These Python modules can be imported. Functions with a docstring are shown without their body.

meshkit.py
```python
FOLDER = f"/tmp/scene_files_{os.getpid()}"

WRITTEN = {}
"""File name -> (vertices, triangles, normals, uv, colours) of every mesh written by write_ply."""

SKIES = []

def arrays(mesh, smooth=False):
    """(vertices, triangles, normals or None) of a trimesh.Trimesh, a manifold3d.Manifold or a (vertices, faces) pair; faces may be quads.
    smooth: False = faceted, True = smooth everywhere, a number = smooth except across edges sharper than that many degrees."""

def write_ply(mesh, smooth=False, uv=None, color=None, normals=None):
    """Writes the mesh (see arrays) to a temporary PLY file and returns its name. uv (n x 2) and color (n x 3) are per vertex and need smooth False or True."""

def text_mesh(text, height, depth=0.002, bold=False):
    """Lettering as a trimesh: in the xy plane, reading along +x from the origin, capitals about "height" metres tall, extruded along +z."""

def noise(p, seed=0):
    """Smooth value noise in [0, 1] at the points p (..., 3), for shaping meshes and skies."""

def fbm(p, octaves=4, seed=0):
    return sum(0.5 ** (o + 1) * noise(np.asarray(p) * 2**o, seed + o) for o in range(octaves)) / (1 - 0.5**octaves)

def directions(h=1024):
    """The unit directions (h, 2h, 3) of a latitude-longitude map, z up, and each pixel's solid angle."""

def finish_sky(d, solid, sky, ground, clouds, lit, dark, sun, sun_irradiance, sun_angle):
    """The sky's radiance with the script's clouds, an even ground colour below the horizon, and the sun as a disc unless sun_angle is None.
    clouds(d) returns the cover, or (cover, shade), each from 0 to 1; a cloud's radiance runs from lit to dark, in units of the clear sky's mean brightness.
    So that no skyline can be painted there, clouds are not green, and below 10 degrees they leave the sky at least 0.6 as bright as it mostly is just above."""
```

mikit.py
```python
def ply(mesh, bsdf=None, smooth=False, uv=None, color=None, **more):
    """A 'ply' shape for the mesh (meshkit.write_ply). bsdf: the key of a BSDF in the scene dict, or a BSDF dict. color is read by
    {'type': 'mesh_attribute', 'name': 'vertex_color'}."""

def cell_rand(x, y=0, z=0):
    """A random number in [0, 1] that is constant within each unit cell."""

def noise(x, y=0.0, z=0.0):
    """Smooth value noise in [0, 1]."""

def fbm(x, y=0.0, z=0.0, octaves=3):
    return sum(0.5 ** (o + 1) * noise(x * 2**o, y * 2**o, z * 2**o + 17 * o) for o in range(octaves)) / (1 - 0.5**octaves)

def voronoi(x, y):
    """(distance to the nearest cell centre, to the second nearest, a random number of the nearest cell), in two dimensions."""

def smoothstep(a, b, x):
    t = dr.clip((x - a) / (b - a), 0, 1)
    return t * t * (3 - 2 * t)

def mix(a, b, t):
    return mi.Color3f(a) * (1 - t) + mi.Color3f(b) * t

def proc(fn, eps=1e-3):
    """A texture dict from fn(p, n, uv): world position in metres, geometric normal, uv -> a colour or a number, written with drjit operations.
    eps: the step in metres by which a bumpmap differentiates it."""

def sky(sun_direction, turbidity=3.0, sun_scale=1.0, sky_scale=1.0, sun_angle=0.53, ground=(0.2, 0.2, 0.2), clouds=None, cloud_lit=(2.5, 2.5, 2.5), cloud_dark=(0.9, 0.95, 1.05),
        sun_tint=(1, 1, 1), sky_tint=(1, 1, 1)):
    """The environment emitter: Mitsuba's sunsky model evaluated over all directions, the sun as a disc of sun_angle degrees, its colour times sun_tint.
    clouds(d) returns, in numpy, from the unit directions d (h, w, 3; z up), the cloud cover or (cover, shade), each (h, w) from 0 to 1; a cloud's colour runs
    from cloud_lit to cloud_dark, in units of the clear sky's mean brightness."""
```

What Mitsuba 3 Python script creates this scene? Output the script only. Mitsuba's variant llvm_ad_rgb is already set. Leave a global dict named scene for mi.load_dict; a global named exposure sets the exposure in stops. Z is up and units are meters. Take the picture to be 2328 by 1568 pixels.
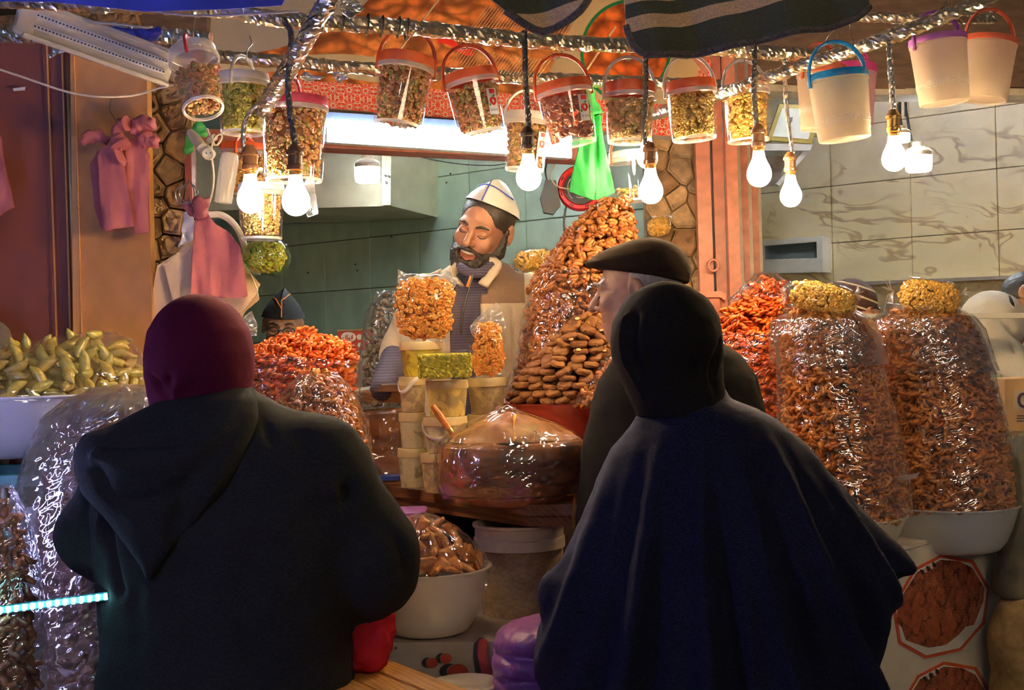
import math, random
import numpy as np, trimesh, mitsuba as mi, drjit as dr, mikit, meshkit
import manifold3d as m3
from shapely.geometry import Polygon, box as sbox, LineString, Point
from shapely import affinity
from mikit import proc, noise, fbm, voronoi, cell_rand, smoothstep, mix
from meshkit import text_mesh

scene, labels = {}, {}
T = mi.ScalarTransform4f
# ---------------------------------------------------------------- camera
F = 3000.0                      # focal length in pixels of the 2328 x 1568 frame
ROLL = 0.026
CAM = np.array([0, 0, 1.5])
RIGHT = np.array([math.cos(ROLL), 0, -math.sin(ROLL)])
UP = np.array([math.sin(ROLL), 0, math.cos(ROLL)])
scene['camera'] = {'type': 'perspective', 'fov_axis': 'x', 'fov': math.degrees(2 * math.atan(1164 / F)), 'near_clip': 0.05, 'far_clip': 100.0,
                   'to_world': T().look_at(origin=[0, 0, 1.5], target=[0, 1, 1.5], up=UP.tolist())}
exposure = 1.6
# ---------------------------------------------------------------- night ambience and lamps
scene['night_air'] = {'type': 'constant', 'radiance': {'type': 'rgb', 'value': [0.018, 0.017, 0.016]}}
BULB = np.array([1.0, 0.66, 0.33]) * 92.0         # the bare warm bulbs on the foil cords
COOL = np.array([0.86, 0.97, 1.0])                 # led tubes and lamps inside the shops
VIOLET = np.array([0.42, 0.42, 1.0]) * 24.0         # neon tube of the neighbouring stall, beyond the left edge
STRIP = np.array([0.35, 0.95, 1.0]) * 9.0          # led tape by the left counter
WARM_FILL = np.array([1.0, 0.76, 0.50]) * 4.0          # warm fill of an added panel behind the viewer
STREET = np.array([0.80, 0.90, 1.0]) * 18.0         # lamps across the street, behind the viewer


def rgb(c):
    return {'type': 'rgb', 'value': [float(x) for x in c]}


def P(px, py, D):
    """the world point that the photograph shows at a pixel, D metres in front of the viewer"""
    return CAM + D * (np.array([0, 1.0, 0]) + (px - 1164) / F * RIGHT - (py - 784) / F * UP)


# ---------------------------------------------------------------- keys and labels
def key_for(name):
    k, i = name, 0
    while k in scene or k in labels or any(q.startswith(k + '__') for q in ()):
        i += 1
        k = f'{name}_{i:03d}'
    return k


_count = {}


def numbered(name):
    n = _count.get(name, 0)
    _count[name] = n + 1
    return name if n == 0 else f'{name}_{n:03d}'


def tag(key, label=None, cat=None, group=None, kind=None):
    d = {k: v for k, v in (('label', label), ('category', cat), ('group', group), ('kind', kind)) if v}
    if d:
        labels[key] = d
    return key


def thing(name, label, cat, group=None):
    return tag(numbered(name), label, cat, group)


def shape(key, mesh, bsdf, smooth=30, uv=None, to_world=None, emit=None):
    d = mesh if isinstance(mesh, dict) else mikit.ply(mesh, bsdf, smooth=smooth, uv=uv)
    d = dict(d)
    if bsdf is not None:
        d['bsdf'] = {'type': 'ref', 'id': bsdf} if isinstance(bsdf, str) else bsdf
    if to_world is not None:
        d['to_world'] = T(np.asarray(to_world, float).tolist())
    if emit is not None:
        d['emitter'] = {'type': 'area', 'radiance': rgb(emit)}
    scene[key] = d
    return key


def one(name, mesh, bsdf, label, cat, group=None, kind=None, **kw):
    """a thing that is one mesh"""
    k = tag(numbered(name), label, cat, group, kind)
    return shape(k, mesh, bsdf, **kw)


def part(root, name, mesh, bsdf, label=None, kind=None, **kw):
    k = numbered(root + '__' + name)
    if label or kind:
        tag(k, label, kind=kind)
    return shape(k, mesh, bsdf, **kw)


def structure(name, mesh, bsdf, label=None, **kw):
    k = numbered(name)
    labels[k] = {'kind': 'structure', **({'label': label} if label else {})}
    return shape(k, mesh, bsdf, **kw)


# ---------------------------------------------------------------- mesh helpers: every mesh is (V, F)
def VF(m):
    if hasattr(m, 'to_mesh'):
        q = m.to_mesh()
        return np.array(q.vert_properties[:, :3], float), np.array(q.tri_verts, int)
    if isinstance(m, tuple):
        v, f = np.asarray(m[0], float), np.asarray(m[1], int)
        if f.shape[1] == 4:
            f = np.vstack([f[:, [0, 1, 2]], f[:, [0, 2, 3]]])
        return v, f
    return np.array(m.vertices), np.array(m.faces)


def join(*ms):
    vs, fs, n = [], [], 0
    for m in ms:
        v, f = VF(m)
        vs.append(v)
        fs.append(f + n)
        n += len(v)
    return np.vstack(vs), np.vstack(fs)


def xf(m, M):
    v, f = VF(m)
    return v @ M[:3, :3].T + M[:3, 3], f


def mat(loc=(0, 0, 0), rot=(0, 0, 0), scale=1.0):
    """rot: degrees about x, then y, then z"""
    a, b, c = np.radians(rot)
    Rx = np.array([[1, 0, 0], [0, math.cos(a), -math.sin(a)], [0, math.sin(a), math.cos(a)]])
    Ry = np.array([[math.cos(b), 0, math.sin(b)], [0, 1, 0], [-math.sin(b), 0, math.cos(b)]])
    Rz = np.array([[math.cos(c), -math.sin(c), 0], [math.sin(c), math.cos(c), 0], [0, 0, 1]])
    M = np.eye(4)
    M[:3, :3] = Rz @ Ry @ Rx @ np.diag(np.broadcast_to(scale, 3))
    M[:3, 3] = loc
    return M


def frame(o, x, z):
    """matrix with origin o, local x along x, local z as near as can be to z"""
    x = np.asarray(x, float) / np.linalg.norm(x)
    y = np.cross(z, x)
    y /= np.linalg.norm(y)
    M = np.eye(4)
    M[:3, 0], M[:3, 1], M[:3, 2], M[:3, 3] = x, y, np.cross(x, y), o
    return M


def lathe(profile, n=32):
    """profile [(r, z)] from bottom to top, closed on the axis where r is 0"""
    p = np.asarray(profile, float)
    a = np.arange(n) * 2 * np.pi / n
    v = np.stack([p[:, None, 0] * np.cos(a), p[:, None, 0] * np.sin(a), np.broadcast_to(p[:, None, 1], (len(p), n))], -1).reshape(-1, 3)
    i, j = np.meshgrid(np.arange(len(p) - 1), np.arange(n), indexing='ij')
    q = np.stack([i * n + j, i * n + (j + 1) % n, (i + 1) * n + (j + 1) % n, (i + 1) * n + j], -1).reshape(-1, 4)
    m = trimesh.Trimesh(*VF((v, q)), process=False)
    m.merge_vertices(digits_vertex=7)
    m.update_faces(m.nondegenerate_faces())
    return np.array(m.vertices), np.array(m.faces)


def resample(pts, step):
    p = np.asarray(pts, float)
    if len(p) > 2:
        # Catmull-Rom through the points
        q = np.vstack([2 * p[0] - p[1], p, 2 * p[-1] - p[-2]])
        out = []
        for k in range(1, len(q) - 2):
            n = max(2, int(np.linalg.norm(q[k + 1] - q[k]) / step) + 1)
            t = np.linspace(0, 1, n, endpoint=False)[:, None]
            out.append(0.5 * (2 * q[k] + (q[k + 1] - q[k - 1]) * t + (2 * q[k - 1] - 5 * q[k] + 4 * q[k + 1] - q[k + 2]) * t ** 2 + (3 * q[k] - q[k - 1] - 3 * q[k + 1] + q[k + 2]) * t ** 3))
        return np.vstack(out + [p[-1:]])
    n = max(2, int(np.linalg.norm(p[1] - p[0]) / step) + 1)
    t = np.linspace(0, 1, n)[:, None]
    return p[0] * (1 - t) + p[1] * t


def tube(pts, r, sides=8, step=0.02, flat=1.0, closed=False, smooth_pts=True):
    """round (or flattened) tube along points, r a number or one per given point"""
    p0 = np.asarray(pts, float)
    p = resample(p0, step) if smooth_pts else p0
    if np.ndim(r):
        s0 = np.r_[0, np.cumsum(np.linalg.norm(np.diff(p0, axis=0), axis=1))]
        s = np.r_[0, np.cumsum(np.linalg.norm(np.diff(p, axis=0), axis=1))]
        r = np.interp(s / s[-1], s0 / s0[-1], r)
    r = np.broadcast_to(r, (len(p),))
    if closed:
        t = np.roll(p, -1, 0) - np.roll(p, 1, 0)
    else:
        t = np.gradient(p, axis=0)
    t /= np.linalg.norm(t, axis=1, keepdims=True) + 1e-12
    a = np.zeros_like(p)
    up = np.array([0, 0, 1.0]) if abs(t[0, 2]) < 0.9 else np.array([0, 1.0, 0])
    a[0] = np.cross(t[0], up)
    a[0] /= np.linalg.norm(a[0])
    for k in range(1, len(p)):
        a[k] = a[k - 1] - t[k] * (a[k - 1] @ t[k])
        a[k] /= np.linalg.norm(a[k]) + 1e-12
    b = np.cross(t, a)
    ang = np.arange(sides) * 2 * np.pi / sides
    v = p[:, None] + r[:, None, None] * (np.cos(ang)[None, :, None] * a[:, None] + flat * np.sin(ang)[None, :, None] * b[:, None])
    n = len(p)
    i, j = np.meshgrid(np.arange(n if closed else n - 1), np.arange(sides), indexing='ij')
    i2 = (i + 1) % n
    q = np.stack([i * sides + j, i2 * sides + j, i2 * sides + (j + 1) % sides, i * sides + (j + 1) % sides], -1).reshape(-1, 4)
    f = np.vstack([q[:, [0, 1, 2]], q[:, [0, 2, 3]]])
    v = v.reshape(-1, 3)
    if not closed:
        k = len(v)
        v = np.vstack([v, p[:1], p[-1:]])
        j = np.arange(sides)
        f = np.vstack([f, np.stack([j, (j + 1) % sides, j * 0 + k], 1), np.stack([(n - 1) * sides + (j + 1) % sides, (n - 1) * sides + j, j * 0 + k + 1], 1)])
    # outward faces
    c = np.einsum('ij,ij->i', v[f[:, 0]], np.cross(v[f[:, 1]], v[f[:, 2]])).sum()
    return (v, f) if c > 0 else (v, f[:, ::-1])


def rbox(size, r=0.004, seg=8):
    """box with rounded edges, centred"""
    sx, sy, sz = (max(x / 2 - r, 1e-4) for x in size)
    s = m3.Manifold.sphere(r, seg)
    return VF(m3.Manifold.batch_hull([s.translate([x * sx, y * sy, z * sz]) for x in (-1, 1) for y in (-1, 1) for z in (-1, 1)]))


def extrude(poly, t):
    """shapely polygon in xy, extruded along +z by t"""
    geoms = getattr(poly, 'geoms', [poly])
    return join(*[trimesh.creation.extrude_polygon(g, t, engine='earcut') for g in geoms if g.area > 1e-9])


def slab(pts, t, away=True):
    """planar polygon of world points, thickened by t (away from the viewer)"""
    p = np.asarray(pts, float)
    o = p.mean(0)
    n = sum(np.cross(p[k] - o, p[(k + 1) % len(p)] - o) for k in range(len(p)))
    n /= np.linalg.norm(n)
    if (n @ (o - CAM) < 0) == away:
        n = -n
    M = frame(o, p[1] - p[0], n)
    L = (p - o) @ M[:3, :3]
    return xf(extrude(Polygon(L[:, :2]).buffer(0), t), M)


def slab_px(px, D, t, **kw):
    """the same from pixels; D one number or one per point"""
    D = np.broadcast_to(D, (len(px),))
    return slab([P(x, y, d) for (x, y), d in zip(px, D)], t, **kw)


def displaced(m, amp, freq, seed=0, octaves=2):
    v, f = VF(m)
    tm = trimesh.Trimesh(v, f, process=False)
    return v + tm.vertex_normals * ((meshkit.fbm(v * freq, octaves, seed) - 0.5) * 2 * amp)[:, None], f


# ---------------------------------------------------------------- implicit bodies
def surface_nets(G, o, h):
    S = G < 0
    nx, ny, nz = G.shape
    cnt = sum(S[i:nx - 1 + i, j:ny - 1 + j, k:nz - 1 + k].astype(np.int8) for i in (0, 1) for j in (0, 1) for k in (0, 1))
    act = (cnt > 0) & (cnt < 8)
    I = np.argwhere(act)
    idx = -np.ones(act.shape, int)
    idx[act] = np.arange(len(I))
    acc, num = np.zeros((len(I), 3)), np.zeros(len(I))
    for ax in range(3):
        for a in (0, 1):
            for b in (0, 1):
                off = np.zeros(3, int)
                oth = [q for q in range(3) if q != ax]
                off[oth[0]], off[oth[1]] = a, b
                c0 = I + off
                c1 = c0.copy()
                c1[:, ax] += 1
                v0, v1 = G[tuple(c0.T)], G[tuple(c1.T)]
                m = (v0 < 0) != (v1 < 0)
                t = np.where(m, v0 / np.where(m, v0 - v1, 1), 0)
                p = c0.astype(float)
                p[:, ax] += t
                acc[m] += p[m]
                num[m] += 1
    V = acc / num[:, None] * h + o
    faces = []
    for ax in range(3):
        lo, hi = [slice(1, -1)] * 3, [slice(1, -1)] * 3
        lo[ax], hi[ax] = slice(0, -1), slice(1, None)
        d = S[tuple(lo)] != S[tuple(hi)]
        E = np.argwhere(d)
        base = E.copy()
        for q in range(3):
            if q != ax:
                base[:, q] += 1
        u, w = (ax + 1) % 3, (ax + 2) % 3
        def cell(du, dw):
            c = base.copy()
            c[:, u] -= du
            c[:, w] -= dw
            return idx[tuple(c.T)]
        q = np.stack([cell(1, 1), cell(0, 1), cell(0, 0), cell(1, 0)], 1)
        flip = ~S[tuple(base.T)]
        q[flip] = q[flip][:, ::-1]
        faces.append(q)
    q = np.vstack(faces)
    q = q[(q >= 0).all(1)]
    return V, np.vstack([q[:, [0, 1, 2]], q[:, [0, 2, 3]]])


def smin(a, b, k):
    h = np.clip(0.5 + 0.5 * (b - a) / k, 0, 1)
    return (b * (1 - h) + a * h - k * h * (1 - h)).astype(np.float32)


class Body:
    """signed distance field on a grid, in world metres; shapes are blended into it"""
    def __init__(self, lo, hi, h):
        self.o, self.h = np.asarray(lo, float), h
        n = np.ceil((np.asarray(hi) - self.o) / h).astype(int) + 1
        ax = [self.o[k] + np.arange(n[k]) * h for k in range(3)]
        self.X, self.Y, self.Z = (a.astype(np.float32) for a in np.meshgrid(*ax, indexing='ij', sparse=True))
        self.G = np.full(n, 9.0, np.float32)

    def pts(self):
        return np.stack(np.broadcast_arrays(self.X, self.Y, self.Z), -1)

    def cone(self, a, b, ra, rb, sq=None):
        """round cone from a to b; sq = (direction, factor) squashes it along a direction"""
        a, b = np.asarray(a, float), np.asarray(b, float)
        d = b - a
        L2 = float(d @ d) + 1e-12
        t = np.clip(((self.X - a[0]) * d[0] + (self.Y - a[1]) * d[1] + (self.Z - a[2]) * d[2]) / L2, 0, 1)
        qx, qy, qz = self.X - a[0] - t * d[0], self.Y - a[1] - t * d[1], self.Z - a[2] - t * d[2]
        if sq is not None:
            n = np.asarray(sq[0], float) / np.linalg.norm(sq[0])
            k = (qx * n[0] + qy * n[1] + qz * n[2]) * (1 / sq[1] - 1)
            qx, qy, qz = qx + k * n[0], qy + k * n[1], qz + k * n[2]
        return np.sqrt(qx * qx + qy * qy + qz * qz) - (ra + (rb - ra) * t)

    def ell(self, c, r, R=None):
        """ellipsoid, R: 3x3 with the axes in its columns"""
        q = [self.X - c[0], self.Y - c[1], self.Z - c[2]]
        if R is not None:
            q = [sum(R[k, i] * q[k] for k in range(3)) for i in range(3)]
        k0 = np.sqrt(sum((q[i] / r[i]) ** 2 for i in range(3)))
        k1 = np.sqrt(sum((q[i] / r[i] ** 2) ** 2 for i in range(3)))
        return k0 * (k0 - 1) / np.maximum(k1, 1e-6)

    def loft(self, rows, e=2.3):
        """rows (z, xc, yc, rx, ry): superelliptic sections stacked along z"""
        r = np.asarray(sorted(rows), float)
        z = np.clip(self.Z, r[0, 0], r[-1, 0])
        xc, yc, rx, ry = (np.interp(z, r[:, 0], r[:, k]).astype(np.float32) for k in (1, 2, 3, 4))
        k = (np.abs((self.X - xc) / rx) ** e + np.abs((self.Y - yc) / ry) ** e) ** (1 / e)
        d = (k - 1) * np.minimum(rx, ry)
        return np.maximum(d, np.maximum(self.Z - r[-1, 0], r[0, 0] - self.Z))

    def add(self, d, k=0.02):
        if k <= 0:
            self.G = np.minimum(self.G, d)
        else:
            self.G = smin(self.G, d, k)
        self.G = self.G.astype(np.float32)

    def cut(self, d, k=0.01):
        self.G = -smin(-self.G, d, k)

    def mesh(self, smooth=4):
        v, f = surface_nets(self.G, self.o, self.h)
        m = trimesh.Trimesh(v, f, process=False)
        if smooth:
            trimesh.smoothing.filter_taubin(m, lamb=0.5, nu=0.52, iterations=smooth)
        return np.array(m.vertices), np.array(m.faces)


# ---------------------------------------------------------------- materials
def M_(key, base, rough=0.5, **kw):
    """a principled material; base a colour or a texture dict"""
    bump = kw.pop('bump', None)
    m = {'type': 'principled', 'base_color': base if isinstance(base, dict) else rgb(base), 'roughness': rough, **kw}
    scene[key] = {'type': 'twosided', 'm': {'type': 'bumpmap', 't': bump[0], 'scale': bump[1], 'b': m} if bump else m}
    return key


def thin(key, base, rough=0.4, trans=0.8):
    scene[key] = {'type': 'principledthin', 'base_color': base if isinstance(base, dict) else rgb(base), 'roughness': rough, 'diff_trans': trans, 'spec_trans': 0.0, 'eta': 1.4}
    return key


def clear(key, opacity, base=(0.9, 0.9, 0.9), rough=0.12, metallic=0.5, bump=None):
    """clear plastic sheet: mostly lets light through, with glossy glare on the rest"""
    inner = {'type': 'principled', 'base_color': rgb(base), 'roughness': rough, 'metallic': metallic, 'specular': 0.8}
    if bump:
        inner = {'type': 'bumpmap', 't': bump[0], 'scale': bump[1], 'b': inner}
    scene[key] = {'type': 'mask', 'opacity': opacity, 'b': {'type': 'twosided', 'm': inner}}
    return key


def grain(base, amount, freq, freq2=None):
    """colour that varies irregularly in brightness"""
    b = tuple(base)
    f = np.broadcast_to(freq, 3)
    return proc(lambda p, n, uv: mi.Color3f(*b) * (1 - amount + 2 * amount * fbm(p.x * float(f[0]), p.y * float(f[1]), p.z * float(f[2]), 3)))


def film(key, ior=1.5):
    """a single thin sheet of clear plastic"""
    scene[key] = {'type': 'thindielectric', 'int_ior': float(ior), 'ext_ior': 1.0}
    return key
# ================================================================ materials of the setting
M_('floor_mat', grain((0.06, 0.055, 0.05), 0.5, 6), 0.7)
M_('panel_maroon', grain((0.15, 0.045, 0.035), 0.25, (9, 9, 3)), 0.45)
M_('panel_brown', grain((0.37, 0.18, 0.055), 0.28, (14, 14, 9)), 0.42)
M_('panel_edge', (0.55, 0.28, 0.10), 0.45)
M_('red_brown', grain((0.30, 0.085, 0.05), 0.3, 30), 0.4)
M_('red_brown_light', grain((0.42, 0.14, 0.085), 0.25, 30), 0.4)
M_('grey_slat', grain((0.24, 0.19, 0.155), 0.2, 30), 0.4, metallic=0.2)
M_('lintel_dark', grain((0.10, 0.06, 0.04), 0.5, (20, 20, 60)), 0.7)
M_('lintel_edge', grain((0.40, 0.36, 0.27), 0.3, 20), 0.6)
M_('mortar', grain((0.30, 0.20, 0.11), 0.3, 40), 0.9)
for i, c in enumerate([(0.42, 0.26, 0.13), (0.27, 0.16, 0.08), (0.54, 0.36, 0.19), (0.34, 0.23, 0.14)]):
    scene[f'stone_{i}'] = {'type': 'bumpmap', 't': proc(lambda p, n, uv: fbm(p.x * 45, p.y * 45, p.z * 45, 3)), 'scale': 0.05,
                           'b': {'type': 'principled', 'base_color': grain(c, 0.75, 26), 'roughness': 0.75}}
for i, c in enumerate([(0.37, 0.53, 0.41), (0.34, 0.50, 0.39), (0.40, 0.55, 0.42)]):
    M_(f'green_tile_{i}', grain(c, 0.22, (11, 11, 4)), 0.35)
M_('grout_green', (0.13, 0.16, 0.13), 0.8)
M_('grout_beige', (0.16, 0.13, 0.08), 0.8)


def marble(p, n, uv):
    w = fbm(p.x * 2.2 + 5, p.y * 2.2, p.z * 4.5, 3)
    q = dr.abs(fbm(p.x * 3.0 + w * 2.2, p.y * 3.0, p.z * 8.0 + p.x * 3.0 + w * 3, 4) - 0.5)
    v = 1 - smoothstep(0.0, 0.045, q)
    v = v * smoothstep(0.34, 0.56, fbm(p.x * 2.5 + 9, p.y * 2.5, p.z * 5, 2))
    base = mix((0.70, 0.60, 0.35), (0.60, 0.50, 0.28), fbm(p.x * 5, p.y * 5, p.z * 9, 3))
    return mix(base, (0.36, 0.22, 0.10), v * 0.8)


M_('marble_tile', proc(marble), 0.25)
M_('soffit_mat', grain((0.46, 0.42, 0.29), 0.2, 7), 0.5)
M_('white_paint', grain((0.62, 0.60, 0.54), 0.15, 12), 0.5)
M_('black_plastic', (0.02, 0.02, 0.022), 0.35)
M_('white_plastic', (0.72, 0.70, 0.66), 0.35)
M_('cream_plastic', (0.62, 0.55, 0.42), 0.35)
M_('opening_shade', (0.035, 0.04, 0.04), 0.12)

# ================================================================ floor, walls, ceiling
structure('floor', slab([(-7, -3, 0), (7, -3, 0), (7, 11, 0), (-7, 11, 0)], 0.1, away=True), 'floor_mat')


def wall_plane(D0, k):
    """a wall that comes nearer towards the right: point at pixel column px and height z"""
    def at(px, z, out=0.0):
        u = (px - 1164) / F
        D = D0 / (1 - k * u)
        n = np.array([k, -1.0, 0]) / math.hypot(k, 1)
        return np.array([u * D, D, z]) + n * out
    return at


def tiled_wall(name, at, px0, px1, z0, z1, tw, th, org, mats, grout, label, tile_label, seen):
    w = structure(name, slab([at(px0, z0), at(px1, z0), at(px1, z1), at(px0, z1)], 0.12), grout, label)
    a, b = at(px0, 0), at(px1, 0)
    d = (b - a) / np.linalg.norm(b - a)
    L = np.linalg.norm(b - a)
    n = at(px0, 0, 1.0) - a
    s_org = (org - a) @ d
    rng = random.Random(3)
    for i in range(int(math.floor(-s_org / tw)), int(math.ceil((L - s_org) / tw))):
        for j in range(int(math.floor((z0 - org[2]) / th)), int(math.ceil((z1 - org[2]) / th))):
            s, z = max(0, s_org + i * tw), max(z0, org[2] + j * th)
            s2, zz = min(L, s_org + (i + 1) * tw), min(z1, org[2] + (j + 1) * th)
            c = a + d * (s + s2) / 2
            q = c[0] / c[1] * F + 1164
            zc = (z + zz) / 2
            py = 784 - (zc - 1.5) / c[1] * F
            if s2 - s < 0.03 or zz - z < 0.03 or not (seen[0] < q < seen[1] and seen[2] < py < seen[3]):
                continue
            t = rbox((s2 - s - 0.005, 0.012, zz - z - 0.005), 0.0015, 4)
            M = np.eye(4)
            M[:3, 0], M[:3, 1], M[:3, 2] = d, -n, (0, 0, 1)
            M[:3, 3] = c + n * (0.003 + rng.uniform(0, 0.0008)) + np.array([0, 0, zc])
            part(w, 'tile', xf(t, M), rng.choice(mats), smooth=False)


at_left = wall_plane(6.4, -0.85)
at_right = wall_plane(8.7, -0.85)
tiled_wall('wall_left', at_left, 260, 1640, 0, 3.7, 0.36, 0.27, P(847, 540, 6.4 / (1 - 0.85 * 317 / 3000)), ['green_tile_0', 'green_tile_1', 'green_tile_2'], 'grout_green',
           'grey-green tiled inner wall behind the smiling vendor', None, (380, 1560, 150, 960))
tiled_wall('wall_right', at_right, 1560, 2700, 0, 3.7, 0.452, 0.31, P(2074, 405, 6.92), ['marble_tile'], 'grout_beige',
           'beige marbled tile wall inside the right-hand shop', None, (1680, 2420, 150, 960))
structure('ceiling', slab([(-7, 3.4, 3.72), (7, 3.4, 3.72), (7, 11, 3.72), (-7, 11, 3.72)], 0.1), 'lintel_dark')
# closed sides and rear so that the shops are rooms
structure('wall_rear', slab([(-7, 9.6, 0), (7, 9.6, 0), (7, 9.6, 3.72), (-7, 9.6, 3.72)], 0.1), 'lintel_dark')

# left shop: boxed beam under the ceiling
structure('trim_1', slab_px([(430, 318), (890, 332), (889, 468), (430, 480)], [6.5, 6.15, 6.15, 6.5], 0.7), 'soffit_mat', 'pale boxed beam on the green wall')
k = thing('mounting_plate', 'small beige bracket with dark screw heads on the end of the pale beam', 'bracket')
part(k, 'plate', slab_px([(868, 340), (889, 341), (888, 466), (868, 466)], 6.14, 0.008), 'soffit_mat')
for x, y in ((876, 400), (884, 402), (878, 415)):
    part(k, 'screw', xf(lathe([(0, 0), (0.006, 0.001), (0.006, 0.006), (0, 0.008)], 8), frame(P(x, y, 6.13), (1, 0, 0), (0, -1, 0))), 'black_plastic')

# facade: maroon metal shutter and brown metal door leaf at the left
structure('door_1', slab_px([(-400, 84), (148, 84), (168, 800), (150, 2100), (-400, 2100)], 4.02, 0.05), 'panel_maroon', 'dark maroon sheet-metal shutter')
for (x0, x1) in ((106, 130), (140, 161)):
    structure('trim_2', tube([P(x0, 90, 4.0), P(x1, 815, 4.0), P(x1 + 10, 1500, 4.0)], 0.003, 6), 'panel_edge', 'thin orange rail along the shutter edge')
structure('trim_3', slab_px([(148, 60), (186, 60), (205, 830), (200, 2100), (150, 2100)], 4.10, 0.03), 'panel_maroon')
d2 = structure('door_2', slab_px([(158, 96), (332, 96), (347, 800), (352, 2100), (190, 2100)], 3.97, 0.05), 'panel_brown', 'dull brown metal door leaf catching warm light')
part(d2, 'fold', slab_px([(160, 96), (168, 96), (187, 800), (190, 2100), (178, 2100)], 3.965, 0.02), 'panel_edge')
part(d2, 'seam', tube([P(167, 100, 3.963), P(176, 400, 3.963), P(186, 800, 3.963), P(195, 1500, 3.963)], 0.0025, 5), 'panel_edge')
for y in (215, 470, 610, 772):
    part(d2, 'weld', xf(lathe([(0, 0), (0.006, 0.001), (0.005, 0.004), (0, 0.006)], 8), frame(P(167 + (y - 100) * 0.027, y, 3.963), (1, 0, 0), (0, -1, 0))), 'panel_edge')
one('paper_scrap', slab_px([(29, 201), (58, 197), (56, 205), (31, 207)], 4.0, 0.002), 'white_plastic', 'torn scrap of white paper tape stuck on maroon shutter', 'paper scrap', smooth=False)
structure('wall_side', slab_px([(-60, 40), (300, 14), (340, 130), (-60, 140)], 4.25, 0.1), 'stone_1', 'rough wall above the brown door')
structure('wall_upper', slab_px([(300, -40), (470, -40), (470, 140), (300, 140)], 4.3, 0.1), 'lintel_dark')


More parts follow.
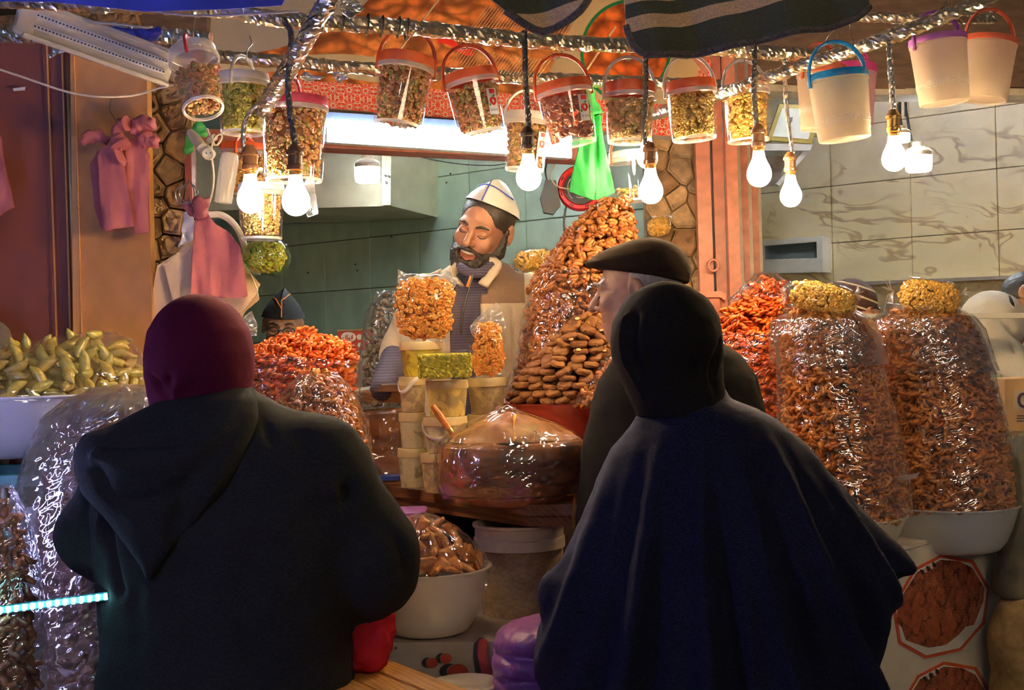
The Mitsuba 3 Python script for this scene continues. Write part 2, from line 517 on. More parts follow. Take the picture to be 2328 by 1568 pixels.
# stone-clad pillars: every stone a piece of its own
def stone_pillar(name, px, D, seed, n, label):
    w = structure(name, slab_px(px, D + 0.02, 0.05), 'mortar', label)
    p = np.array([P(x, y, D) for x, y in px])
    o = p[0]
    M = frame(o, p[1] - p[0], -np.cross(p[1] - p[0], p[3] - p[0]))
    L = (p - o) @ M[:3, :3]
    outline = Polygon(L[:, :2])
    x0, y0, x1, y1 = outline.bounds
    rng = np.random.default_rng(seed)
    s = math.sqrt((x1 - x0) * (y1 - y0) / n)
    pts = [(x0 + (i + 0.5 + rng.uniform(-0.34, 0.34)) * s, y0 + (j + 0.5 + 0.5 * (i % 2) + rng.uniform(-0.3, 0.3)) * s) for i in range(-1, int((x1 - x0) / s) + 2) for j in range(-2, int((y1 - y0) / s) + 2)]
    from scipy.spatial import Voronoi
    far = 5 * max(x1 - x0, y1 - y0)
    vor = Voronoi(np.vstack([pts, [(x0 - far, y0), (x1 + far, y0), (x0, y0 - far), (x0, y1 + far)]]))
    for k in range(len(pts)):
        reg = vor.regions[vor.point_region[k]]
        if -1 in reg or len(reg) < 3:
            continue
        g = Polygon(vor.vertices[reg]).intersection(outline).buffer(-0.0065).buffer(0.003, 2)
        c2 = (M @ np.array([*vor.points[k], 0, 1]))[:3]
        if 784 - (c2[2] - 1.5) / c2[1] * F > 1050:
            continue
        if g.area < 4e-4 or g.geom_type != 'Polygon':
            continue
        t = rng.uniform(0.018, 0.032)
        top = g.buffer(-0.007, 2)
        mesh = extrude(g, t - 0.008)
        if top.geom_type == 'Polygon' and top.area > 1e-4:
            v, f = extrude(top, 0.009)
            v[v[:, 2] > 0.005, 2] += rng.uniform(-0.003, 0.004)
            mesh = join(mesh, (v + [0, 0, t - 0.008], f))
        n3 = M[:3, 2] if M[1, 2] < 0 else -M[:3, 2]
        MM = M.copy()
        MM[:3, 2] = n3
        if np.linalg.det(MM[:3, :3]) < 0:
            v, f = mesh
            mesh = (v, f[:, ::-1])
        part(w, 'stone', xf(mesh, MM), f'stone_{rng.integers(4)}', smooth=False)


stone_pillar('column_left', [(320, 130), (432, 130), (490, 2300), (373, 2300)], 4.12, 5, 116, 'pillar clad in irregular tan stones by the brown door')
stone_pillar('column_right', [(1462, 300), (1585, 300), (1630, 2250), (1507, 2250)], 4.95, 8, 110, 'pillar clad in irregular brown stones beside the red posts')

# beams over the openings
structure('beam_1', slab_px([(425, 288), (745, 306), (1330, 340), (1330, 368), (745, 334), (425, 316)], [4.35, 4.45, 4.7, 4.7, 4.45, 4.35], 0.12), 'red_brown', 'red-brown beam below the tube lights')
structure('trim_4', slab_px([(418, 316), (434, 316), (446, 830), (470, 2300), (456, 2300), (432, 830)], 4.09, 0.05), 'red_brown', 'red-brown door post beside the stone pillar')
structure('beam_2', slab_px([(1590, -80), (2420, -80), (2420, 208), (1990, 200), (1735, 188), (1600, 150)], [5.0, 4.8, 4.8, 4.9, 5.0, 5.0], 0.2), 'lintel_dark', 'dark timber boarding above the right-hand shop')
structure('trim_5', slab_px([(1735, 186), (1990, 198), (2420, 206), (2420, 222), (1990, 212), (1735, 204)], [5.0, 4.9, 4.8, 4.8, 4.9, 5.0], 0.15), 'lintel_edge', 'pale chipped edge under the timber boarding')
structure('beam_3', slab_px([(400, -120), (1700, -120), (1700, 40), (400, 10)], [4.6, 5.2, 5.2, 4.6], 0.2), 'lintel_dark')

# folding red-brown metal gate between the shops: each bar a part
g = thing('folding_gate', 'red-brown and grey folding metal gate bars standing beside the stone pillar', 'gate')
for x0, x1, m_, dd in ((1578, 1610, 'red_brown_light', 4.84), (1616, 1640, 'red_brown', 4.86), (1646, 1672, 'red_brown_light', 4.82), (1671, 1679, 'grey_slat', 4.88),
                       (1678, 1694, 'red_brown', 4.9), (1693, 1702, 'grey_slat', 4.92), (1701, 1716, 'red_brown', 4.94), (1715, 1723, 'grey_slat', 4.96)):
    x0, x1 = x0 - 3, x1 - 3
    a, b = P(x0, 128, dd), P(x1, 128, dd)
    c, e = P(x1 + 22, 840, dd), P(x0 + 22, 840, dd)
    c2, e2 = P(x1 + 40, 1500, dd), P(x0 + 40, 1500, dd)
    part(g, 'bar', slab([a, b, c, c2, e2, e], 0.04), m_, smooth=False)
part(g, 'padlock_ring', tube([P(1622 + 11 * math.cos(t), 603 + 13 * math.sin(t), 4.8) for t in np.linspace(0, 2 * np.pi, 17)[:-1]], 0.005, 6, closed=True, smooth_pts=False), 'red_brown_light')
k = thing('red_crate', 'red-orange plastic crate corner behind the black headscarf at the gate', 'crate')
part(k, 'rim', slab_px([(1575, 662), (1640, 662), (1650, 674), (1650, 684), (1638, 676), (1575, 676)], 4.3, 0.03), 'red_brown_light', smooth=False)
part(k, 'side', slab_px([(1575, 676), (1636, 676), (1640, 720), (1575, 740)], 4.31, 0.02), 'red_brown_light', smooth=False)
part(k, 'post', slab_px([(1636, 662), (1651, 668), (1675, 1820), (1660, 1820)], 4.32, 0.03), 'red_brown_light', smooth=False)
# ================================================================ lamps
M_('bakelite', (0.10, 0.045, 0.02), 0.35)
M_('bakelite_dark', (0.03, 0.02, 0.015), 0.35)
M_('brass_cap', (0.45, 0.28, 0.10), 0.35, metallic=0.8)
M_('foil', (0.80, 0.76, 0.70), 0.24, metallic=1.0)
M_('foil_gold', (0.80, 0.66, 0.46), 0.26, metallic=1.0)
M_('black_tape', (0.10, 0.095, 0.09), 0.3, metallic=0.7)
M_('lamp_glass', (0.9, 0.9, 0.9), 0.3)
M_('steel_wire', (0.35, 0.32, 0.28), 0.35, metallic=1.0)
M_('white_cable', (0.62, 0.52, 0.40), 0.45)
M_('black_cable', (0.02, 0.02, 0.02), 0.45)
GLOBE = [(0, -0.0300), (0.009, -0.0286), (0.0175, -0.0244), (0.0245, -0.0173), (0.0288, -0.0082), (0.030, 0.001), (0.0287, 0.0105), (0.0248, 0.0205), (0.0196, 0.0305), (0.0160, 0.0400), (0.0143, 0.0500), (0.0135, 0.056), (0, 0.057)]


def crumple(pts, r, seed, amp=0.35, sides=12, step=0.008):
    """foil wrapped round a pipe or a cord: a tube with creased, irregular skin"""
    v, f = tube(pts, r, sides, step)
    tm = trimesh.Trimesh(v, f, process=False)
    rr = float(np.mean(r))
    s = 1 / max(rr, 0.006)
    w = (meshkit.fbm(v * s * 0.9, 2, seed) - 0.5) * 0.8 + np.abs(meshkit.noise(v * s * 2.2, seed + 5) - 0.5) * 1.3 + np.abs(meshkit.noise(v * s * 4.5, seed + 8) - 0.5) * 0.6 - 0.45
    return v + tm.vertex_normals * (w * amp * rr)[:, None], f


def hanging_bulb(px, py, D, cord, label, wrap='foil_gold', sock='bakelite', dia=60, L=1.0, r=0.0082):
    k = thing('hanging_bulb', label, 'light bulb', 'bare bulbs on wrapped cords along the stall front')
    o = P(px, py, D)
    sc = dia * D / F / 0.06
    shape(k + '__globe', xf(lathe(GLOBE, 20), mat(o, scale=sc)), 'lamp_glass', smooth=60, emit=BULB * L)
    neck = o + [0, 0, 0.055 * sc]
    part(k, 'cap', xf(lathe([(0.0132, 0), (0.0136, 0.004), (0.0125, 0.006), (0.0136, 0.009), (0.0125, 0.012), (0.0136, 0.015), (0.012, 0.02), (0, 0.021)], 16), mat(neck, scale=sc)), 'brass_cap')
    part(k, 'socket', xf(lathe([(0, 0.012), (0.0165, 0.012), (0.0175, 0.016), (0.0175, 0.022), (0.015, 0.024), (0.015, 0.042), (0.0185, 0.044), (0.0185, 0.050), (0.012, 0.060), (0.008, 0.066), (0, 0.067)], 16), mat(neck, scale=sc)), sock)
    pts = [P(x, y, D + dd) for x, y, dd in cord] + [neck + [0, 0, 0.064 * sc]]
    part(k, 'cord', crumple(pts, r, int(px), 0.5, 9, 0.005), wrap, smooth=False)
    return k


hanging_bulb(570, 455, 3.46, [(600, 230, 0.02), (575, 246, 0), (557, 278, 0), (553, 320, 0), (558, 350, 0)], 'lit bare bulb on a bent foil cord, left of two above the green bag', 'foil', r=0.007, dia=62)
hanging_bulb(673, 459, 3.17, [(640, 38, 0.02), (660, 70, 0), (662, 110, 0), (655, 190, 0), (661, 260, 0), (672, 330, 0), (676, 362, 0)], 'lit bare bulb on a dark taped cord before the big pink-lidded bucket', 'black_tape', 'bakelite', dia=65)
hanging_bulb(1202, 405, 3.37, [(1193, 70, 0.02), (1194, 150, 0), (1197, 220, 0), (1202, 280, 0), (1200, 315, 0)], 'lit bare bulb beside the vendor white hat, below dark foil cord', 'black_tape', 'bakelite_dark', dia=58)
hanging_bulb(1480, 436, 3.49, [(1467, 98, 0.01), (1468, 150, 0), (1467, 220, 0), (1463, 280, 0), (1466, 325, 0)], 'lit bare bulb above the flat cap, lower one of the overlapping two', 'black_tape', 'bakelite', dia=56)
hanging_bulb(1472, 360, 3.94, [(1480, 180, 0.02), (1478, 240, 0), (1474, 285, 0)], 'lit bare bulb half hidden behind another bulb cord, upper of that overlapping pair', 'foil', 'bakelite_dark', r=0.006, dia=48)
hanging_bulb(1726, 397, 3.6, [(1716, 106, 0.02), (1715, 140, 0), (1714, 200, 0), (1718, 260, 0), (1721, 310, 0)], 'lit bare bulb in front of the white-lidded bucket by the gate bars', 'black_tape', 'bakelite', dia=57)
hanging_bulb(1798, 446, 3.65, [(1783, 116, 0.01), (1784, 170, 0), (1787, 230, 0), (1795, 300, 0), (1802, 350, 0), (1803, 385, 0)], 'lit bare bulb on a silver foil cord, lowest one before the right-hand tiles', 'foil', 'bakelite', r=0.0065, dia=50)
hanging_bulb(2033, 362, 3.37, [(2023, 84, 0.02), (2022, 120, 0), (2026, 180, 0), (2030, 240, 0), (2028, 290, 0)], 'lit bare bulb below the purple-handled buckets, before two white lamps', 'foil', 'brass_cap', dia=56)
hanging_bulb(2395, 345, 3.3, [(2330, -20, 0.0), (2380, 60, 0), (2388, 150, 0), (2392, 250, 0)], 'lit bare bulb just beyond the right edge of the stall', 'foil', 'bakelite', dia=56)


# led lamps inside the shops
def led_lamp(px, py, D, w, label, L=30.0, cord=None, group=None):
    k = thing('led_lamp', label, 'lamp', group)
    o, r = P(px, py, D), w / 2 * D / F
    shape(k + '__diffuser', xf(lathe([(0, -1.0), (0.75, -0.97), (0.93, -0.85), (1.0, -0.55), (1.0, 0.25), (0, 0.27)], 20), mat(o, scale=r)), 'lamp_glass', smooth=50, emit=COOL * L)
    part(k, 'cap', xf(lathe([(0, 0.25), (1.0, 0.25), (1.0, 0.55), (0.8, 0.8), (0.45, 0.95), (0.4, 1.3), (0, 1.32)], 20), mat(o, scale=r)), 'cream_plastic')
    if cord:
        part(k, 'cord', tube([P(x, y, D) for x, y in cord], 0.006, 6), 'black_cable')


led_lamp(835, 388, 5.9, 58, 'round white LED lamp glowing under the pale beam in the green-tiled shop', 26, [(836, 352), (836, 320)])
led_lamp(2088, 362, 5.6, 60, 'bright white LED lamp on the marbled wall, lower of the two lamps there', 34, [(2072, 320), (2060, 250), (2058, 205), (2040, -420)])
led_lamp(2052, 308, 5.5, 34, 'small white LED lamp on the marbled wall, upper of the two lamps there', 16, [(2049, 284), (2042, 235), (2046, 205), (2030, -440)])
# ceiling lamps of the two shops, above the frame
led_lamp(1000, -230, 5.3, 120, 'white LED ceiling lamp inside the green-tiled shop', 170, [(1000, -300), (996, -490)])
led_lamp(2000, -150, 6.0, 120, 'white LED ceiling lamp inside the marble-tiled shop', 170, [(2000, -210), (1998, -345)])

# tube lights under the sign
k = thing('tube_light', 'wide white LED batten with three bright tubes under the printed sign', 'light fixture')
def tp(x, dy, dd=0.0):
    t = (x - 742) / (1300 - 742)
    return P(x, 268 + t * 36 + dy, 4.30 + 0.26 * t + dd)
part(k, 'housing', slab([tp(742, -8, 0.03), tp(1300, -6, 0.03), tp(1300, 56, 0.03), tp(742, 54, 0.03)], 0.05), 'white_plastic', smooth=False)
M_('housing_dark', (0.05, 0.07, 0.12), 0.4)
part(k, 'top_plate', slab([tp(742, -14, 0.02), tp(1300, -14, 0.02), tp(1300, 4, 0.02), tp(742, 2, 0.02)], 0.02), 'housing_dark', smooth=False)
for dy in (14, 30, 46):
    kk = numbered(k + '__led_tube')
    shape(kk, tube([tp(744, dy), tp(1020, dy), tp(1298, dy)], 0.0125, 8, 0.2), 'lamp_glass', emit=COOL * 18)

# unlit led batten at the upper left, between the foil poles
k = thing('led_batten', 'unlit beige LED batten with two rows of diodes slanting under the foil poles', 'light fixture')
a, b = P(60, 40, 3.25), P(390, 158, 3.45)
Mb = frame((a + b) / 2, b - a, P(200, 60, 3.0) - P(230, 100, 3.35))
Lb = np.linalg.norm(b - a)
part(k, 'housing', xf(rbox((Lb, 0.085, 0.02), 0.006), Mb), 'cream_plastic')
for s in (-1, 1):
    part(k, 'flange', xf(rbox((Lb, 0.012, 0.03), 0.003), Mb @ mat((0, s * 0.042, 0.006))), 'cream_plastic')
    part(k, 'led_strip', xf(rbox((Lb * 0.9, 0.012, 0.006), 0.002), Mb @ mat((0.0, s * 0.014, 0.011))), 'white_plastic')
    for q in range(38):
        part(k, 'diode', xf(rbox((0.004, 0.004, 0.003), 0.0008, 4), Mb @ mat(((q / 37 - 0.5) * Lb * 0.88, s * 0.014, 0.0155))), 'black_plastic')
part(k, 'end_cap', xf(rbox((0.05, 0.09, 0.028), 0.008), Mb @ mat((-Lb / 2, 0, 0))), 'cream_plastic')

# led tape at the lower left
k = thing('led_tape', 'cyan glowing LED tape running past the dark coat at lower left', 'led strip')
a, b = P(-60, 1394, 2.72), P(246, 1354, 2.72)
scene_strip = tube([a, b], 0.0045, 8, 0.05, flat=2.0)
M_('tape_teal', (0.05, 0.30, 0.33), 0.4)
part(k, 'tape', scene_strip, 'tape_teal')
for q in range(17):
    t = (q + 0.4) / 16.6
    c = a * (1 - t) + b * t + np.array([0, -0.008, 0])
    kk = numbered(k + '__diode')
    shape(kk, xf(rbox((0.008, 0.004, 0.014), 0.002, 4), mat(c)), 'lamp_glass', emit=STRIP * 1.6)

# neon of the neighbouring stall beyond the left edge, street lamps behind the viewer
k = thing('neon_tube', 'violet neon tube of the neighbouring stall', 'neon light')
shape(k + '__tube', tube([(-1.36, 2.78, 0.90), (-1.37, 2.82, 1.40)], 0.02, 8, 0.2), 'lamp_glass', emit=VIOLET)
k = thing('neon_tube', 'violet neon tube of the stall beside the viewer', 'neon light')
shape(k + '__tube', tube([(-1.35, 1.35, 0.95), (-1.45, 1.5, 1.7)], 0.02, 8, 0.2), 'lamp_glass', emit=VIOLET * 1.0)
k = thing('neon_tube', 'blue neon tube above the neighbouring stall', 'neon light')
shape(k + '__tube', tube([(-1.9, 2.2, 2.75), (-1.0, 2.3, 2.85)], 0.016, 8, 0.2), 'lamp_glass', emit=VIOLET * np.array([0.28, 0.45, 0.5]))
k = thing('fill_panel', 'added warm fill panel behind the viewer', 'sign')  # glowing panel added for warm fill from the front, no known sign
shape(k + '__panel', slab([(0.2, -2.2, 2.5), (2.6, -2.2, 2.5), (2.6, -2.2, 3.0), (0.2, -2.2, 3.0)], 0.03, away=False), 'lamp_glass', smooth=False, emit=WARM_FILL)
for x, y, z in ((-0.6, -1.8, 3.2), (1.9, -1.5, 3.0)):
    k = thing('street_lamp', 'cool white street lamp behind the viewer, ' + ('left one' if x < 0 else 'right one'), 'street lamp')
    shape(k + '__panel', slab([(x - 0.12, y - 0.05, z), (x + 0.12, y - 0.05, z), (x + 0.12, y + 0.05, z), (x - 0.12, y + 0.05, z)], 0.02), 'lamp_glass', smooth=False, emit=STREET)
    part(k, 'pole', tube([(x, y - 0.15, 0), (x, y - 0.15, z + 0.1), (x, y, z + 0.05)], 0.04, 8, 0.3), 'housing_dark')
# ================================================================ foil-wrapped poles, sign, awning, buckets
def foil_pole(pts, r, label, m_='foil_gold', seed=1, amp=0.42, step=0.007):
    k = thing('foil_pole', label, 'pole', 'foil-wrapped poles of the stall frame')
    w = [P(x, y, d) for x, y, d in pts]
    part(k, 'pipe', crumple(w, r, seed, amp, 16, step), m_, smooth=False)
    return k, w


foil_pole([(-40, -2, 3.15), (240, 10, 3.15), (500, 22, 3.18), (650, 46, 3.2), (900, 60, 3.28), (1200, 92, 3.4), (1440, 104, 3.5), (1650, 112, 3.6), (1860, 128, 3.7)], 0.0215, 'long silver foil-wrapped pole running across the whole stall front at the top', seed=3)
foil_pole([(-40, 78, 3.5), (140, 82, 3.5), (300, 78, 3.5), (480, 90, 3.5)], 0.024, 'foil-wrapped pole tinted violet, above the maroon shutter', 'foil', 7, 0.5)
foil_pole([(478, 128, 3.8), (640, 140, 3.8), (860, 158, 3.85), (1190, 178, 3.9), (1420, 186, 3.95), (1640, 196, 4.0)], 0.0205, 'rear foil-wrapped pole behind the filled buckets', 'foil_gold', 11)
c_pole, _ = foil_pole([(790, -60, 2.95), (735, 20, 3.0), (690, 100, 3.1), (640, 180, 3.3), (596, 250, 3.5)], 0.0235, 'thick foil-wrapped pole slanting down from the top to the pink-lidded bucket', 'foil', 17, 0.5)
foil_pole([(2300, -30, 3.3), (2160, 32, 3.32), (2000, 92, 3.4), (1900, 124, 3.5), (1720, 186, 3.65), (1640, 214, 3.8), (1480, 262, 4.2)], 0.0195, 'foil-wrapped pole slanting down from the top right towards the gate bars', 'foil_gold', 23)
foil_pole([(1940, 38, 3.7), (2090, 42, 3.7), (2260, 42, 3.75)], 0.016, 'short foil-wrapped pole under the timber boarding at the right', 'foil_gold', 29)
# black ties round the poles
for x, y, D in ((780, 46, 3.215), (835, 56, 3.24), (868, 60, 3.25), (906, 62, 3.26), (925, 66, 3.26), (700, 70, 3.03), (715, 45, 3.0), (672, 125, 3.15), (655, 155, 3.2)):
    c = P(x, y, D)
    s = 1 if x > 760 else 0
    one('black_tie', tube([c + 0.0255 * (math.cos(t) * np.array([0.25 * s, -1, 0.0]) + math.sin(t) * (np.array([0.12, 0, 1.0]) if s else np.array([0.85, 0, 0.5]))) for t in np.linspace(0, 2 * np.pi, 17)[:-1]], 0.0022, 5, closed=True, smooth_pts=False), 'black_cable',
        'thin black wire tie wound round a silver foil pole', 'wire tie', 'wire ties on the foil poles')
# torn flaps of foil
for i, (px, D, lab) in enumerate((([(118, 80), (150, 90), (148, 118), (128, 122), (112, 132), (108, 126), (120, 112)], 3.46, 'torn foil flap hanging above the maroon shutter'),
                            ([(690, 160), (712, 172), (738, 176), (705, 186), (684, 176)], 3.3, 'small torn foil flap by the slanting pole above the pink lid'),
                            ([(755, 160), (785, 165), (790, 178), (768, 190), (760, 176)], 3.82, 'small torn foil flap under the rear foil pole'),
                            ([(780, -10), (820, 8), (832, 18), (815, 30), (800, 48), (818, 72), (806, 70), (790, 40), (772, 14)], 3.0, 'big torn foil strip at the joint of the slanting pole'))):
    v, f = VF(slab_px(px, D, 0.002))
    tm = trimesh.Trimesh(v, f)
    for _ in range(3):
        tm = tm.subdivide()
    one('foil_flap', displaced(tm, 0.006, 60, i), 'foil', lab, 'foil scrap', smooth=False)

# blue tarpaulin at the upper left
M_('tarp_blue', grain((0.04, 0.05, 0.42), 0.5, 9), 0.35)
v, f = VF(slab_px([(-40, -60), (680, -60), (640, 12), (520, 20), (330, 26), (240, 16), (120, 4), (-40, 2)], 3.05, 0.004))
one('tarpaulin', (v, f), 'tarp_blue', 'blue plastic tarpaulin bunched over the pole at the upper left', 'tarpaulin', smooth=False)
one('tarpaulin_strip', crumple([P(205, 70, 3.42), P(260, 78, 3.42), P(330, 84, 3.42), P(365, 70, 3.43)], [0.012, 0.022, 0.022, 0.012], 4, 0.5), 'tarp_blue', 'blue plastic scrap wound on the pole beside the LED batten', 'tarpaulin', smooth=False)


# printed sign
def petals(x, y):
    cx, cy = x - dr.floor(x) - 0.5, y - dr.floor(y) - 0.5
    r, th = dr.sqrt(cx * cx + cy * cy), dr.atan2(cy, cx)
    l1 = dr.abs(r - (0.29 + 0.10 * dr.cos(10 * th)))
    l2 = dr.abs(r - (0.50 + 0.06 * dr.cos(10 * th + 3.14)))
    l3 = dr.abs(r - 0.13)
    line = 1 - smoothstep(0.02, 0.05, dr.minimum(l1, dr.minimum(l2, l3)))
    ray = (1 - smoothstep(0.06, 0.16, dr.abs(dr.sin(5 * th)))) * smoothstep(0.36, 0.4, r)
    return dr.maximum(line, ray)


def pastry_print(x, y):
    w = noise(x * 0.7, y * 0.7) * 1.2
    d1, d2, c = voronoi(x + w, y + w)
    t = smoothstep(0.05, 0.75, d1)
    base = mix((0.85, 0.30, 0.07), (0.62, 0.16, 0.035), c)
    col = mix(base, (0.10, 0.022, 0.01), t * 0.85 + 0.0)
    return col * (0.65 + 0.7 * fbm(x * 3, y * 3, 1, 3))


def sign_print(p, n, uv):
    u, v = uv.x, uv.y
    X, Y = u * 3.9, v
    col = pastry_print(X * 7 + 3, Y * 11)
    cream = mix((0.62, 0.50, 0.30), (0.45, 0.34, 0.18), fbm(X * 4, Y * 4, 3))
    band = smoothstep(0.24, 0.25, v + 0.03 * dr.sin(u * 25)) * (1 - smoothstep(0.36, 0.37, v + 0.04 * dr.sin(u * 14 + 1) + 0.25 * smoothstep(0.33, 0.45, u)))
    band = band * (1 - smoothstep(0.40, 0.44, u))
    col = mix(col, cream, band)
    redlip = (1 - smoothstep(0.020, 0.03, dr.abs(v - 0.50 - 0.04 * dr.sin(u * 60)))) * smoothstep(0.43, 0.44, u) * (1 - smoothstep(0.50, 0.51, u))
    col = mix(col, (0.62, 0.03, 0.02), redlip)
    dx, dy = X - 0.815 * 3.9, (Y - 0.52) * 1.12
    rr = dr.sqrt(dx * dx + dy * dy)
    right = smoothstep(0.66, 0.67, u - 0.12 * (v - 0.4))
    panel = mix((0.62, 0.36, 0.14), (0.55, 0.47, 0.30), fbm(X * 2, Y * 2, 5))
    col = mix(col, panel, right)
    col = mix(col, pastry_print(X * 8 + 40, Y * 9 + 7) * mi.Color3f(1.15, 0.75, 0.6), (1 - smoothstep(0.345, 0.35, rr)) * right)
    col = mix(col, (0.015, 0.16, 0.05), (1 - smoothstep(0.010, 0.016, dr.abs(rr - 0.36))) * right)
    bord = dr.maximum(dr.maximum(1 - smoothstep(0.19, 0.195, v), 1 - smoothstep(0.030, 0.032, u)), smoothstep(0.972, 0.974, u))
    orn = mix((0.80, 0.09, 0.05), (0.85, 0.62, 0.42), petals(X * 8.2, Y * 8.2 + 0.3))
    return mix(col, orn, bord)


M_('sign_print_mat', proc(sign_print), 0.35)
M_('sign_back', (0.3, 0.25, 0.2), 0.6)
sgn = thing('printed_sign', 'large printed sign with pastry photos and a red floral border above the tube lights', 'sign')
cs = [P(470, 224, 4.28), P(1598, 316, 4.78), P(1640, -50, 4.95), P(440, -60, 4.40)]
g_ = np.array([[(1 - b) * ((1 - a) * cs[0] + a * cs[1]) + b * ((1 - a) * cs[3] + a * cs[2]) for a in np.linspace(0, 1, 25)] for b in np.linspace(0, 1, 13)]).reshape(-1, 3)
uv_ = np.array([[(a, b) for a in np.linspace(0, 1, 25)] for b in np.linspace(0, 1, 13)]).reshape(-1, 2)
q_ = np.array([[j * 25 + i, j * 25 + i + 1, (j + 1) * 25 + i + 1, (j + 1) * 25 + i] for j in range(12) for i in range(24)])
part(sgn, 'printed_face', VF((g_, q_)), 'sign_print_mat', smooth=False, uv=uv_)
part(sgn, 'board', slab([c + np.array([0, 0.008, 0]) for c in cs], 0.03), 'sign_back', smooth=False)
# reed mat strips hanging in front of the sign, cords on it
M_('straw', (0.50, 0.34, 0.15), 0.6)
for (x0, y0, x1, y1) in ((1000, -5, 905, 118), (1400, 60, 1330, 165), (968, 135, 975, 165)):
    one('straw_cord', tube([P(x0, y0, 3.9), P(x1, y1, 3.9)], 0.003, 5, 0.2), 'straw', 'straw-coloured cord slanting before the printed sign', 'cord', 'cords before the printed sign')
strands = []
for i in range(30):
    x = 1108 + i * 7
    strands.append(tube([P(x, 14 + i * 0.6, 3.75), P(x - 48, 76 + i * 1.2, 3.78)], 0.0012, 4, 0.3))
    strands.append(tube([P(x - 60, 108 + i * 1.0, 3.82), P(x - 90, 150 + i, 3.84)], 0.0012, 4, 0.3))
one('reed_strands', join(*strands), 'straw', 'row of thin slanting reed strands in front of the sign', 'reed mat', kind='stuff', smooth=False)

# striped dark awning cloth at the top
STR_O = P(1420, 60, 2.4)


def awning_cloth(p, n, uv):
    s = (p.x - float(STR_O[0])) * 0.17 + (float(STR_O[2]) - p.z)      # runs across the stripes
    st = smoothstep(-0.020, -0.018, -s + 0.0) * smoothstep(-0.022, -0.020, s + 0.0)
    fine = 0.6 + 0.8 * noise(p.x * 700, p.y * 700, p.z * 700)
    base = mix((0.055, 0.055, 0.042), (0.08, 0.09, 0.062), fbm(p.x * 8, p.y * 8, p.z * 8))
    tan = mi.Color3f(0.60, 0.40, 0.24)
    t1 = smoothstep(-0.030, -0.0295, -s) * smoothstep(-0.004, -0.0035, s)
    t2 = smoothstep(0.034, 0.0345, -s) * (1 - smoothstep(0.062, 0.0625, -s))
    tt = dr.maximum(smoothstep(-0.016, -0.0155, -s) * smoothstep(-0.010, -0.0095, s), t2)
    return mix(base, tan, tt) * fine


M_('awning_mat', proc(awning_cloth), 0.9, sheen=0.6)
M_('awning_fringe', grain((0.10, 0.085, 0.08), 0.6, 200), 0.95)
flaps = [([(1060, -60), (1085, -20), (1150, 28), (1195, 52), (1235, 62), (1280, 50), (1318, 28), (1345, -15), (1360, -60)], 'dark striped awning corner hanging above the foil pole, smaller of the two', [2, 3, 4, 5, 6, 7, 8]),
         ([(1412, -60), (1418, 10), (1422, 60), (1436, 100), (1458, 122), (1500, 126), (1700, 98), (1850, 68), (1950, 38), (1982, 8), (1988, -60)], 'dark green-grey striped awning cloth hanging at the top, larger of the two', [2, 3, 4, 5, 6, 7, 8, 9])]
for px, lab, ed in flaps:
    k = thing('awning_cloth', lab, 'awning')
    v, f = VF(slab_px(px, 2.4, 0.008))
    tm = trimesh.Trimesh(v, f)
    for _ in range(4):
        tm = tm.subdivide()
    v, f = VF(tm)
    v[:, 1] += 0.02 * np.sin(v[:, 0] * 22) + 0.012 * np.sin(v[:, 0] * 50 + v[:, 2] * 20)
    part(k, 'cloth', (v, f), 'awning_mat', smooth=True)
    e = np.array([P(*px[i], 2.402) for i in ed])
    e = resample(e, 0.02)
    e[:, 1] += 0.02 * np.sin(e[:, 0] * 22) + 0.012 * np.sin(e[:, 0] * 50 + e[:, 2] * 20)
    part(k, 'fringe', tube(e, 0.007, 7, 0.02, smooth_pts=False), 'awning_fringe')

# ---------------------------------------------------------------- small pieces that fill buckets, tubs and bags
def palette(key, cols, rough=0.35, clearcoat=0.5):
    def fn(p, n, uv):
        c = mi.Color3f(*cols[0])
        for i in range(1, len(cols)):
            c = dr.select(uv.x > i / len(cols), mi.Color3f(*cols[i]), c)
        return c * (0.75 + 0.5 * uv.y)
    return M_(key, proc(fn), rough, clearcoat=clearcoat, clearcoat_gloss=0.8)


palette('pieces_mixed', [(0.66, 0.30, 0.075), (0.42, 0.36, 0.08), (0.62, 0.27, 0.10), (0.40, 0.22, 0.09), (0.60, 0.32, 0.10), (0.64, 0.30, 0.12)])
palette('pieces_green', [(0.45, 0.42, 0.05), (0.55, 0.48, 0.06), (0.50, 0.36, 0.07), (0.38, 0.38, 0.05)])
palette('pieces_yellow', [(0.72, 0.42, 0.07), (0.75, 0.48, 0.10), (0.68, 0.36, 0.05)])
palette('pieces_orange', [(0.78, 0.32, 0.045), (0.72, 0.26, 0.03), (0.82, 0.40, 0.08)])
palette('pieces_dark', [(0.28, 0.09, 0.045), (0.35, 0.11, 0.05), (0.22, 0.07, 0.04)], 0.3)
palette('pieces_tan', [(0.66, 0.36, 0.13), (0.70, 0.42, 0.17), (0.55, 0.32, 0.11), (0.48, 0.36, 0.09)])
palette('pieces_olive', [(0.55, 0.52, 0.05), (0.48, 0.46, 0.05), (0.68, 0.58, 0.05)])
RING = lathe([(0.0, 0.0010), (0.0020, 0.0012), (0.0042, 0.0040), (0.0066, 0.0034), (0.0074, 0.0), (0.0064, -0.0034), (0.0, -0.0038)], 10)
CHIP = displaced(rbox((0.016, 0.013, 0.009), 0.004, 5), 0.002, 90, 2)


def rand_rot(rng):
    q = rng.normal(size=4)
    q /= np.linalg.norm(q)
    w, x, y, z = q
    return np.array([[1 - 2 * (y * y + z * z), 2 * (x * y - z * w), 2 * (x * z + y * w)], [2 * (x * y + z * w), 1 - 2 * (x * x + z * z), 2 * (y * z - x * w)], [2 * (x * z - y * w), 2 * (y * z + x * w), 1 - 2 * (x * x + y * y)]])


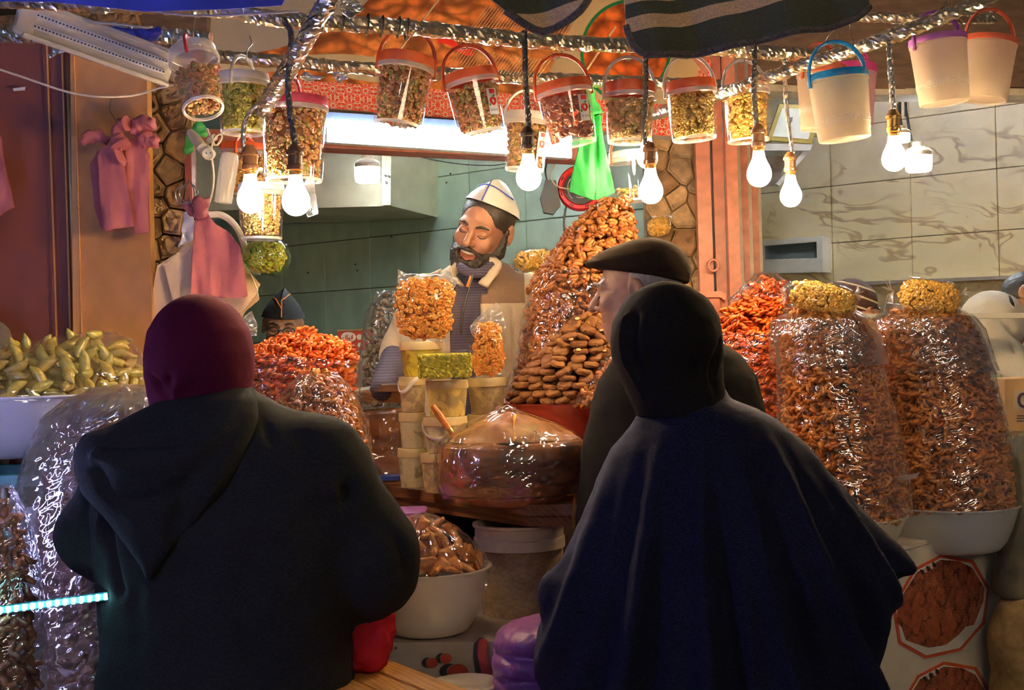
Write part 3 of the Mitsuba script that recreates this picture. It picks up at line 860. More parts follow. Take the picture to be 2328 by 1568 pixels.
def scatter(piece, pos, normals, rng, scale=1.0, wild=0.6):
    """copies of a piece, roughly facing along the normals, as one mesh with uv = random colour and tone"""
    v, f = VF(piece)
    vs, fs, us = [], [], []
    for i, (p, n) in enumerate(zip(pos, normals)):
        z = n + rng.normal(size=3) * wild
        z /= np.linalg.norm(z)
        x = np.cross(z, rng.normal(size=3))
        x /= np.linalg.norm(x)
        R = np.stack([x, np.cross(z, x), z], 1)
        s = scale * rng.uniform(0.85, 1.15)
        vs.append(v @ R.T * s + p)
        fs.append(f + i * len(v))
        us.append(np.tile([rng.uniform(), rng.uniform()], (len(v), 1)))
    return (np.vstack(vs), np.vstack(fs)), np.vstack(us)


film('bucket_plastic', 1.5)
film('film_bag', 1.5)
for n_, c_ in (('orange_lid', (0.80, 0.13, 0.03)), ('pink_lid', (0.72, 0.06, 0.12)), ('white_lid', (0.72, 0.66, 0.58)), ('red_handle', (0.62, 0.03, 0.03)), ('blue_lid', (0.015, 0.22, 0.50)),
               ('purple_lid', (0.32, 0.10, 0.42)), ('magenta_lid', (0.80, 0.08, 0.32)), ('coral_lid', (0.80, 0.17, 0.08))):
    M_(n_, c_, 0.32, specular=0.5)
thin('frosted_white', (0.62, 0.55, 0.46), 0.35, 1.1)
thin('frosted_pink', (0.62, 0.44, 0.48), 0.35, 1.1)
M_('print_pattern', (0.86, 0.80, 0.72), 0.5)
M_('label_red', (0.62, 0.02, 0.02), 0.5)
M_('label_green', (0.05, 0.30, 0.06), 0.5)
M_('label_grey', (0.45, 0.42, 0.40), 0.5)
clear('rim_milky', 0.45, (0.85, 0.78, 0.68), 0.2, 0.0)
clear('lid_clear', 0.45, (0.9, 0.9, 0.9), 0.2, 0.0)


def apple_label(k, Mb, R, H, ang, w=0.032, h=0.068, zc=0.0):
    """paper label bent round the bucket wall: red tag, red apple with a green leaf, small marks"""
    rr = R * 0.945
    def bend(m, off):
        v, f = VF(m)
        n = len(v)
        a = ang + v[:, 0] / rr
        r = rr + off + v[:, 2] + (v[:, 1] + zc) * 0.09
        return np.stack([r * np.cos(a), r * np.sin(a), v[:, 1] + zc], 1), f
    def sub(m, n=2):
        t = trimesh.Trimesh(*VF(m))
        for _ in range(n):
            t = t.subdivide()
        return VF(t)
    lb = part(k, 'label', xf(bend(sub(extrude(sbox(-w / 2, -h / 2, w / 2, h / 2), 0.0006), 3), 0.0006), Mb), 'white_plastic', 'white paper label with a red apple', smooth=False)
    part(lb, 'red_tag', xf(bend(sub(extrude(sbox(-0.008, 0.022, 0.008, 0.031).buffer(0.001), 0.0004)), 0.0014), Mb), 'label_red', smooth=False)
    apple = Point(-0.0035, 0.002).buffer(0.0085).union(Point(0.0035, 0.002).buffer(0.0085)).union(Point(0, -0.002).buffer(0.0085))
    core = affinity.scale(Point(0, 0.0015).buffer(0.0045), 0.9, 1.1)
    part(lb, 'apple', xf(bend(sub(extrude(apple.difference(core), 0.0004)), 0.0014), Mb), 'label_red', smooth=False)
    leaf = affinity.rotate(affinity.scale(Point(0.004, 0.0145).buffer(0.004), 1.4, 0.6), 35)
    part(lb, 'leaf', xf(bend(extrude(leaf, 0.0004), 0.0014), Mb), 'label_green', smooth=False)
    part(lb, 'green_seal', xf(bend(extrude(Point(-0.0115, -0.008).buffer(0.0035), 0.0004), 0.0014), Mb), 'label_green', smooth=False)
    for x in (-0.009, 0.0, 0.009):
        part(lb, 'small_mark', xf(bend(extrude(sbox(x - 0.003, -0.025, x + 0.003, -0.019), 0.0004), 0.0014), Mb), 'label_grey', smooth=False)


def bucket(cx, ytop, ybot, wtop, D, tilt, lid, handle, label, fill=None, level=0.86, pitch=0, yaw=0, hang=None, sticker=None, body='bucket_plastic', pattern=False, hh=None, taper=0.85, name='lidded_bucket', lidh=0.16):
    k = thing(name, label, 'bucket', 'lidded buckets hanging from the foil poles')
    c = P(cx, (ytop + ybot) / 2, D)
    R, H = wtop / 2 * D / F, (ybot - ytop) * D / F
    Mb = mat(c, (pitch, tilt, 0))
    r0 = R * taper
    t = 0.0016
    prof = [(0, -H / 2 + 0.004), (r0 - 0.004, -H / 2 + 0.004), (r0 - 0.003, -H / 2), (r0, -H / 2 + 0.001), (r0 + 0.001, -H / 2 + 0.006), (R * 0.975, H / 2 - H * lidh - 0.004), (R * 1.0, H / 2 - H * lidh - 0.002), (R * 1.0, H / 2 - H * lidh + 0.003), (R * 0.97, H / 2 - 0.006)]
    part(k, 'body', xf(lathe(prof, 40), Mb), body, smooth=40)
    lz = H / 2 - H * lidh
    if body == 'bucket_plastic':
        part(k, 'foot_rim', xf(lathe([(r0 - 0.006, -H / 2 + 0.0045), (r0 - 0.004, -H / 2 - 0.001), (r0, -H / 2 - 0.001), (r0 + 0.0012, -H / 2 + 0.006), (r0 - 0.006, -H / 2 + 0.0045)], 40), Mb), 'rim_milky', smooth=40)
        part(k, 'collar', xf(lathe([(R * 0.975, lz - 0.010), (R * 1.03, lz - 0.007), (R * 1.03, lz + 0.003), (R * 0.98, lz + 0.003)], 40), Mb), 'rim_milky', smooth=40)
    lp = [(R * 0.96, lz + 0.004), (R * 1.005, lz + 0.004), (R * 1.02, lz + 0.008), (R * 1.0, H / 2 - 0.006), (R * 0.985, H / 2), (R * 0.93, H / 2 + 0.001), (R * 0.90, H / 2 - 0.004), (R * 0.3, H / 2 - 0.003), (0, H / 2 - 0.003)]
    part(k, 'lid', xf(lathe(lp, 40), Mb), lid, smooth=40)
    hh = hh if hh is not None else R * 0.95
    ca, sa = math.cos(math.radians(yaw)), math.sin(math.radians(yaw))
    arc = [(-R * 1.03, lz - 0.012)] + [(-R * 1.03 * math.cos(a), lz + 0.006 + (hh + H * lidh) * math.sin(a) ** 0.85) for a in np.linspace(0.12, np.pi - 0.12, 13)] + [(R * 1.03, lz - 0.012)]
    part(k, 'handle', xf(tube([(x * ca, x * sa, z) for x, z in arc], 0.0044, 8, 0.008, flat=1.5), Mb), handle, smooth=50)
    top = (Mb @ np.array([0, 0, lz + 0.006 + hh + H * lidh, 1]))[:3]
    if hang is not None:
        h3 = P(*hang)
        d = h3 - top
        side = np.array([0.012, 0, 0])
        one('wire_hook', tube([top + np.array([-0.010, 0, 0.006]), top + np.array([-0.006, 0, -0.008]), top + np.array([0.006, 0, -0.008]), top + d * 0.3 + side * 0.4, top + d * 0.7 + side * 0.3, h3 + np.array([0.01, 0, 0.0]), h3 + np.array([0.004, 0, 0.022])], 0.0016, 5, 0.012), 'steel_wire',
            'bent wire hook of the ' + ' '.join(label.split(',')[0].split()[:10]), 'hook', 'wire hooks on the foil poles')
    if pattern:
        loops = []
        zz = -H * 0.20
        for q in range(26):
            a = q / 26 * 2 * np.pi
            for dz in (0, -0.007):
                rr = r0 + (R * 0.975 - r0) * ((zz + dz + H / 2) / (H - H * lidh)) + 0.0008
                loops.append(tube([(rr * math.cos(a + 0.09 * math.cos(s)), rr * math.sin(a + 0.09 * math.cos(s)), zz + dz + 0.006 * math.sin(s)) for s in np.linspace(0, 2 * np.pi, 11)[:-1]], 0.0006, 4, closed=True, smooth_pts=False))
        part(k, 'printed_ornament', xf(join(*loops), Mb), 'print_pattern', kind='stuff', smooth=False)
    if sticker is not None:
        apple_label(k, Mb, R, H, math.radians(sticker[0]), zc=sticker[1])
    if fill:
        m_, flabel, n = fill
        rng = np.random.default_rng(int(cx * 7 + ytop))
        z0, z1 = -H / 2 + 0.017, -H / 2 + (H - H * lidh) * level
        zz = rng.uniform(z0, z1, n)
        aa = rng.uniform(-np.pi * 1.15, np.pi * 0.15, n)
        rr = (r0 + (R * 0.965 - r0) * ((zz + H / 2) / (H - H * lidh))) - 0.0105 - rng.uniform(0, 0.006, n)
        pos = np.stack([rr * np.cos(aa), rr * np.sin(aa), zz], 1)
        nor = np.stack([np.cos(aa), np.sin(aa), 0 * aa], 1)
        n2 = n // 4
        a2, r2 = rng.uniform(0, 2 * np.pi, n2), (R * 0.90) * np.sqrt(rng.uniform(0, 1, n2))
        pos = np.vstack([pos, np.stack([r2 * np.cos(a2), r2 * np.sin(a2), z1 + rng.uniform(-0.004, 0.006, n2) + (R - r2) * 0.15], 1)])
        nor = np.vstack([nor, np.tile([0, 0, 1.0], (n2, 1))])
        n3 = n // 6
        a3, r3 = rng.uniform(0, 2 * np.pi, n3), r0 * 0.80 * np.sqrt(rng.uniform(0, 1, n3))
        pos = np.vstack([pos, np.stack([r3 * np.cos(a3), r3 * np.sin(a3), -H / 2 + 0.015 + 0 * a3], 1)])
        nor = np.vstack([nor, np.tile([0, 0, -1.0], (n3, 1))])
        (v, f), uv = scatter(RING, pos, nor, rng, 1.0, 0.55)
        core = lathe([(0, z0 + 0.006), (r0 * 0.66, z0 + 0.008), (R * 0.68, z1 - 0.006), (0, z1)], 18)
        cv, cf = core
        uv = np.vstack([uv, np.tile([0.1, 0.1], (len(cv), 1))])
        mesh = join((v, f), (cv, cf))
        one('candied_rings', xf(mesh, Mb), m_, flabel, 'sweets', kind='stuff', smooth=True, uv=uv)
    return k
# ---------------------------------------------------------------- the hanging buckets
G = 'lidded_bucket'
bucket(450, 104, 262, 112, 3.30, -14, 'lid_clear', 'red_handle', 'clear bucket with red handle tilted to the left above the adapter plugs', ('pieces_mixed', 'brown and orange candied rings in the tilted red-handled bucket', 300), 0.66, pitch=-22, yaw=90, hang=(440, 30, 3.3), hh=0.03, taper=0.82)
bucket(553, 168, 304, 116, 3.6, 2, 'white_lid', 'white_lid', 'clear bucket with white lid full of yellow-green rings, behind the pink-lidded one', ('pieces_green', 'yellow-green candied rings in the white-lidded bucket beside the slanting pole', 330), 0.92, yaw=75, hang=(565, 100, 3.6), hh=0.04)
bucket(669, 222, 412, 150, 3.52, 2, 'pink_lid', 'pink_lid', 'largest clear bucket with pink lid hanging behind a taped bulb cord', ('pieces_mixed', 'mixed candied rings in the largest pink-lidded bucket', 420), 0.93, yaw=88, hang=(672, 140, 3.55), hh=0.05, lidh=0.13)
bucket(915, 128, 290, 128, 3.45, 9, 'orange_lid', 'orange_lid', 'clear bucket with orange lid and handle hanging before the left end of the tubes', ('pieces_mixed', 'mixed candied rings in the orange-lidded bucket left of the others', 340), 0.97, pitch=-4, yaw=10, hang=(908, 70, 3.35), lidh=0.17)
bucket(1082, 164, 308, 122, 3.5, -11, 'orange_lid', 'orange_lid', 'orange-lidded bucket with apple label and light rings, tilted over the tube lights', ('pieces_mixed', 'light orange candied rings in the tilted bucket before the tubes', 320), 0.82, yaw=12, hang=(1082, 90, 3.5), sticker=(-48, -0.012))
bucket(1196, 258, 388, 102, 3.75, 5, 'white_lid', 'white_lid', 'white-lidded bucket with apple label behind the dark bulb cord', ('pieces_tan', 'tan candied rings in the white-lidded bucket behind the dark cord', 260), 0.88, yaw=8, hang=(1182, 190, 3.85), sticker=(-42, -0.01))
bucket(1290, 188, 330, 126, 3.5, -9, 'orange_lid', 'orange_lid', 'orange-lidded bucket of dark red sweets with apple label by the green bag', None, 0.9, yaw=10, hang=(1290, 105, 3.5), sticker=(-52, 0.0))
bucket(1431, 190, 324, 116, 3.55, 1, 'orange_lid', 'white_lid', 'orange-lidded bucket with white handle half behind a foil bulb cord', ('pieces_tan', 'tan candied rings in the orange-lidded bucket with white handle', 320), 0.80, yaw=8, hang=(1430, 110, 3.55), lidh=0.2)
bucket(1573, 186, 318, 116, 3.6, -4, 'orange_lid', 'white_lid', 'orange-lidded bucket with white handle hanging right before the gate bars', ('pieces_yellow', 'orange-yellow candied rings in the bucket before the gate bars', 320), 0.88, yaw=8, hang=(1578, 110, 3.6), lidh=0.18)
bucket(1697, 194, 322, 110, 3.84, -3, 'white_lid', 'white_lid', 'white-lidded bucket with orange and green rings behind a lit bulb', ('pieces_yellow', 'orange candied rings in the white-lidded bucket behind a lit bulb', 300), 0.9, yaw=20, hang=(1690, 130, 3.72), lidh=0.14)
bucket(556, 328, 448, 112, 4.12, 4, 'orange_lid', 'orange_lid', 'orange-lidded bucket partly hidden behind a lit bulb and the pink-lidded one', ('pieces_yellow', 'yellow candied rings in the half hidden bucket', 240), 0.9, yaw=80, hang=(560, 160, 3.85), hh=0.02)
bucket(594, 418, 544, 104, 3.72, 1, 'white_lid', 'white_lid', 'white-lidded bucket low behind the two lit bulbs above the green bag', ('pieces_tan', 'pale candied rings in the low white-lidded bucket', 280), 0.9, yaw=85, hang=(600, 236, 3.6), hh=0.035, taper=0.88)
bucket(1436, 345, 458, 96, 4.15, -4, 'white_lid', 'orange_lid', 'nearly empty white-lidded bucket with orange handle behind the lit bulb', ('pieces_tan', 'few pale candied rings at the bottom of the nearly empty bucket', 90), 0.25, yaw=25, hang=(1400, 190, 4.0), hh=0.05)
# dark red sweets packed in the bucket by the green bag
rng = np.random.default_rng(77)
c = P(1290, 259, 3.5)
Mb = mat(c, (0, -9, 0))
aa, zz = rng.uniform(-np.pi * 1.1, np.pi * 0.1, 150), rng.uniform(-0.066, 0.045, 150)
rr = 0.0475 + (zz + 0.07) * 0.06
(v, f), uv = scatter(displaced(rbox((0.026, 0.018, 0.012), 0.004, 6), 0.003, 60, 3), np.stack([rr * np.cos(aa), rr * np.sin(aa), zz], 1), np.stack([np.cos(aa), np.sin(aa), 0 * aa], 1), rng, 1.0, 0.3)
one('dried_fruit', xf((v, f), Mb), 'pieces_dark', 'dark red dried fruit packed in the orange-lidded bucket by the green bag', 'dried fruit', kind='stuff', smooth=True, uv=uv)

# empty frosted buckets at the right
bucket(1868, 152, 294, 112, 3.72, 1, 'coral_lid', 'coral_lid', 'empty frosted bucket with coral lid, left behind the blue-lidded one', None, pitch=0, yaw=30, hang=(1900, 60, 3.7), body='frosted_white', pattern=True, hh=0.06)
bucket(1938, 148, 288, 106, 3.9, 2, 'magenta_lid', 'magenta_lid', 'empty pinkish bucket with magenta lid, right behind the blue-lidded one', None, yaw=30, hang=(1925, 60, 3.8), body='frosted_pink', hh=0.05)
bucket(1912, 166, 318, 136, 3.36, -5, 'blue_lid', 'blue_lid', 'empty frosted bucket with bright blue lid and handle', None, yaw=12, hang=(1905, 66, 3.5), body='frosted_white', pattern=True, hh=0.075, lidh=0.13)
bucket(2139, 84, 236, 128, 3.45, -5, 'purple_lid', 'purple_lid', 'empty frosted bucket with purple lid and handle', None, yaw=20, hang=(2150, 12, 3.5), body='frosted_white', pattern=True, hh=0.06, lidh=0.12)
bucket(2242, 88, 229, 124, 3.6, 8, 'coral_lid', 'coral_lid', 'empty frosted bucket with orange-coral lid at the far right', None, yaw=15, hang=(2235, 12, 3.65), body='frosted_white', hh=0.075, lidh=0.12)
# ================================================================ piles of pastries
def ribbon_flower(loops, r0, r1, n, w, th):
    """a knotted pastry: a flat dough ribbon looped round and round"""
    t = np.arange(n) * 2 * np.pi / n
    rad = r0 + r1 * np.cos(loops * t)
    p = np.stack([rad * np.cos(2 * t), rad * np.sin(2 * t), th * np.sin(loops * t + 0.5)], 1)
    return tube(p, w, 6, closed=True, smooth_pts=False, flat=0.75)


CHEB = displaced(ribbon_flower(7, 0.0165, 0.0085, 44, 0.0052, 0.0045), 0.0022, 130, 4)
CHEB_S = displaced(ribbon_flower(5, 0.0150, 0.0075, 26, 0.0058, 0.0050), 0.0028, 110, 6)
COOKIE = displaced(lathe([(0, 0.0088), (0.006, 0.0090), (0.014, 0.0098), (0.021, 0.0085), (0.0248, 0.0045), (0.0258, 0.0), (0.0248, -0.0045), (0.020, -0.0085), (0.012, -0.009), (0, -0.009)], 18), 0.0020, 110, 3)
NUGGET = displaced(join(tube([(-0.014, -0.006, -0.004), (0.0, -0.009, 0.004), (0.014, -0.006, -0.003)], 0.0075, 6, 0.01), tube([(-0.014, 0.006, 0.003), (0.0, 0.009, -0.003), (0.014, 0.006, 0.004)], 0.0075, 6, 0.01), tube([(-0.013, 0, 0.006), (0.0, 0.0, 0.008), (0.013, 0, 0.006)], 0.0065, 6, 0.01)), 0.003, 110, 5)
def horn():
    t = np.linspace(-1, 1, 9)
    return displaced(tube(np.stack([0.034 * t, 0.011 * t * t, 0.004 * t * t], 1), [0.003, 0.008, 0.0118, 0.0138, 0.0142, 0.0135, 0.0112, 0.0075, 0.003], 8, 0.01, smooth_pts=False), 0.0025, 60, 9)
HORN = horn()
PARCEL = displaced(m3.Manifold.batch_hull([m3.Manifold.sphere(0.0065, 8).translate(p) for p in ((-0.022, -0.013, 0), (0.024, -0.011, 0.002), (0.002, 0.019, 0), (0.0, 0.0, 0.006))]), 0.002, 70, 8)
TWIST = displaced(tube([(-0.024, -0.004, 0), (-0.010, 0.006, 0.003), (0.006, -0.005, -0.002), (0.024, 0.005, 0.002)], [0.006, 0.0085, 0.0085, 0.006], 7, 0.008), 0.0028, 100, 3)

SWEET = {}
def sweet_mats(key, cols, rough=0.3, bump=0.0, coat=0.7):
    """glazed pastry colours: variants for single pieces, and the same as a palette for the joined rest"""
    ks = []
    for i, c in enumerate(cols):
        kw = {'bump': (proc(lambda p, n, uv: fbm(p.x * 160, p.y * 160, p.z * 160, 3)), bump)} if bump else {}
        M_(f'{key}_{i}', grain(c, 0.35, 90), rough, clearcoat=coat, clearcoat_gloss=0.85, **kw)
        ks.append(f'{key}_{i}')
    SWEET[key] = (ks, palette(key + '_mix', cols, rough, coat))


sweet_mats('cheb_orange', [(0.85, 0.165, 0.018), (0.76, 0.115, 0.012), (0.88, 0.22, 0.03), (0.68, 0.10, 0.012)], 0.22)
sweet_mats('cheb_brown', [(0.60, 0.235, 0.05), (0.50, 0.175, 0.035), (0.66, 0.29, 0.065), (0.40, 0.13, 0.028)], 0.3)
sweet_mats('cheb_dark', [(0.26, 0.10, 0.045), (0.20, 0.075, 0.035), (0.32, 0.13, 0.05)], 0.3)
sweet_mats('nugget', [(0.33, 0.115, 0.025), (0.27, 0.085, 0.017), (0.38, 0.145, 0.035), (0.22, 0.065, 0.014)], 0.38, 0.004, 0.35)
sweet_mats('cookie', [(0.25, 0.105, 0.028), (0.20, 0.08, 0.021), (0.30, 0.13, 0.04), (0.17, 0.06, 0.016)], 0.55, 0.012, 0.1)
sweet_mats('horn', [(0.40, 0.35, 0.07), (0.33, 0.31, 0.07), (0.47, 0.37, 0.06), (0.35, 0.28, 0.08)], 0.28)
sweet_mats('parcel', [(0.62, 0.27, 0.07), (0.55, 0.22, 0.05), (0.68, 0.33, 0.10)], 0.3)
sweet_mats('grey_dark', [(0.14, 0.12, 0.09), (0.10, 0.085, 0.07), (0.18, 0.15, 0.11)], 0.4)
sweet_mats('red_dark', [(0.16, 0.05, 0.03), (0.12, 0.04, 0.03), (0.18, 0.075, 0.045)], 0.35)
M_('bump_dummy', (0.5, 0.5, 0.5), 0.5)
film('wrap', 2.1)
film('wrap_glossy', 2.5)
clear('wrap_heavy', 0.32, (0.82, 0.82, 0.84), 0.14, 0.75)
film('wrap_light', 1.8)


class Prof:
    def __init__(self, cx, D, prof, depth=1.0, lean=0.0):
        """prof [(py, half width px)] ; cx one number or a list of centre columns per row"""
        self.D, self.depth = D, depth
        py = np.array([p[0] for p in prof], float)
        cxs = np.broadcast_to(cx, (len(py),))
        pts = np.array([P(x, y, D) for x, y in zip(cxs, py)])
        o = np.argsort(pts[:, 2])
        self.z, self.x = pts[o, 2], pts[o, 0]
        self.r = np.array([p[1] for p in prof], float)[o] * D / F
        self.y = D

    def at(self, z):
        return np.interp(z, self.z, self.r), np.interp(z, self.z, self.x)

    def pt(self, z, a, dr_=0.0):
        r, x = self.at(z)
        return np.stack([x + (r + dr_) * np.cos(a), self.y + (r + dr_) * np.sin(a) * self.depth, z + 0 * a], -1)


def pile(pr, piece, key, name, label, rest_label, cat, pw, ph, n_single, seed, z0=None, z1=None, tilt=0.5, wild=0.25, scale=1.0, group=None, span=(-195, 15), inset=None, ragged=0.0):
    """layers of pieces following the outline pr; the n_single that face the viewer most are things of their own"""
    rng = np.random.default_rng(seed)
    ks, mix_ = SWEET[key]
    z0, z1 = pr.z[0] if z0 is None else z0, pr.z[-1] if z1 is None else z1
    inset = pw * 0.45 if inset is None else inset
    P_, N_, S_ = [], [], []
    z = z0 + ph * 0.5
    row = 0
    while z < z1:
        r, x = pr.at(z)
        rn = pr.at(min(z + ph * 1.2, z1))[0] if z + ph * 1.2 < z1 else 0.0
        rr = max(r - inset, 0.0)
        while True:
            n = max(1, int(math.radians(span[1] - span[0]) * rr / pw)) if rr > pw * 0.4 else 1
            off = rng.uniform()
            for i in range(n):
                a = math.radians(span[0] + (span[1] - span[0]) * ((i + 0.5 + (row % 2) * 0.5 + rng.uniform(-0.18, 0.18)) / n)) if n > 1 else -math.pi / 2
                q = rr + rng.uniform(-0.12, 0.12) * pw
                P_.append([x + q * math.cos(a), pr.y + q * math.sin(a) * pr.depth, z + rng.uniform(-0.2, 0.2) * ph])
                out = np.array([math.cos(a), math.sin(a), 0])
                hz = ragged * max(0.0, (z - z0) / (z1 - z0) - 0.25)
                nn = np.array([0, 0, 1.0]) * (1 - tilt - hz) + out * (tilt + hz) + rng.normal(size=3) * (wild + hz * 0.5)
                N_.append(nn / np.linalg.norm(nn))
                S_.append(-math.sin(a) + (0.4 if rr >= r - inset - 1e-6 else 0.0) + (0.35 if rn < rr - pw else 0))
            rr -= pw * 0.95
            if rr < max(rn - pw * 0.9, pw * 0.25):
                break
        z += ph
        row += 1
    P_, N_, S_ = np.array(P_), np.array(N_), np.array(S_)
    order = np.argsort(-S_ + rng.uniform(0, 0.25, len(S_)))
    single, rest = order[:n_single], order[n_single:]
    plys = {b: mikit.ply(piece, b, smooth=True) for b in ks}
    grp = group or label
    for i in single:
        z_ = N_[i]
        x_ = np.cross(z_, rng.normal(size=3))
        x_ /= np.linalg.norm(x_)
        Mx = np.eye(4)
        Mx[:3, 0], Mx[:3, 1], Mx[:3, 2], Mx[:3, 3] = x_, np.cross(z_, x_), z_, P_[i]
        Mx[:3, :3] *= scale * rng.uniform(0.9, 1.12)
        k = tag(numbered(name), label, cat, grp)
        shape(k, plys[ks[rng.integers(len(ks))]], None, to_world=Mx)
    if len(rest):
        (v, f), uv = scatter(piece, P_[rest], N_[rest], rng, scale, 0.02)
    zs = np.linspace(z0 + ph * 0.3, z1 - ph, 14)
    core = np.array([[*pr.at(q), q] for q in zs])
    cv, cf = lathe([(0, zs[0])] + [(max(c[0] - inset - pw * 0.8, 0.004), c[2]) for c in core] + [(0, zs[-1] + 0.002)], 20)
    cx_ = np.interp(cv[:, 2], core[:, 2], core[:, 1])
    cv = np.stack([cv[:, 0] + cx_, cv[:, 1] * pr.depth + pr.y, cv[:, 2]], 1)
    mesh, uvs = ((v, f), uv) if len(rest) else ((np.zeros((0, 3)), np.zeros((0, 3), int)), np.zeros((0, 2)))
    mesh = join(mesh, (cv, cf)) if len(rest) else (cv, cf)
    uvs = np.vstack([uvs, np.tile([0.9, 0.0], (len(cv), 1))])
    one(name + '_heap', mesh, mix_, rest_label, cat, kind='stuff', smooth=True, uv=uvs)
    return len(P_)


def wrap(pr, label, m_='wrap', seed=0, off=0.016, amp=0.007, z0=None, z1=None, n=150, m=150, fz=26, fa=3.5, closed_top=True, span=None, tilt_cut=0.0, jag=0.01, arc=None):
    """stretched plastic film round a pile, creased along its pull"""
    z0, z1 = pr.z[0] if z0 is None else z0, pr.z[-1] if z1 is None else z1
    a = np.linspace(0, 2 * np.pi, n, endpoint=False) if arc is None else np.radians(np.linspace(arc[0], arc[1], n))
    t = np.linspace(0, 1, m)
    A, Tt = np.meshgrid(a, t)
    top = z1 + tilt_cut * np.cos(A - 0.0) + (meshkit.noise(np.stack([A * 2.2, A * 0 + seed, A * 0], -1), seed) - 0.5) * 2 * jag
    Z = z0 + (top - z0) * Tt
    r, x = pr.at(np.clip(Z, pr.z[0], pr.z[-1]))
    w = meshkit.fbm(np.stack([np.cos(A) * fa + Z * 4, np.sin(A) * fa, Z * fz], -1), 3, seed) - 0.5
    skew = Z + 0.05 * np.sin(A * 2 + seed) + 0.03 * meshkit.noise(np.stack([np.cos(A) * 3, np.sin(A) * 3, Z * 9], -1), seed + 2)
    ridge = 1 - np.abs(meshkit.noise(np.stack([np.cos(A) * fa * 1.6, np.sin(A) * fa * 1.6, skew * fz * 5], -1), seed + 9) - 0.5) * 4
    ridge2 = 1 - np.abs(meshkit.noise(np.stack([np.cos(A) * fa * 5, np.sin(A) * fa * 5, Z * fz * 0.9], -1), seed + 4) - 0.5) * 4
    R = r + off + amp * (1.6 * w + 0.50 * np.maximum(ridge, -0.3) + 0.45 * np.maximum(ridge2, -0.3))
    v = np.stack([x + R * np.cos(A), pr.y + R * np.sin(A) * pr.depth, Z], -1).reshape(-1, 3)
    i, j = np.meshgrid(np.arange(m - 1), np.arange(n - (arc is not None)), indexing='ij')
    f = np.stack([i * n + j, i * n + (j + 1) % n, (i + 1) * n + (j + 1) % n, (i + 1) * n + j], -1).reshape(-1, 4)
    v, f = VF((v, f))
    if closed_top:
        k = len(v)
        c = v[-n:].mean(0) + [0, 0, 0.012]
        v = np.vstack([v, c])
        jj = np.arange(n)
        f = np.vstack([f, np.stack([(m - 1) * n + jj, (m - 1) * n + (jj + 1) % n, jj * 0 + k], 1)])
    return one('plastic_wrap', (v, f), m_, label, 'plastic wrap', smooth=True)


def film_sheet(px, D, label, m_='wrap_heavy', amp=0.006, seed=0, freq=40):
    """a loose flap or fold of film between pixel points"""
    v, f = VF(slab_px(px, D, 0.0015))
    tm = trimesh.Trimesh(v, f)
    for _ in range(4):
        tm = tm.subdivide()
    return one('film_fold', displaced(tm, amp, freq, seed, 3), m_, label, 'plastic film', smooth=True)


M_('enamel_white', (0.50, 0.50, 0.50), 0.25, clearcoat=0.5)
M_('enamel_cream', (0.74, 0.66, 0.52), 0.3, clearcoat=0.4)
M_('basin_red', (0.45, 0.05, 0.03), 0.3)
M_('clay', grain((0.38, 0.13, 0.06), 0.25, 30), 0.5)


def bowl(cx, yrim, ybase, hw_rim, hw_base, D, m_, label, cat='bowl', name='bowl', rim=0.006, depth=1.0, bulge=0.35):
    o = P(cx, ybase, D)
    R, r, H = hw_rim * D / F, hw_base * D / F, (ybase - yrim) * D / F
    out = [(r + (R - r) * (t ** (1 - bulge)) , H * t) for t in np.linspace(0.04, 1, 12)]
    th = 0.005
    prof = [(0, 0), (r * 0.96, 0)] + out + [(R + rim, H), (R + rim, H + 0.004), (R - th, H + 0.003)] + [(max(a - th - 0.001, 0.0), max(b, th)) for a, b in out[::-1][1:]] + [(0, th)]
    v, f = lathe(prof, 56)
    return one(name, (v * [1, depth, 1] + o, f), m_, label, cat, smooth=50)


# --- left: bowl of green pastries under film, on crates
bowl(60, 896, 1034, 292, 120, 3.6, 'enamel_white', 'big white bowl of green pastries standing on the dark green crate', bulge=0.55)
pr = Prof([60, 70, 95, 120, 150, 190, 215], 3.6, [(905, 276), (880, 268), (850, 235), (815, 185), (790, 140), (772, 90), (762, 36)])
pile(pr, HORN, 'horn', 'crescent_pastry', 'yellow-green crescent pastry under film in the big white bowl', 'rest of the yellow-green pastries heaped in the big white bowl', 'pastry', 0.056, 0.025, 140, 1, tilt=0.5, wild=0.28)
wrap(pr, 'clear film stretched over the green pastries in the white bowl', 'wrap_light', 3, 0.014, 0.006, fz=8, fa=9)
# --- big shrink-wrapped sack before the left coat
pr = Prof([282, 275, 262, 248, 232, 225, 222, 225, 230], 3.2, [(884, 40), (905, 90), (950, 128), (1020, 146), (1120, 158), (1230, 160), (1330, 152), (1430, 150), (1640, 150)], 0.9)
pile(pr, PARCEL, 'red_dark', 'wrapped_pastry', 'dark reddish pastry under the bluish wrap beside the dark coat', 'dark pastries inside the tall bluish wrapped stack', 'wrapped pastry', 0.05, 0.04, 60, 2, tilt=0.8, wild=0.3, scale=1.1, z1=P(0, 915, 3.2)[2], inset=0.04)
wrap(pr, 'heavily creased plastic wrap shining blue round the tall stack by the dark coat', 'wrap_heavy', 5, 0.024, 0.012, fz=16, fa=5)
wrap(pr, 'second glossy layer of film round the tall stack by the dark coat', 'wrap_glossy', 57, 0.034, 0.010, fz=20, fa=6)
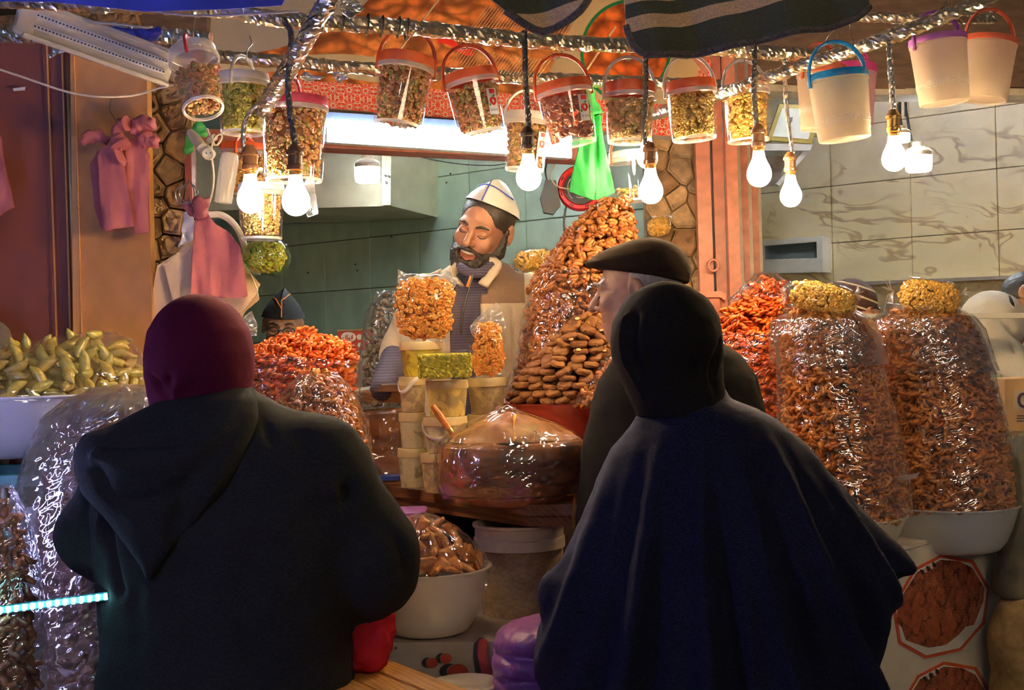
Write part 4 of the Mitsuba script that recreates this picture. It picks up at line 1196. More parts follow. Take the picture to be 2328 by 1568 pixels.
# --- lower left wrapped pile
pr = Prof([-5, 0, -10, -20], 2.8, [(1112, 22), (1180, 50), (1300, 84), (1640, 110)])
pile(pr, TWIST, 'cheb_dark', 'twisted_pastry', 'dark brown twisted pastry wrapped at the lower left corner', 'more dark twisted pastries wrapped at the lower left corner', 'twisted pastry', 0.036, 0.022, 70, 3, tilt=0.7, wild=0.4)
wrap(pr, 'plastic wrap round the dark pastries at the lower left corner', 'wrap', 6, 0.010, 0.006)
# --- orange pile between maroon scarf and tubs
pr = Prof([660, 660, 665, 672, 680, 690, 694, 698], 3.72, [(1170, 158), (980, 152), (900, 142), (835, 138), (805, 128), (782, 108), (766, 62), (752, 24)], 0.95)
pile(pr, CHEB, 'cheb_orange', 'orange_pastry', 'glossy orange knotted pastry in the layered pile right of the maroon scarf', 'rest of the orange pastries in the pile right of the maroon scarf', 'orange pastry', 0.046, 0.0175, 200, 4, tilt=0.22, wild=0.22, scale=1.05)
wrap(pr, 'clear film round the lower half of the orange pile right of the maroon scarf', 'wrap', 11, 0.010, 0.007, z1=P(0, 830, 3.72)[2], closed_top=False, tilt_cut=-0.02, fa=7, fz=12)
# --- wrapped brown pile just behind the right shoulder of the dark coat
pr = Prof([725, 725, 722, 720, 722, 722], 3.42, [(1215, 118), (1030, 106), (960, 98), (910, 78), (875, 52), (852, 30)])
pile(pr, CHEB_S, 'cheb_brown', 'small_knot_pastry', 'small brown knotted pastry under film behind the dark coat shoulder', 'rest of the small brown pastries behind the dark coat shoulder', 'knot pastry', 0.034, 0.021, 120, 5, tilt=0.6, wild=0.4)
wrap(pr, 'glinting clear film over the brown pastries behind the dark coat shoulder', 'wrap', 13, 0.012, 0.010, fa=6, fz=14)
# --- grey wrapped stack behind
pr = Prof([868, 870, 872, 878, 880], 4.35, [(1010, 52), (900, 48), (800, 44), (710, 36), (668, 14)])
pile(pr, TWIST, 'grey_dark', 'grey_pastry', 'dark grey-brown pastry in the wrapped stack behind the bag of orange rings', 'rest of the dark pastries in the wrapped stack behind the bag of orange rings', 'dark pastry', 0.034, 0.024, 50, 6, tilt=0.7, wild=0.5)
wrap(pr, 'cloudy grey wrap round the narrow dark stack behind the bag of orange rings', 'wrap', 15, 0.010, 0.008, fa=5, fz=16)

# --- centre: red basin with three sorts
bowl(1320, 912, 1099, 178, 120, 3.80, 'basin_red', 'red plastic basin holding the tall pile of brown sweets and cookies', 'basin', 'basin', rim=0.012, bulge=0.2)
pr = Prof([1345, 1345, 1350, 1358, 1366, 1380, 1392, 1400], 3.90, [(660, 152), (630, 136), (600, 118), (560, 96), (520, 80), (498, 66), (470, 48), (452, 28)])
pile(pr, NUGGET, 'nugget', 'sesame_nugget', 'sticky brown sesame-coated sweet on the tall pile behind the flat cap', 'rest of the sticky brown sweets on the tall pile behind the flat cap', 'sweet', 0.030, 0.0205, 300, 7, tilt=0.40, wild=0.3, scale=0.94)
pr = Prof([1320, 1322, 1322, 1322, 1325], 3.85, [(905, 165), (800, 140), (720, 122), (665, 108), (620, 80)], 0.95)
pile(pr, CHEB_S, 'cheb_brown', 'wrapped_sweet', 'brown sweet under film in the middle of the central pile', 'rest of the brown sweets under film in the central pile', 'wrapped sweet', 0.034, 0.020, 60, 8, tilt=0.6, wild=0.4)
wrap(pr, 'clear film over the middle of the central pile, between sweets and cookies', 'wrap', 17, 0.010, 0.008, closed_top=False, fa=6, fz=10)
pr = Prof([1292, 1296, 1302, 1312, 1328, 1345, 1352], 3.72, [(912, 142), (880, 138), (840, 120), (800, 98), (755, 72), (715, 40), (695, 18)], 1.0)
pile(pr, COOKIE, 'cookie', 'round_cookie', 'round brown cookie in the stacked heap of the red basin', 'rest of the round cookies heaped in the red basin', 'cookie', 0.044, 0.0190, 190, 9, tilt=0.16, wild=0.14, scale=0.88, ragged=0.45)
M_('almond', (0.72, 0.50, 0.22), 0.4)
ALM = xf(lathe([(0, -0.0015), (0.004, 0), (0, 0.0015)], 8), mat(scale=(1.6, 0.9, 1)))
rng = np.random.default_rng(5)
for i in range(16):
    z = rng.uniform(P(0, 885, 3.72)[2], P(0, 740, 3.72)[2])
    a = rng.uniform(-2.3, -0.9)
    q = pr.pt(np.array(z), np.array(a), 0.0)
    one('almond_flake', xf(ALM, mat(q, (rng.uniform(30, 80), 0, rng.uniform(0, 360)), 1.2)), 'almond', 'pale almond flake lying on the round cookies', 'almond', 'almond flakes on the cookies', smooth=60)
pr = Prof([1395, 1398, 1402, 1405], 3.63, [(914, 118), (880, 88), (840, 48), (800, 16)])
pile(pr, CHEB_S, 'cheb_brown', 'filmed_pastry', 'brown pastry under film at the right edge of the red basin', 'rest of the brown pastries at the right edge of the red basin', 'filmed pastry', 0.034, 0.02, 40, 10, tilt=0.5, wild=0.4)
wrap(pr, 'clear film over the right corner of the cookies in the red basin', 'wrap', 19, 0.010, 0.008, fa=6, fz=14)

# --- right: orange pile and the two wrapped cones
pr = Prof([1715, 1712, 1710, 1708, 1712, 1722, 1738, 1742, 1742], 4.1, [(1077, 110), (930, 104), (850, 98), (790, 92), (740, 84), (700, 76), (660, 50), (640, 36), (625, 16)])
pile(pr, CHEB, 'cheb_orange', 'coral_pastry', 'orange-red knotted pastry on the layered pile behind the black headscarf', 'rest of the orange-red pastries on the pile behind the black headscarf', 'coral pastry', 0.044, 0.018, 180, 11, tilt=0.25, wild=0.25)
wrap(pr, 'clear film peaked over the top of the orange-red pile behind the black headscarf', 'wrap', 21, 0.010, 0.009, z0=P(0, 724, 4.1)[2], fa=6, fz=12)
wrap(pr, 'clear film round the bottom of the orange-red pile behind the black headscarf', 'wrap', 22, 0.010, 0.008, z1=P(0, 806, 4.1)[2], closed_top=False)
bowl(1905, 1172, 1268, 152, 90, 3.75, 'enamel_cream', 'cream bowl under the wrapped cone just right of the navy poncho', bulge=0.45)
pr = Prof([1912, 1915, 1912, 1905, 1892, 1880, 1872, 1866, 1862], 3.75, [(1172, 144), (1120, 140), (1050, 134), (970, 124), (880, 112), (800, 104), (760, 100), (725, 86), (706, 58)])
pile(pr, CHEB_S, 'cheb_brown', 'honey_pastry', 'honey-brown pastry in the wrapped cone just right of the navy poncho', 'rest of the honey-brown pastries in the cone right of the navy poncho', 'honey pastry', 0.034, 0.0215, 250, 12, tilt=0.5, wild=0.4)
wrap(pr, 'glinting plastic wrap round the cone just right of the navy poncho', 'wrap', 23, 0.010, 0.0075)
bowl(2165, 1146, 1249, 148, 92, 3.92, 'enamel_white', 'white bowl under the rightmost wrapped cone, on the white printed box', bulge=0.5)
pr = Prof([2160, 2155, 2150, 2140, 2130, 2115, 2102, 2098, 2096], 3.92, [(1150, 142), (1080, 140), (1000, 132), (920, 122), (860, 116), (800, 112), (750, 108), (722, 92), (704, 60)])
pile(pr, CHEB_S, 'cheb_brown', 'amber_pastry', 'amber-brown pastry in the rightmost wrapped cone', 'rest of the amber-brown pastries in the rightmost wrapped cone', 'amber pastry', 0.036, 0.0225, 250, 13, tilt=0.5, wild=0.4, scale=1.03)
wrap(pr, 'glinting plastic wrap round the rightmost cone', 'wrap', 25, 0.010, 0.0075)
film_sheet([(1985, 1085), (2060, 1080), (2098, 1072), (2120, 1040), (2112, 1036), (2085, 1085), (2062, 1090), (1990, 1094)], 3.66, 'loose twisted tail of wrap between the two cones', 'wrap_heavy', 0.003, 3)

pr11 = Prof([1912, 1915, 1912, 1905, 1892, 1880, 1872, 1866, 1862], 3.75, [(1172, 144), (1120, 140), (1050, 134), (970, 124), (880, 112), (800, 104), (760, 100), (725, 86), (706, 58)])
wrap(pr, 'second tighter layer of film on the upper half of the rightmost cone', 'wrap_glossy', 51, 0.026, 0.006, z0=P(0, 900, 3.92)[2], fa=4, fz=16, jag=0.03)
wrap(pr11, 'second tighter layer of film on the upper half of the cone right of the poncho', 'wrap_glossy', 52, 0.026, 0.006, z0=P(0, 880, 3.75)[2], fa=4, fz=16, jag=0.03)
# --- bottom: bowl of golden parcels under film
bowl(975, 1290, 1436, 142, 76, 3.22, 'enamel_cream', 'cream bowl of golden pastries on the white painted table', bulge=0.5)
pr = Prof([970, 970, 968, 965, 960], 3.22, [(1292, 132), (1262, 118), (1230, 92), (1200, 62), (1176, 26)])
pile(pr, PARCEL, 'parcel', 'golden_parcel', 'golden folded pastry under film in the cream bowl below the counter', 'rest of the golden pastries in the cream bowl below the counter', 'parcel pastry', 0.040, 0.020, 90, 14, tilt=0.5, wild=0.5)
wrap(pr, 'clear film stretched over the golden pastries in the cream bowl', 'wrap_light', 27, 0.012, 0.006, fa=7, fz=10)
film_sheet([(1085, 1290), (1108, 1280), (1110, 1330), (1092, 1352), (1098, 1372), (1090, 1375), (1080, 1345), (1088, 1320)], 3.2, 'loose tail of film hanging from the cream bowl rim', 'wrap', 0.004, 5)
# ================================================================ people
def seg_dist(v, pts):
    d = np.full(len(v), 9.0)
    for a, b in zip(pts[:-1], pts[1:]):
        ab = b - a
        t = np.clip((v - a) @ ab / (ab @ ab + 1e-12), 0, 1)
        d = np.minimum(d, np.linalg.norm(v - a - t[:, None] * ab, axis=1))
    return d


def folds(m, lines, gain=1.3):
    """lines (points, width, depth): cloth is pushed in (or, with a negative depth, raised) along each line"""
    v, f = VF(m)
    n = np.array(trimesh.Trimesh(v, f, process=False).vertex_normals)
    s = np.zeros(len(v))
    for pts, w, d in lines:
        q = resample(np.array(pts), 0.03)
        s -= gain * d * np.exp(-(seg_dist(v, q) / w) ** 2)
    return v + n * s[:, None], f


def split(m, masks):
    """cut a mesh into several by face masks"""
    v, f = VF(m)
    out = []
    for k in masks:
        t = trimesh.Trimesh(v, f[k], process=False)
        t.remove_unreferenced_vertices()
        out.append((np.array(t.vertices), np.array(t.faces)))
    return out


M_('skin_fair', grain((0.52, 0.27, 0.165), 0.14, 60), 0.42, specular=0.4)
M_('skin_tan', grain((0.40, 0.21, 0.13), 0.18, 60), 0.45, specular=0.4)
M_('skin_old', grain((0.30, 0.17, 0.115), 0.25, 50), 0.45, specular=0.4)
M_('hair_black', grain((0.018, 0.014, 0.012), 0.5, (300, 300, 60)), 0.55)
M_('hair_grey', grain((0.22, 0.20, 0.19), 0.4, 150), 0.6)
M_('lips', (0.42, 0.14, 0.10), 0.4)
M_('teeth', (0.75, 0.70, 0.60), 0.3)
M_('mouth_dark', (0.10, 0.02, 0.015), 0.5)


def cloth(key, c, var=0.4, fine=500, sheen=0.15, rough=0.95, tint=0.3):
    c = tuple(c)
    return M_(key, proc(lambda p, n, uv: mi.Color3f(*c) * (1 - var + 2 * var * noise(p.x * fine, p.y * fine, p.z * fine)) * (0.85 + 0.3 * fbm(p.x * 6, p.y * 6, p.z * 6))), rough, sheen=sheen, sheen_tint=tint, specular=0.08)


cloth('coat_charcoal', (0.017, 0.018, 0.0185))
cloth('hood_lining', (0.20, 0.11, 0.07))
cloth('scarf_maroon', (0.060, 0.006, 0.020), 0.25, 700, 0.12)
cloth('scarf_black', (0.011, 0.010, 0.0105), 0.4, 500, 0.12)
cloth('poncho_navy', (0.010, 0.0115, 0.027), 0.5, 420, 0.5)
cloth('coat_black', (0.012, 0.011, 0.0115), 0.4, 500, 0.12)
cloth('cap_brown', (0.021, 0.014, 0.011), 0.4, 450, 0.10)
cloth('jacket_cream', (0.60, 0.53, 0.42), 0.10, 500, 0.08)
cloth('jacket_taupe', (0.155, 0.105, 0.08), 0.15, 500, 0.08)
cloth('shirt_white', (0.58, 0.56, 0.50), 0.1, 500, 0.08)
cloth('cap_black', (0.022, 0.021, 0.023), 0.4, 500, 0.1)
cloth('grey_sleeve', (0.085, 0.078, 0.078), 0.3, 400, 0.1)
cloth('trousers_dark', (0.02, 0.02, 0.025), 0.3, 400, 0.3)
M_('paper_hat', (0.78, 0.76, 0.72), 0.6)
M_('trim_blue', (0.03, 0.06, 0.35), 0.6)
M_('trim_orange', (0.75, 0.22, 0.03), 0.5)
M_('puffer_purple', grain((0.20, 0.07, 0.22), 0.15, 40), 0.35, sheen=0.3)


def navy_knit(p, n, uv):
    s = dr.sin(p.z * 2 * math.pi / 0.0085)
    return mix((0.030, 0.026, 0.060), (0.10, 0.085, 0.14), smoothstep(0.1, 0.9, s) * 0.55)


M_('knit_navy', proc(navy_knit), 0.85, sheen=0.5)


def head_mesh(h=0.0045, smile=False, open_eyes=False, nose=1.0, neck=0.16, lean=0.0):
    """a head in local metres: face towards -y, z up, origin between the ears"""
    B = Body((-0.105, -0.14, -0.115 - neck), (0.105, 0.125, 0.135), h)
    B.add(B.ell((0, 0.012, 0.035), (0.077, 0.096, 0.086)), 0)
    B.add(B.ell((0, -0.028, -0.035), (0.061, 0.066, 0.086)), 0.03)
    B.add(B.ell((0, -0.070, -0.098), (0.024, 0.020, 0.019)), 0.03)
    for s in (-1, 1):
        B.add(B.ell((s * 0.046, -0.012, -0.068), (0.020, 0.030, 0.030)), 0.025)
        B.add(B.ell((s * 0.041, -0.068, -0.022), (0.021, 0.018, 0.017)), 0.02)
        B.add(B.cone((s * 0.012, -0.088, 0.024), (s * 0.046, -0.074, 0.022), 0.010, 0.009), 0.014)
    B.add(B.cone((0, -0.088, 0.016), (0, -0.088 - 0.026 * nose, -0.026), 0.0085, 0.0125), 0.010)
    for s in (-1, 1):
        B.add(B.ell((s * 0.0125, -0.098, -0.031), (0.0085, 0.011, 0.0075)), 0.006)
        B.cut(B.ell((s * 0.032, -0.102, 0.005), (0.018, 0.017, 0.0105)), 0.010)
        B.add(B.ell((s * 0.032, -0.0765, 0.003), (0.0155, 0.0145, 0.0115)), 0.004)
        B.cut(B.ell((s * 0.0055, -0.107, -0.040), (0.0035, 0.006, 0.0035)), 0.003)
        # ear
        B.add(B.ell((s * 0.080, 0.016, -0.002), (0.009, 0.021, 0.033)), 0.006)
        B.cut(B.ell((s * 0.090, 0.012, 0.002), (0.007, 0.011, 0.019)), 0.004)
    B.add(B.cone((-0.020, -0.085, -0.057), (0.020, -0.085, -0.057), 0.0065, 0.0065), 0.008)
    B.add(B.cone((-0.015, -0.084, -0.073 - 0.006 * smile), (0.015, -0.084, -0.073 - 0.006 * smile), 0.0075, 0.0075), 0.008)
    if smile:
        B.cut(B.ell((0, -0.100, -0.066), (0.032, 0.022, 0.0115)), 0.004)
        for s in (-1, 1):
            B.add(B.ell((s * 0.040, -0.074, -0.034), (0.017, 0.014, 0.013)), 0.012)
            B.cut(B.cone((s * 0.020, -0.104, -0.030), (s * 0.036, -0.092, -0.060), 0.004, 0.004), 0.008)
    B.add(B.cone((0, 0.018, -0.07), (0, 0.030 + lean, -0.12 - neck), 0.052, 0.060), 0.03)
    return B.mesh(3)


def head_extras(k, Mh, eyes_down=True, mouth=False, brows='hair_black'):
    for s in (-1, 1):
        part(k, 'eyebrow', xf(displaced(tube([(s * 0.014, -0.1015, 0.0235), (s * 0.030, -0.0985, 0.0295), (s * 0.049, -0.083, 0.0245)], [0.0030, 0.0042, 0.0022], 6, 0.004), 0.0008, 300), Mh), brows)
        part(k, 'eyelash_line', xf(tube([(s * 0.0185, -0.0885, -0.0025), (s * 0.032, -0.0925, -0.0065), (s * 0.0455, -0.0850, -0.0030)], 0.0014, 5, 0.004), Mh), 'hair_black')
    if mouth:
        part(k, 'teeth', xf(tube([(-0.026, -0.0800, -0.0575), (-0.014, -0.0905, -0.0600), (0, -0.0945, -0.0605), (0.014, -0.0905, -0.0600), (0.026, -0.0800, -0.0575)], 0.0050, 8, 0.004), Mh), 'teeth')
        part(k, 'mouth', xf(lathe([(0, -0.004), (0.02, 0), (0, 0.004)], 14), Mh @ mat((0, -0.074, -0.066), (0, 0, 0), (1.0, 0.45, 2.0))), 'mouth_dark')
    part(k, 'lower_lip', xf(tube([(-0.018 - 0.008 * mouth, -0.0865 + 0.004 * mouth, -0.0700 + 0.002 * mouth), (0, -0.0945, -0.0745 - 0.0065 * mouth), (0.018 + 0.008 * mouth, -0.0865 + 0.004 * mouth, -0.0700 + 0.002 * mouth)], [0.003, 0.0050, 0.003], 7, 0.004), Mh), 'lips')


def side_cap(Mh, base_z=0.055, r=(0.084, 0.106), top=0.125, ridge=(-0.085, 0.095), tilt=-12):
    """folded side cap (two sides meeting in a ridge), open below"""
    pts = []
    a = np.linspace(0, 2 * np.pi, 40, endpoint=False)
    lo = np.stack([r[0] * np.cos(a), 0.012 + r[1] * np.sin(a), base_z + 0 * a], 1)
    rows = [lo]
    for t in (0.25, 0.5, 0.75, 0.92, 1.0):
        w = (1 - t ** 1.5) * 0.97 + 0.03
        y = 0.012 + (r[1] * (1 - t) + (ridge[1] - ridge[0]) / 2 * t) * np.sin(a)
        z = base_z + (top - base_z) * t - 0.020 * t * (np.abs(np.sin(a)) ** 3)
        rows.append(np.stack([r[0] * w * np.cos(a), y, z], 1))
    v = np.vstack(rows)
    n, m = 40, len(rows)
    i, j = np.meshgrid(np.arange(m - 1), np.arange(n), indexing='ij')
    q = np.stack([i * n + j, i * n + (j + 1) % n, (i + 1) * n + (j + 1) % n, (i + 1) * n + j], -1).reshape(-1, 4)
    v = (v - [0, 0, base_z]) @ mat(rot=(tilt, 0, 0))[:3, :3].T + [0, 0, base_z]
    return v, VF((v, q))[1], rows


# ---------------------------------------------------------------- woman in the maroon scarf and hooded coat
D0 = 2.85
def rows_px(tab, D, e=0):
    """(py, left px, right px, yc offset, ry) -> loft rows"""
    out = []
    for py, xl, xr, dy, ry in tab:
        a, b = P(xl, py, D), P(xr, py, D)
        out.append(((a[2] + b[2]) / 2, (a[0] + b[0]) / 2, D + dy, (b[0] - a[0]) / 2, ry))
    return out


w1 = thing('person', 'woman from behind in maroon headscarf and long charcoal hooded coat', 'person')
B = Body((P(60, 0, D0)[0], D0 - 0.42, 0.30), (P(1010, 0, D0)[0], D0 + 0.45, P(0, 850, D0)[2]), 0.0095)
B.add(B.loft(rows_px([(862, 415, 560, 0.0, 0.055), (895, 372, 592, 0.0, 0.075), (925, 345, 640, 0.0, 0.09), (955, 310, 705, 0.0, 0.105), (985, 270, 752, 0.0, 0.125), (1030, 240, 785, 0.0, 0.15), (1090, 222, 800, 0, 0.17), (1200, 218, 800, 0, 0.185), (1330, 228, 796, 0, 0.19), (1420, 237, 795, 0, 0.19), (1568, 222, 806, 0, 0.20), (1800, 190, 838, 0, 0.22), (2040, 170, 860, 0, 0.23)], D0), 2.2), 0)
W = lambda x, y, d=0.0: P(x, y, D0 + d)
B.add(B.cone(W(290, 1075), W(206, 1210, 0.02), 0.072, 0.070), 0.05)
B.add(B.cone(W(206, 1215, 0.02), W(300, 1215, 0.30), 0.070, 0.052), 0.03)
B.add(B.cone(W(206, 1215, 0.02), W(235, 1275, 0.06), 0.066, 0.050), 0.03)
B.add(B.cone(W(735, 1042), W(836, 1235, 0.02), 0.088, 0.098), 0.05)
B.add(B.cone(W(846, 1240, 0.02), W(855, 1300, 0.02), 0.092, 0.088), 0.03)
B.add(B.cone(W(855, 1290, 0.02), W(822, 1385, 0.08), 0.086, 0.055), 0.03)
B.add(B.cone(W(850, 1260, 0.02), W(790, 1290, 0.34), 0.085, 0.056), 0.03)
coat = B.mesh(5)
coat = folds(coat, [([W(795, 1120, -0.1), W(790, 1250, -0.16), W(790, 1440, -0.17), W(800, 1700, -0.18)], 0.018, 0.030), ([W(745, 1075, -0.05), W(768, 1140, -0.12), W(790, 1220, -0.14)], 0.012, -0.008),
                    ([W(228, 1120, -0.08), W(245, 1230, -0.13), W(268, 1340, -0.15)], 0.014, 0.014), ([W(205, 1090, -0.06), W(190, 1180, -0.07), W(198, 1260, -0.06)], 0.012, 0.010), ([W(235, 1060, -0.1), W(225, 1150, -0.1), W(222, 1230, -0.1)], 0.010, -0.008),
                    ([W(650, 960, -0.1), W(655, 1150, -0.18), W(668, 1400, -0.2), W(690, 1600, -0.2)], 0.010, 0.004), ([W(690, 990, -0.1), W(700, 1080, -0.15), W(735, 1200, -0.18)], 0.016, 0.006),
                    ([W(560, 900, -0.08), W(600, 950, -0.1), W(620, 1000, -0.12)], 0.012, 0.006), ([W(300, 1350, -0.18), W(285, 1600, -0.19)], 0.02, 0.008), ([W(860, 1180, -0.08), W(905, 1230, -0.06), W(925, 1300, -0.05)], 0.012, 0.008),
                    ([W(440, 1300, -0.19), W(420, 1600, -0.2)], 0.03, 0.007), ([W(560, 1250, -0.19), W(575, 1600, -0.2)], 0.035, 0.007)])
coat = displaced(coat, 0.006, 14, 5)
part(w1, 'coat', coat, 'coat_charcoal', smooth=True)
Bh = Body((P(170, 0, D0)[0], D0 - 0.36, P(0, 1300, D0)[2]), (P(660, 0, D0)[0], D0 + 0.05, P(0, 860, D0)[2]), 0.0075)
hood_rows = [(880, 450, 570, -0.03, 0.05), (905, 380, 596, -0.06, 0.065), (945, 300, 606, -0.09, 0.075), (975, 226, 602, -0.11, 0.085), (1010, 213, 592, -0.125, 0.095), (1050, 218, 580, -0.135, 0.095), (1100, 236, 560, -0.14, 0.085), (1150, 285, 520, -0.145, 0.07), (1200, 325, 470, -0.15, 0.058), (1250, 366, 425, -0.16, 0.045), (1282, 386, 402, -0.17, 0.03)]
Bh.add(Bh.loft(rows_px(hood_rows, D0), 2.0), 0)
Bh.cut(Bh.ell(W(285, 968, -0.02), (0.085, 0.10, 0.020)), 0.012)
hood = Bh.mesh(4)
H_ = -0.2
hood = folds(hood, [([W(222, 1040, H_), W(300, 1062, H_ - .03), W(420, 1030, H_ - .03), W(560, 930, H_ + .05)], 0.016, -0.014), ([W(226, 1000, H_), W(320, 1012, H_), W(450, 985, H_), W(570, 910, H_ + .05)], 0.012, 0.012),
                    ([W(235, 1075, H_), W(260, 1120, H_), W(320, 1140, H_ - .02), W(410, 1110, H_ - .03), W(500, 1020, H_), W(560, 940, H_ + 0.05)], 0.018, 0.011), ([W(232, 1070, H_), W(245, 1090, H_), W(258, 1075, H_)], 0.014, 0.007),
                    ([W(300, 1170, H_), W(360, 1220, H_), W(395, 1270, H_)], 0.012, -0.008), ([W(545, 1000, H_), W(500, 1100, H_), W(430, 1220, H_), W(398, 1275, H_)], 0.012, -0.010), ([W(420, 1120, H_ - .02), W(400, 1200, H_)], 0.02, 0.010)])
part(w1, 'hood', hood, 'coat_charcoal', smooth=True)
part(w1, 'hood_lining', displaced(tube([W(222, 986, -0.13), W(240, 976, -0.12), W(290, 968, -0.07), W(345, 950, -0.05)], [0.008, 0.012, 0.013, 0.006], 10, 0.01), 0.003, 60), 'hood_lining', 'brown hood lining', smooth=True)
Bs = Body((P(275, 0, D0)[0], D0 - 0.20, P(0, 975, D0)[2]), (P(600, 0, D0)[0], D0 + 0.18, P(0, 650, D0)[2]), 0.006)
Bs.add(Bs.ell(W(453, 792), (0.111, 0.128, 0.118)), 0)
Bs.add(Bs.loft(rows_px([(765, 356, 550, 0.0, 0.100), (805, 340, 567, 0.0, 0.116), (850, 334, 572, 0.0, 0.115), (890, 338, 573, 0.0, 0.105), (930, 346, 570, 0, 0.095), (965, 365, 560, 0, 0.085)], D0), 2.2), 0.03)
scarf = Bs.mesh(4)
S_ = -0.11
scarf = folds(scarf, [([W(500, 690, S_), W(540, 760, S_), W(562, 850, S_ + .05)], 0.010, 0.004), ([W(520, 740, S_), W(545, 800, S_ + .03), W(560, 880, S_ + .04)], 0.006, -0.004), ([W(350, 850, S_ + .03), W(365, 900, S_), W(372, 940, S_)], 0.010, 0.008), ([W(410, 790, S_), W(390, 850, S_), W(365, 920, S_)], 0.009, 0.006), ([W(430, 830, S_), W(395, 890, S_), W(375, 940, S_)], 0.008, -0.006), ([W(520, 850, S_), W(545, 890, S_), W(560, 920, S_ + .02)], 0.008, -0.005), ([W(340, 780, S_ + 0.08), W(345, 860, S_ + .06)], 0.010, 0.004), ([W(480, 700, S_), W(520, 780, S_), W(548, 870, S_ + .02)], 0.007, 0.003), ([W(440, 870, S_), W(420, 905, S_), W(385, 940, S_)], 0.007, 0.004)], 1.7)
part(w1, 'headscarf', scarf, 'scarf_maroon', 'maroon headscarf', smooth=True)
bd = Body((W(300, 0)[0], D0 - 0.2, 0.0), (W(900, 0)[0], D0 + 0.45, 1.62), 0.012)
bd.add(bd.ell(W(453, 800, 0.01), (0.075, 0.092, 0.11)), 0)
bd.add(bd.cone(W(453, 860, 0.01), W(470, 960, 0.01), 0.05, 0.055), 0.03)
bd.add(bd.cone(W(500, 1010, 0.02), W(510, 1450, 0.02), 0.12, 0.14), 0.06)
for s in (-1, 1):
    x = 510 + s * 95
    bd.add(bd.cone(W(x, 1480, 0.02), W(x, 1900, 0.02), 0.085, 0.06), 0.03)
    bd.add(bd.cone(W(x, 1900, 0.02), np.array([W(x, 0)[0], D0 + 0.02, 0.08]), 0.06, 0.045), 0.02)
    bd.add(bd.cone(np.array([W(x, 0)[0], D0 - 0.02, 0.04]), np.array([W(x, 0)[0], D0 + 0.15, 0.035]), 0.04, 0.035), 0.02)
part(w1, 'body', bd.mesh(3), 'trousers_dark', smooth=True)


def hand_mesh(M, curl=45, h=0.0032, side=1):
    """a hand, palm down -z, fingers along +x, thumb on the side +y * side; curled by degrees per joint"""
    B = Body((-0.09, -0.075, -0.11), (0.20, 0.075, 0.05), h)
    B.add(B.cone((-0.08, 0, 0), (0.0, 0, 0), 0.026, 0.027, ((0, 0, 1), 0.75)), 0)
    for j, (y, L) in enumerate(((0.030, 0.068), (0.010, 0.076), (-0.010, 0.071), (-0.029, 0.056))):
        y *= side
        p = np.array([0.082 - 0.006 * (j == 3), y, 0.0])
        B.add(B.cone((0.005, y * 0.6, 0), p, 0.017, 0.012, ((0, 0, 1), 0.85)), 0.010)
        ang = 0.0
        for q, (l, r0, r1) in enumerate(((0.45, 0.0098, 0.0090), (0.31, 0.0090, 0.0082), (0.24, 0.0082, 0.0070))):
            ang += math.radians(curl * (0.7 if q == 0 else 1.0))
            e = p + l * L * 1.15 * np.array([math.cos(ang), 0.04 * y / 0.03 * (q == 0), -math.sin(ang)])
            B.add(B.cone(p, e, r0, r1), 0.003)
            p = e
    a, b, c = np.array([0.005, 0.026 * side, -0.004]), np.array([0.040, 0.052 * side, -0.018]), np.array([0.068, 0.050 * side, -0.036])
    B.add(B.cone(a, b, 0.014, 0.0115), 0.008)
    B.add(B.cone(b, c, 0.0112, 0.0088), 0.003)
    return xf(B.mesh(3), M)


def grip(o, x, z):
    return frame(o, x, z)


part(w1, 'hand', hand_mesh(frame(W(790, 1300, 0.42), (0.1, 1, -0.3), (0, 0.3, 1)), 40, 0.004), 'skin_tan', smooth=True)
part(w1, 'hand', hand_mesh(frame(W(320, 1215, 0.38), (0.3, 1, -0.1), (0, 0.1, 1)), 40, 0.004, -1), 'skin_tan', smooth=True)

# ---------------------------------------------------------------- woman in the navy poncho
D0 = 2.62
w2 = thing('person', 'woman from behind in black headscarf and fuzzy navy poncho', 'person')
B = Body((P(1150, 0, D0)[0], D0 - 0.42, 0.45), (P(2120, 0, D0)[0], D0 + 0.42, P(0, 855, D0)[2]), 0.010)
B.add(B.loft(rows_px([(870, 1500, 1640, 0.0, 0.06), (910, 1462, 1662, 0.0, 0.09), (930, 1452, 1715, 0, 0.105), (955, 1440, 1765, 0, 0.12), (985, 1418, 1800, 0, 0.135), (1020, 1385, 1835, 0, 0.15), (1090, 1350, 1902, 0, 0.17), (1200, 1302, 1992, 0, 0.19), (1260, 1262, 2044, 0, 0.20), (1300, 1230, 2076, 0, 0.205), (1340, 1216, 2050, 0, 0.21), (1390, 1211, 2022, 0, 0.21), (1440, 1216, 2010, 0, 0.21), (1568, 1240, 2016, 0, 0.22), (1750, 1260, 2040, 0, 0.24), (1980, 1270, 2060, 0, 0.25)], D0), 1.9), 0)
poncho = B.mesh(6)
v, f = poncho
n = np.array(trimesh.Trimesh(v, f, process=False).vertex_normals)
nk = P(1560, 900, D0)
tz = np.clip((nk[2] - v[:, 2]) / 0.75, 0, 1)
fan = (v[:, 0] - nk[0]) / (nk[2] - v[:, 2] + 0.30)
amp = 0.030 * np.clip(tz * 1.6 - 0.12, 0, 1)
wv = 0.75 * np.sin(fan * 36 + 2.5 * meshkit.noise(v * 3, 2)) + 0.5 * np.sin(fan * 67 + 1.3)
front = np.clip(-(v[:, 1] - D0) / 0.1, -1, 1)
v = v + n * (amp * wv * (0.55 + 0.45 * np.abs(front)))[:, None]
part(w2, 'poncho', displaced((v, f), 0.003, 25, 3), 'poncho_navy', 'fuzzy navy poncho', smooth=True)
W = lambda x, y, d=0.0: P(x, y, D0 + d)
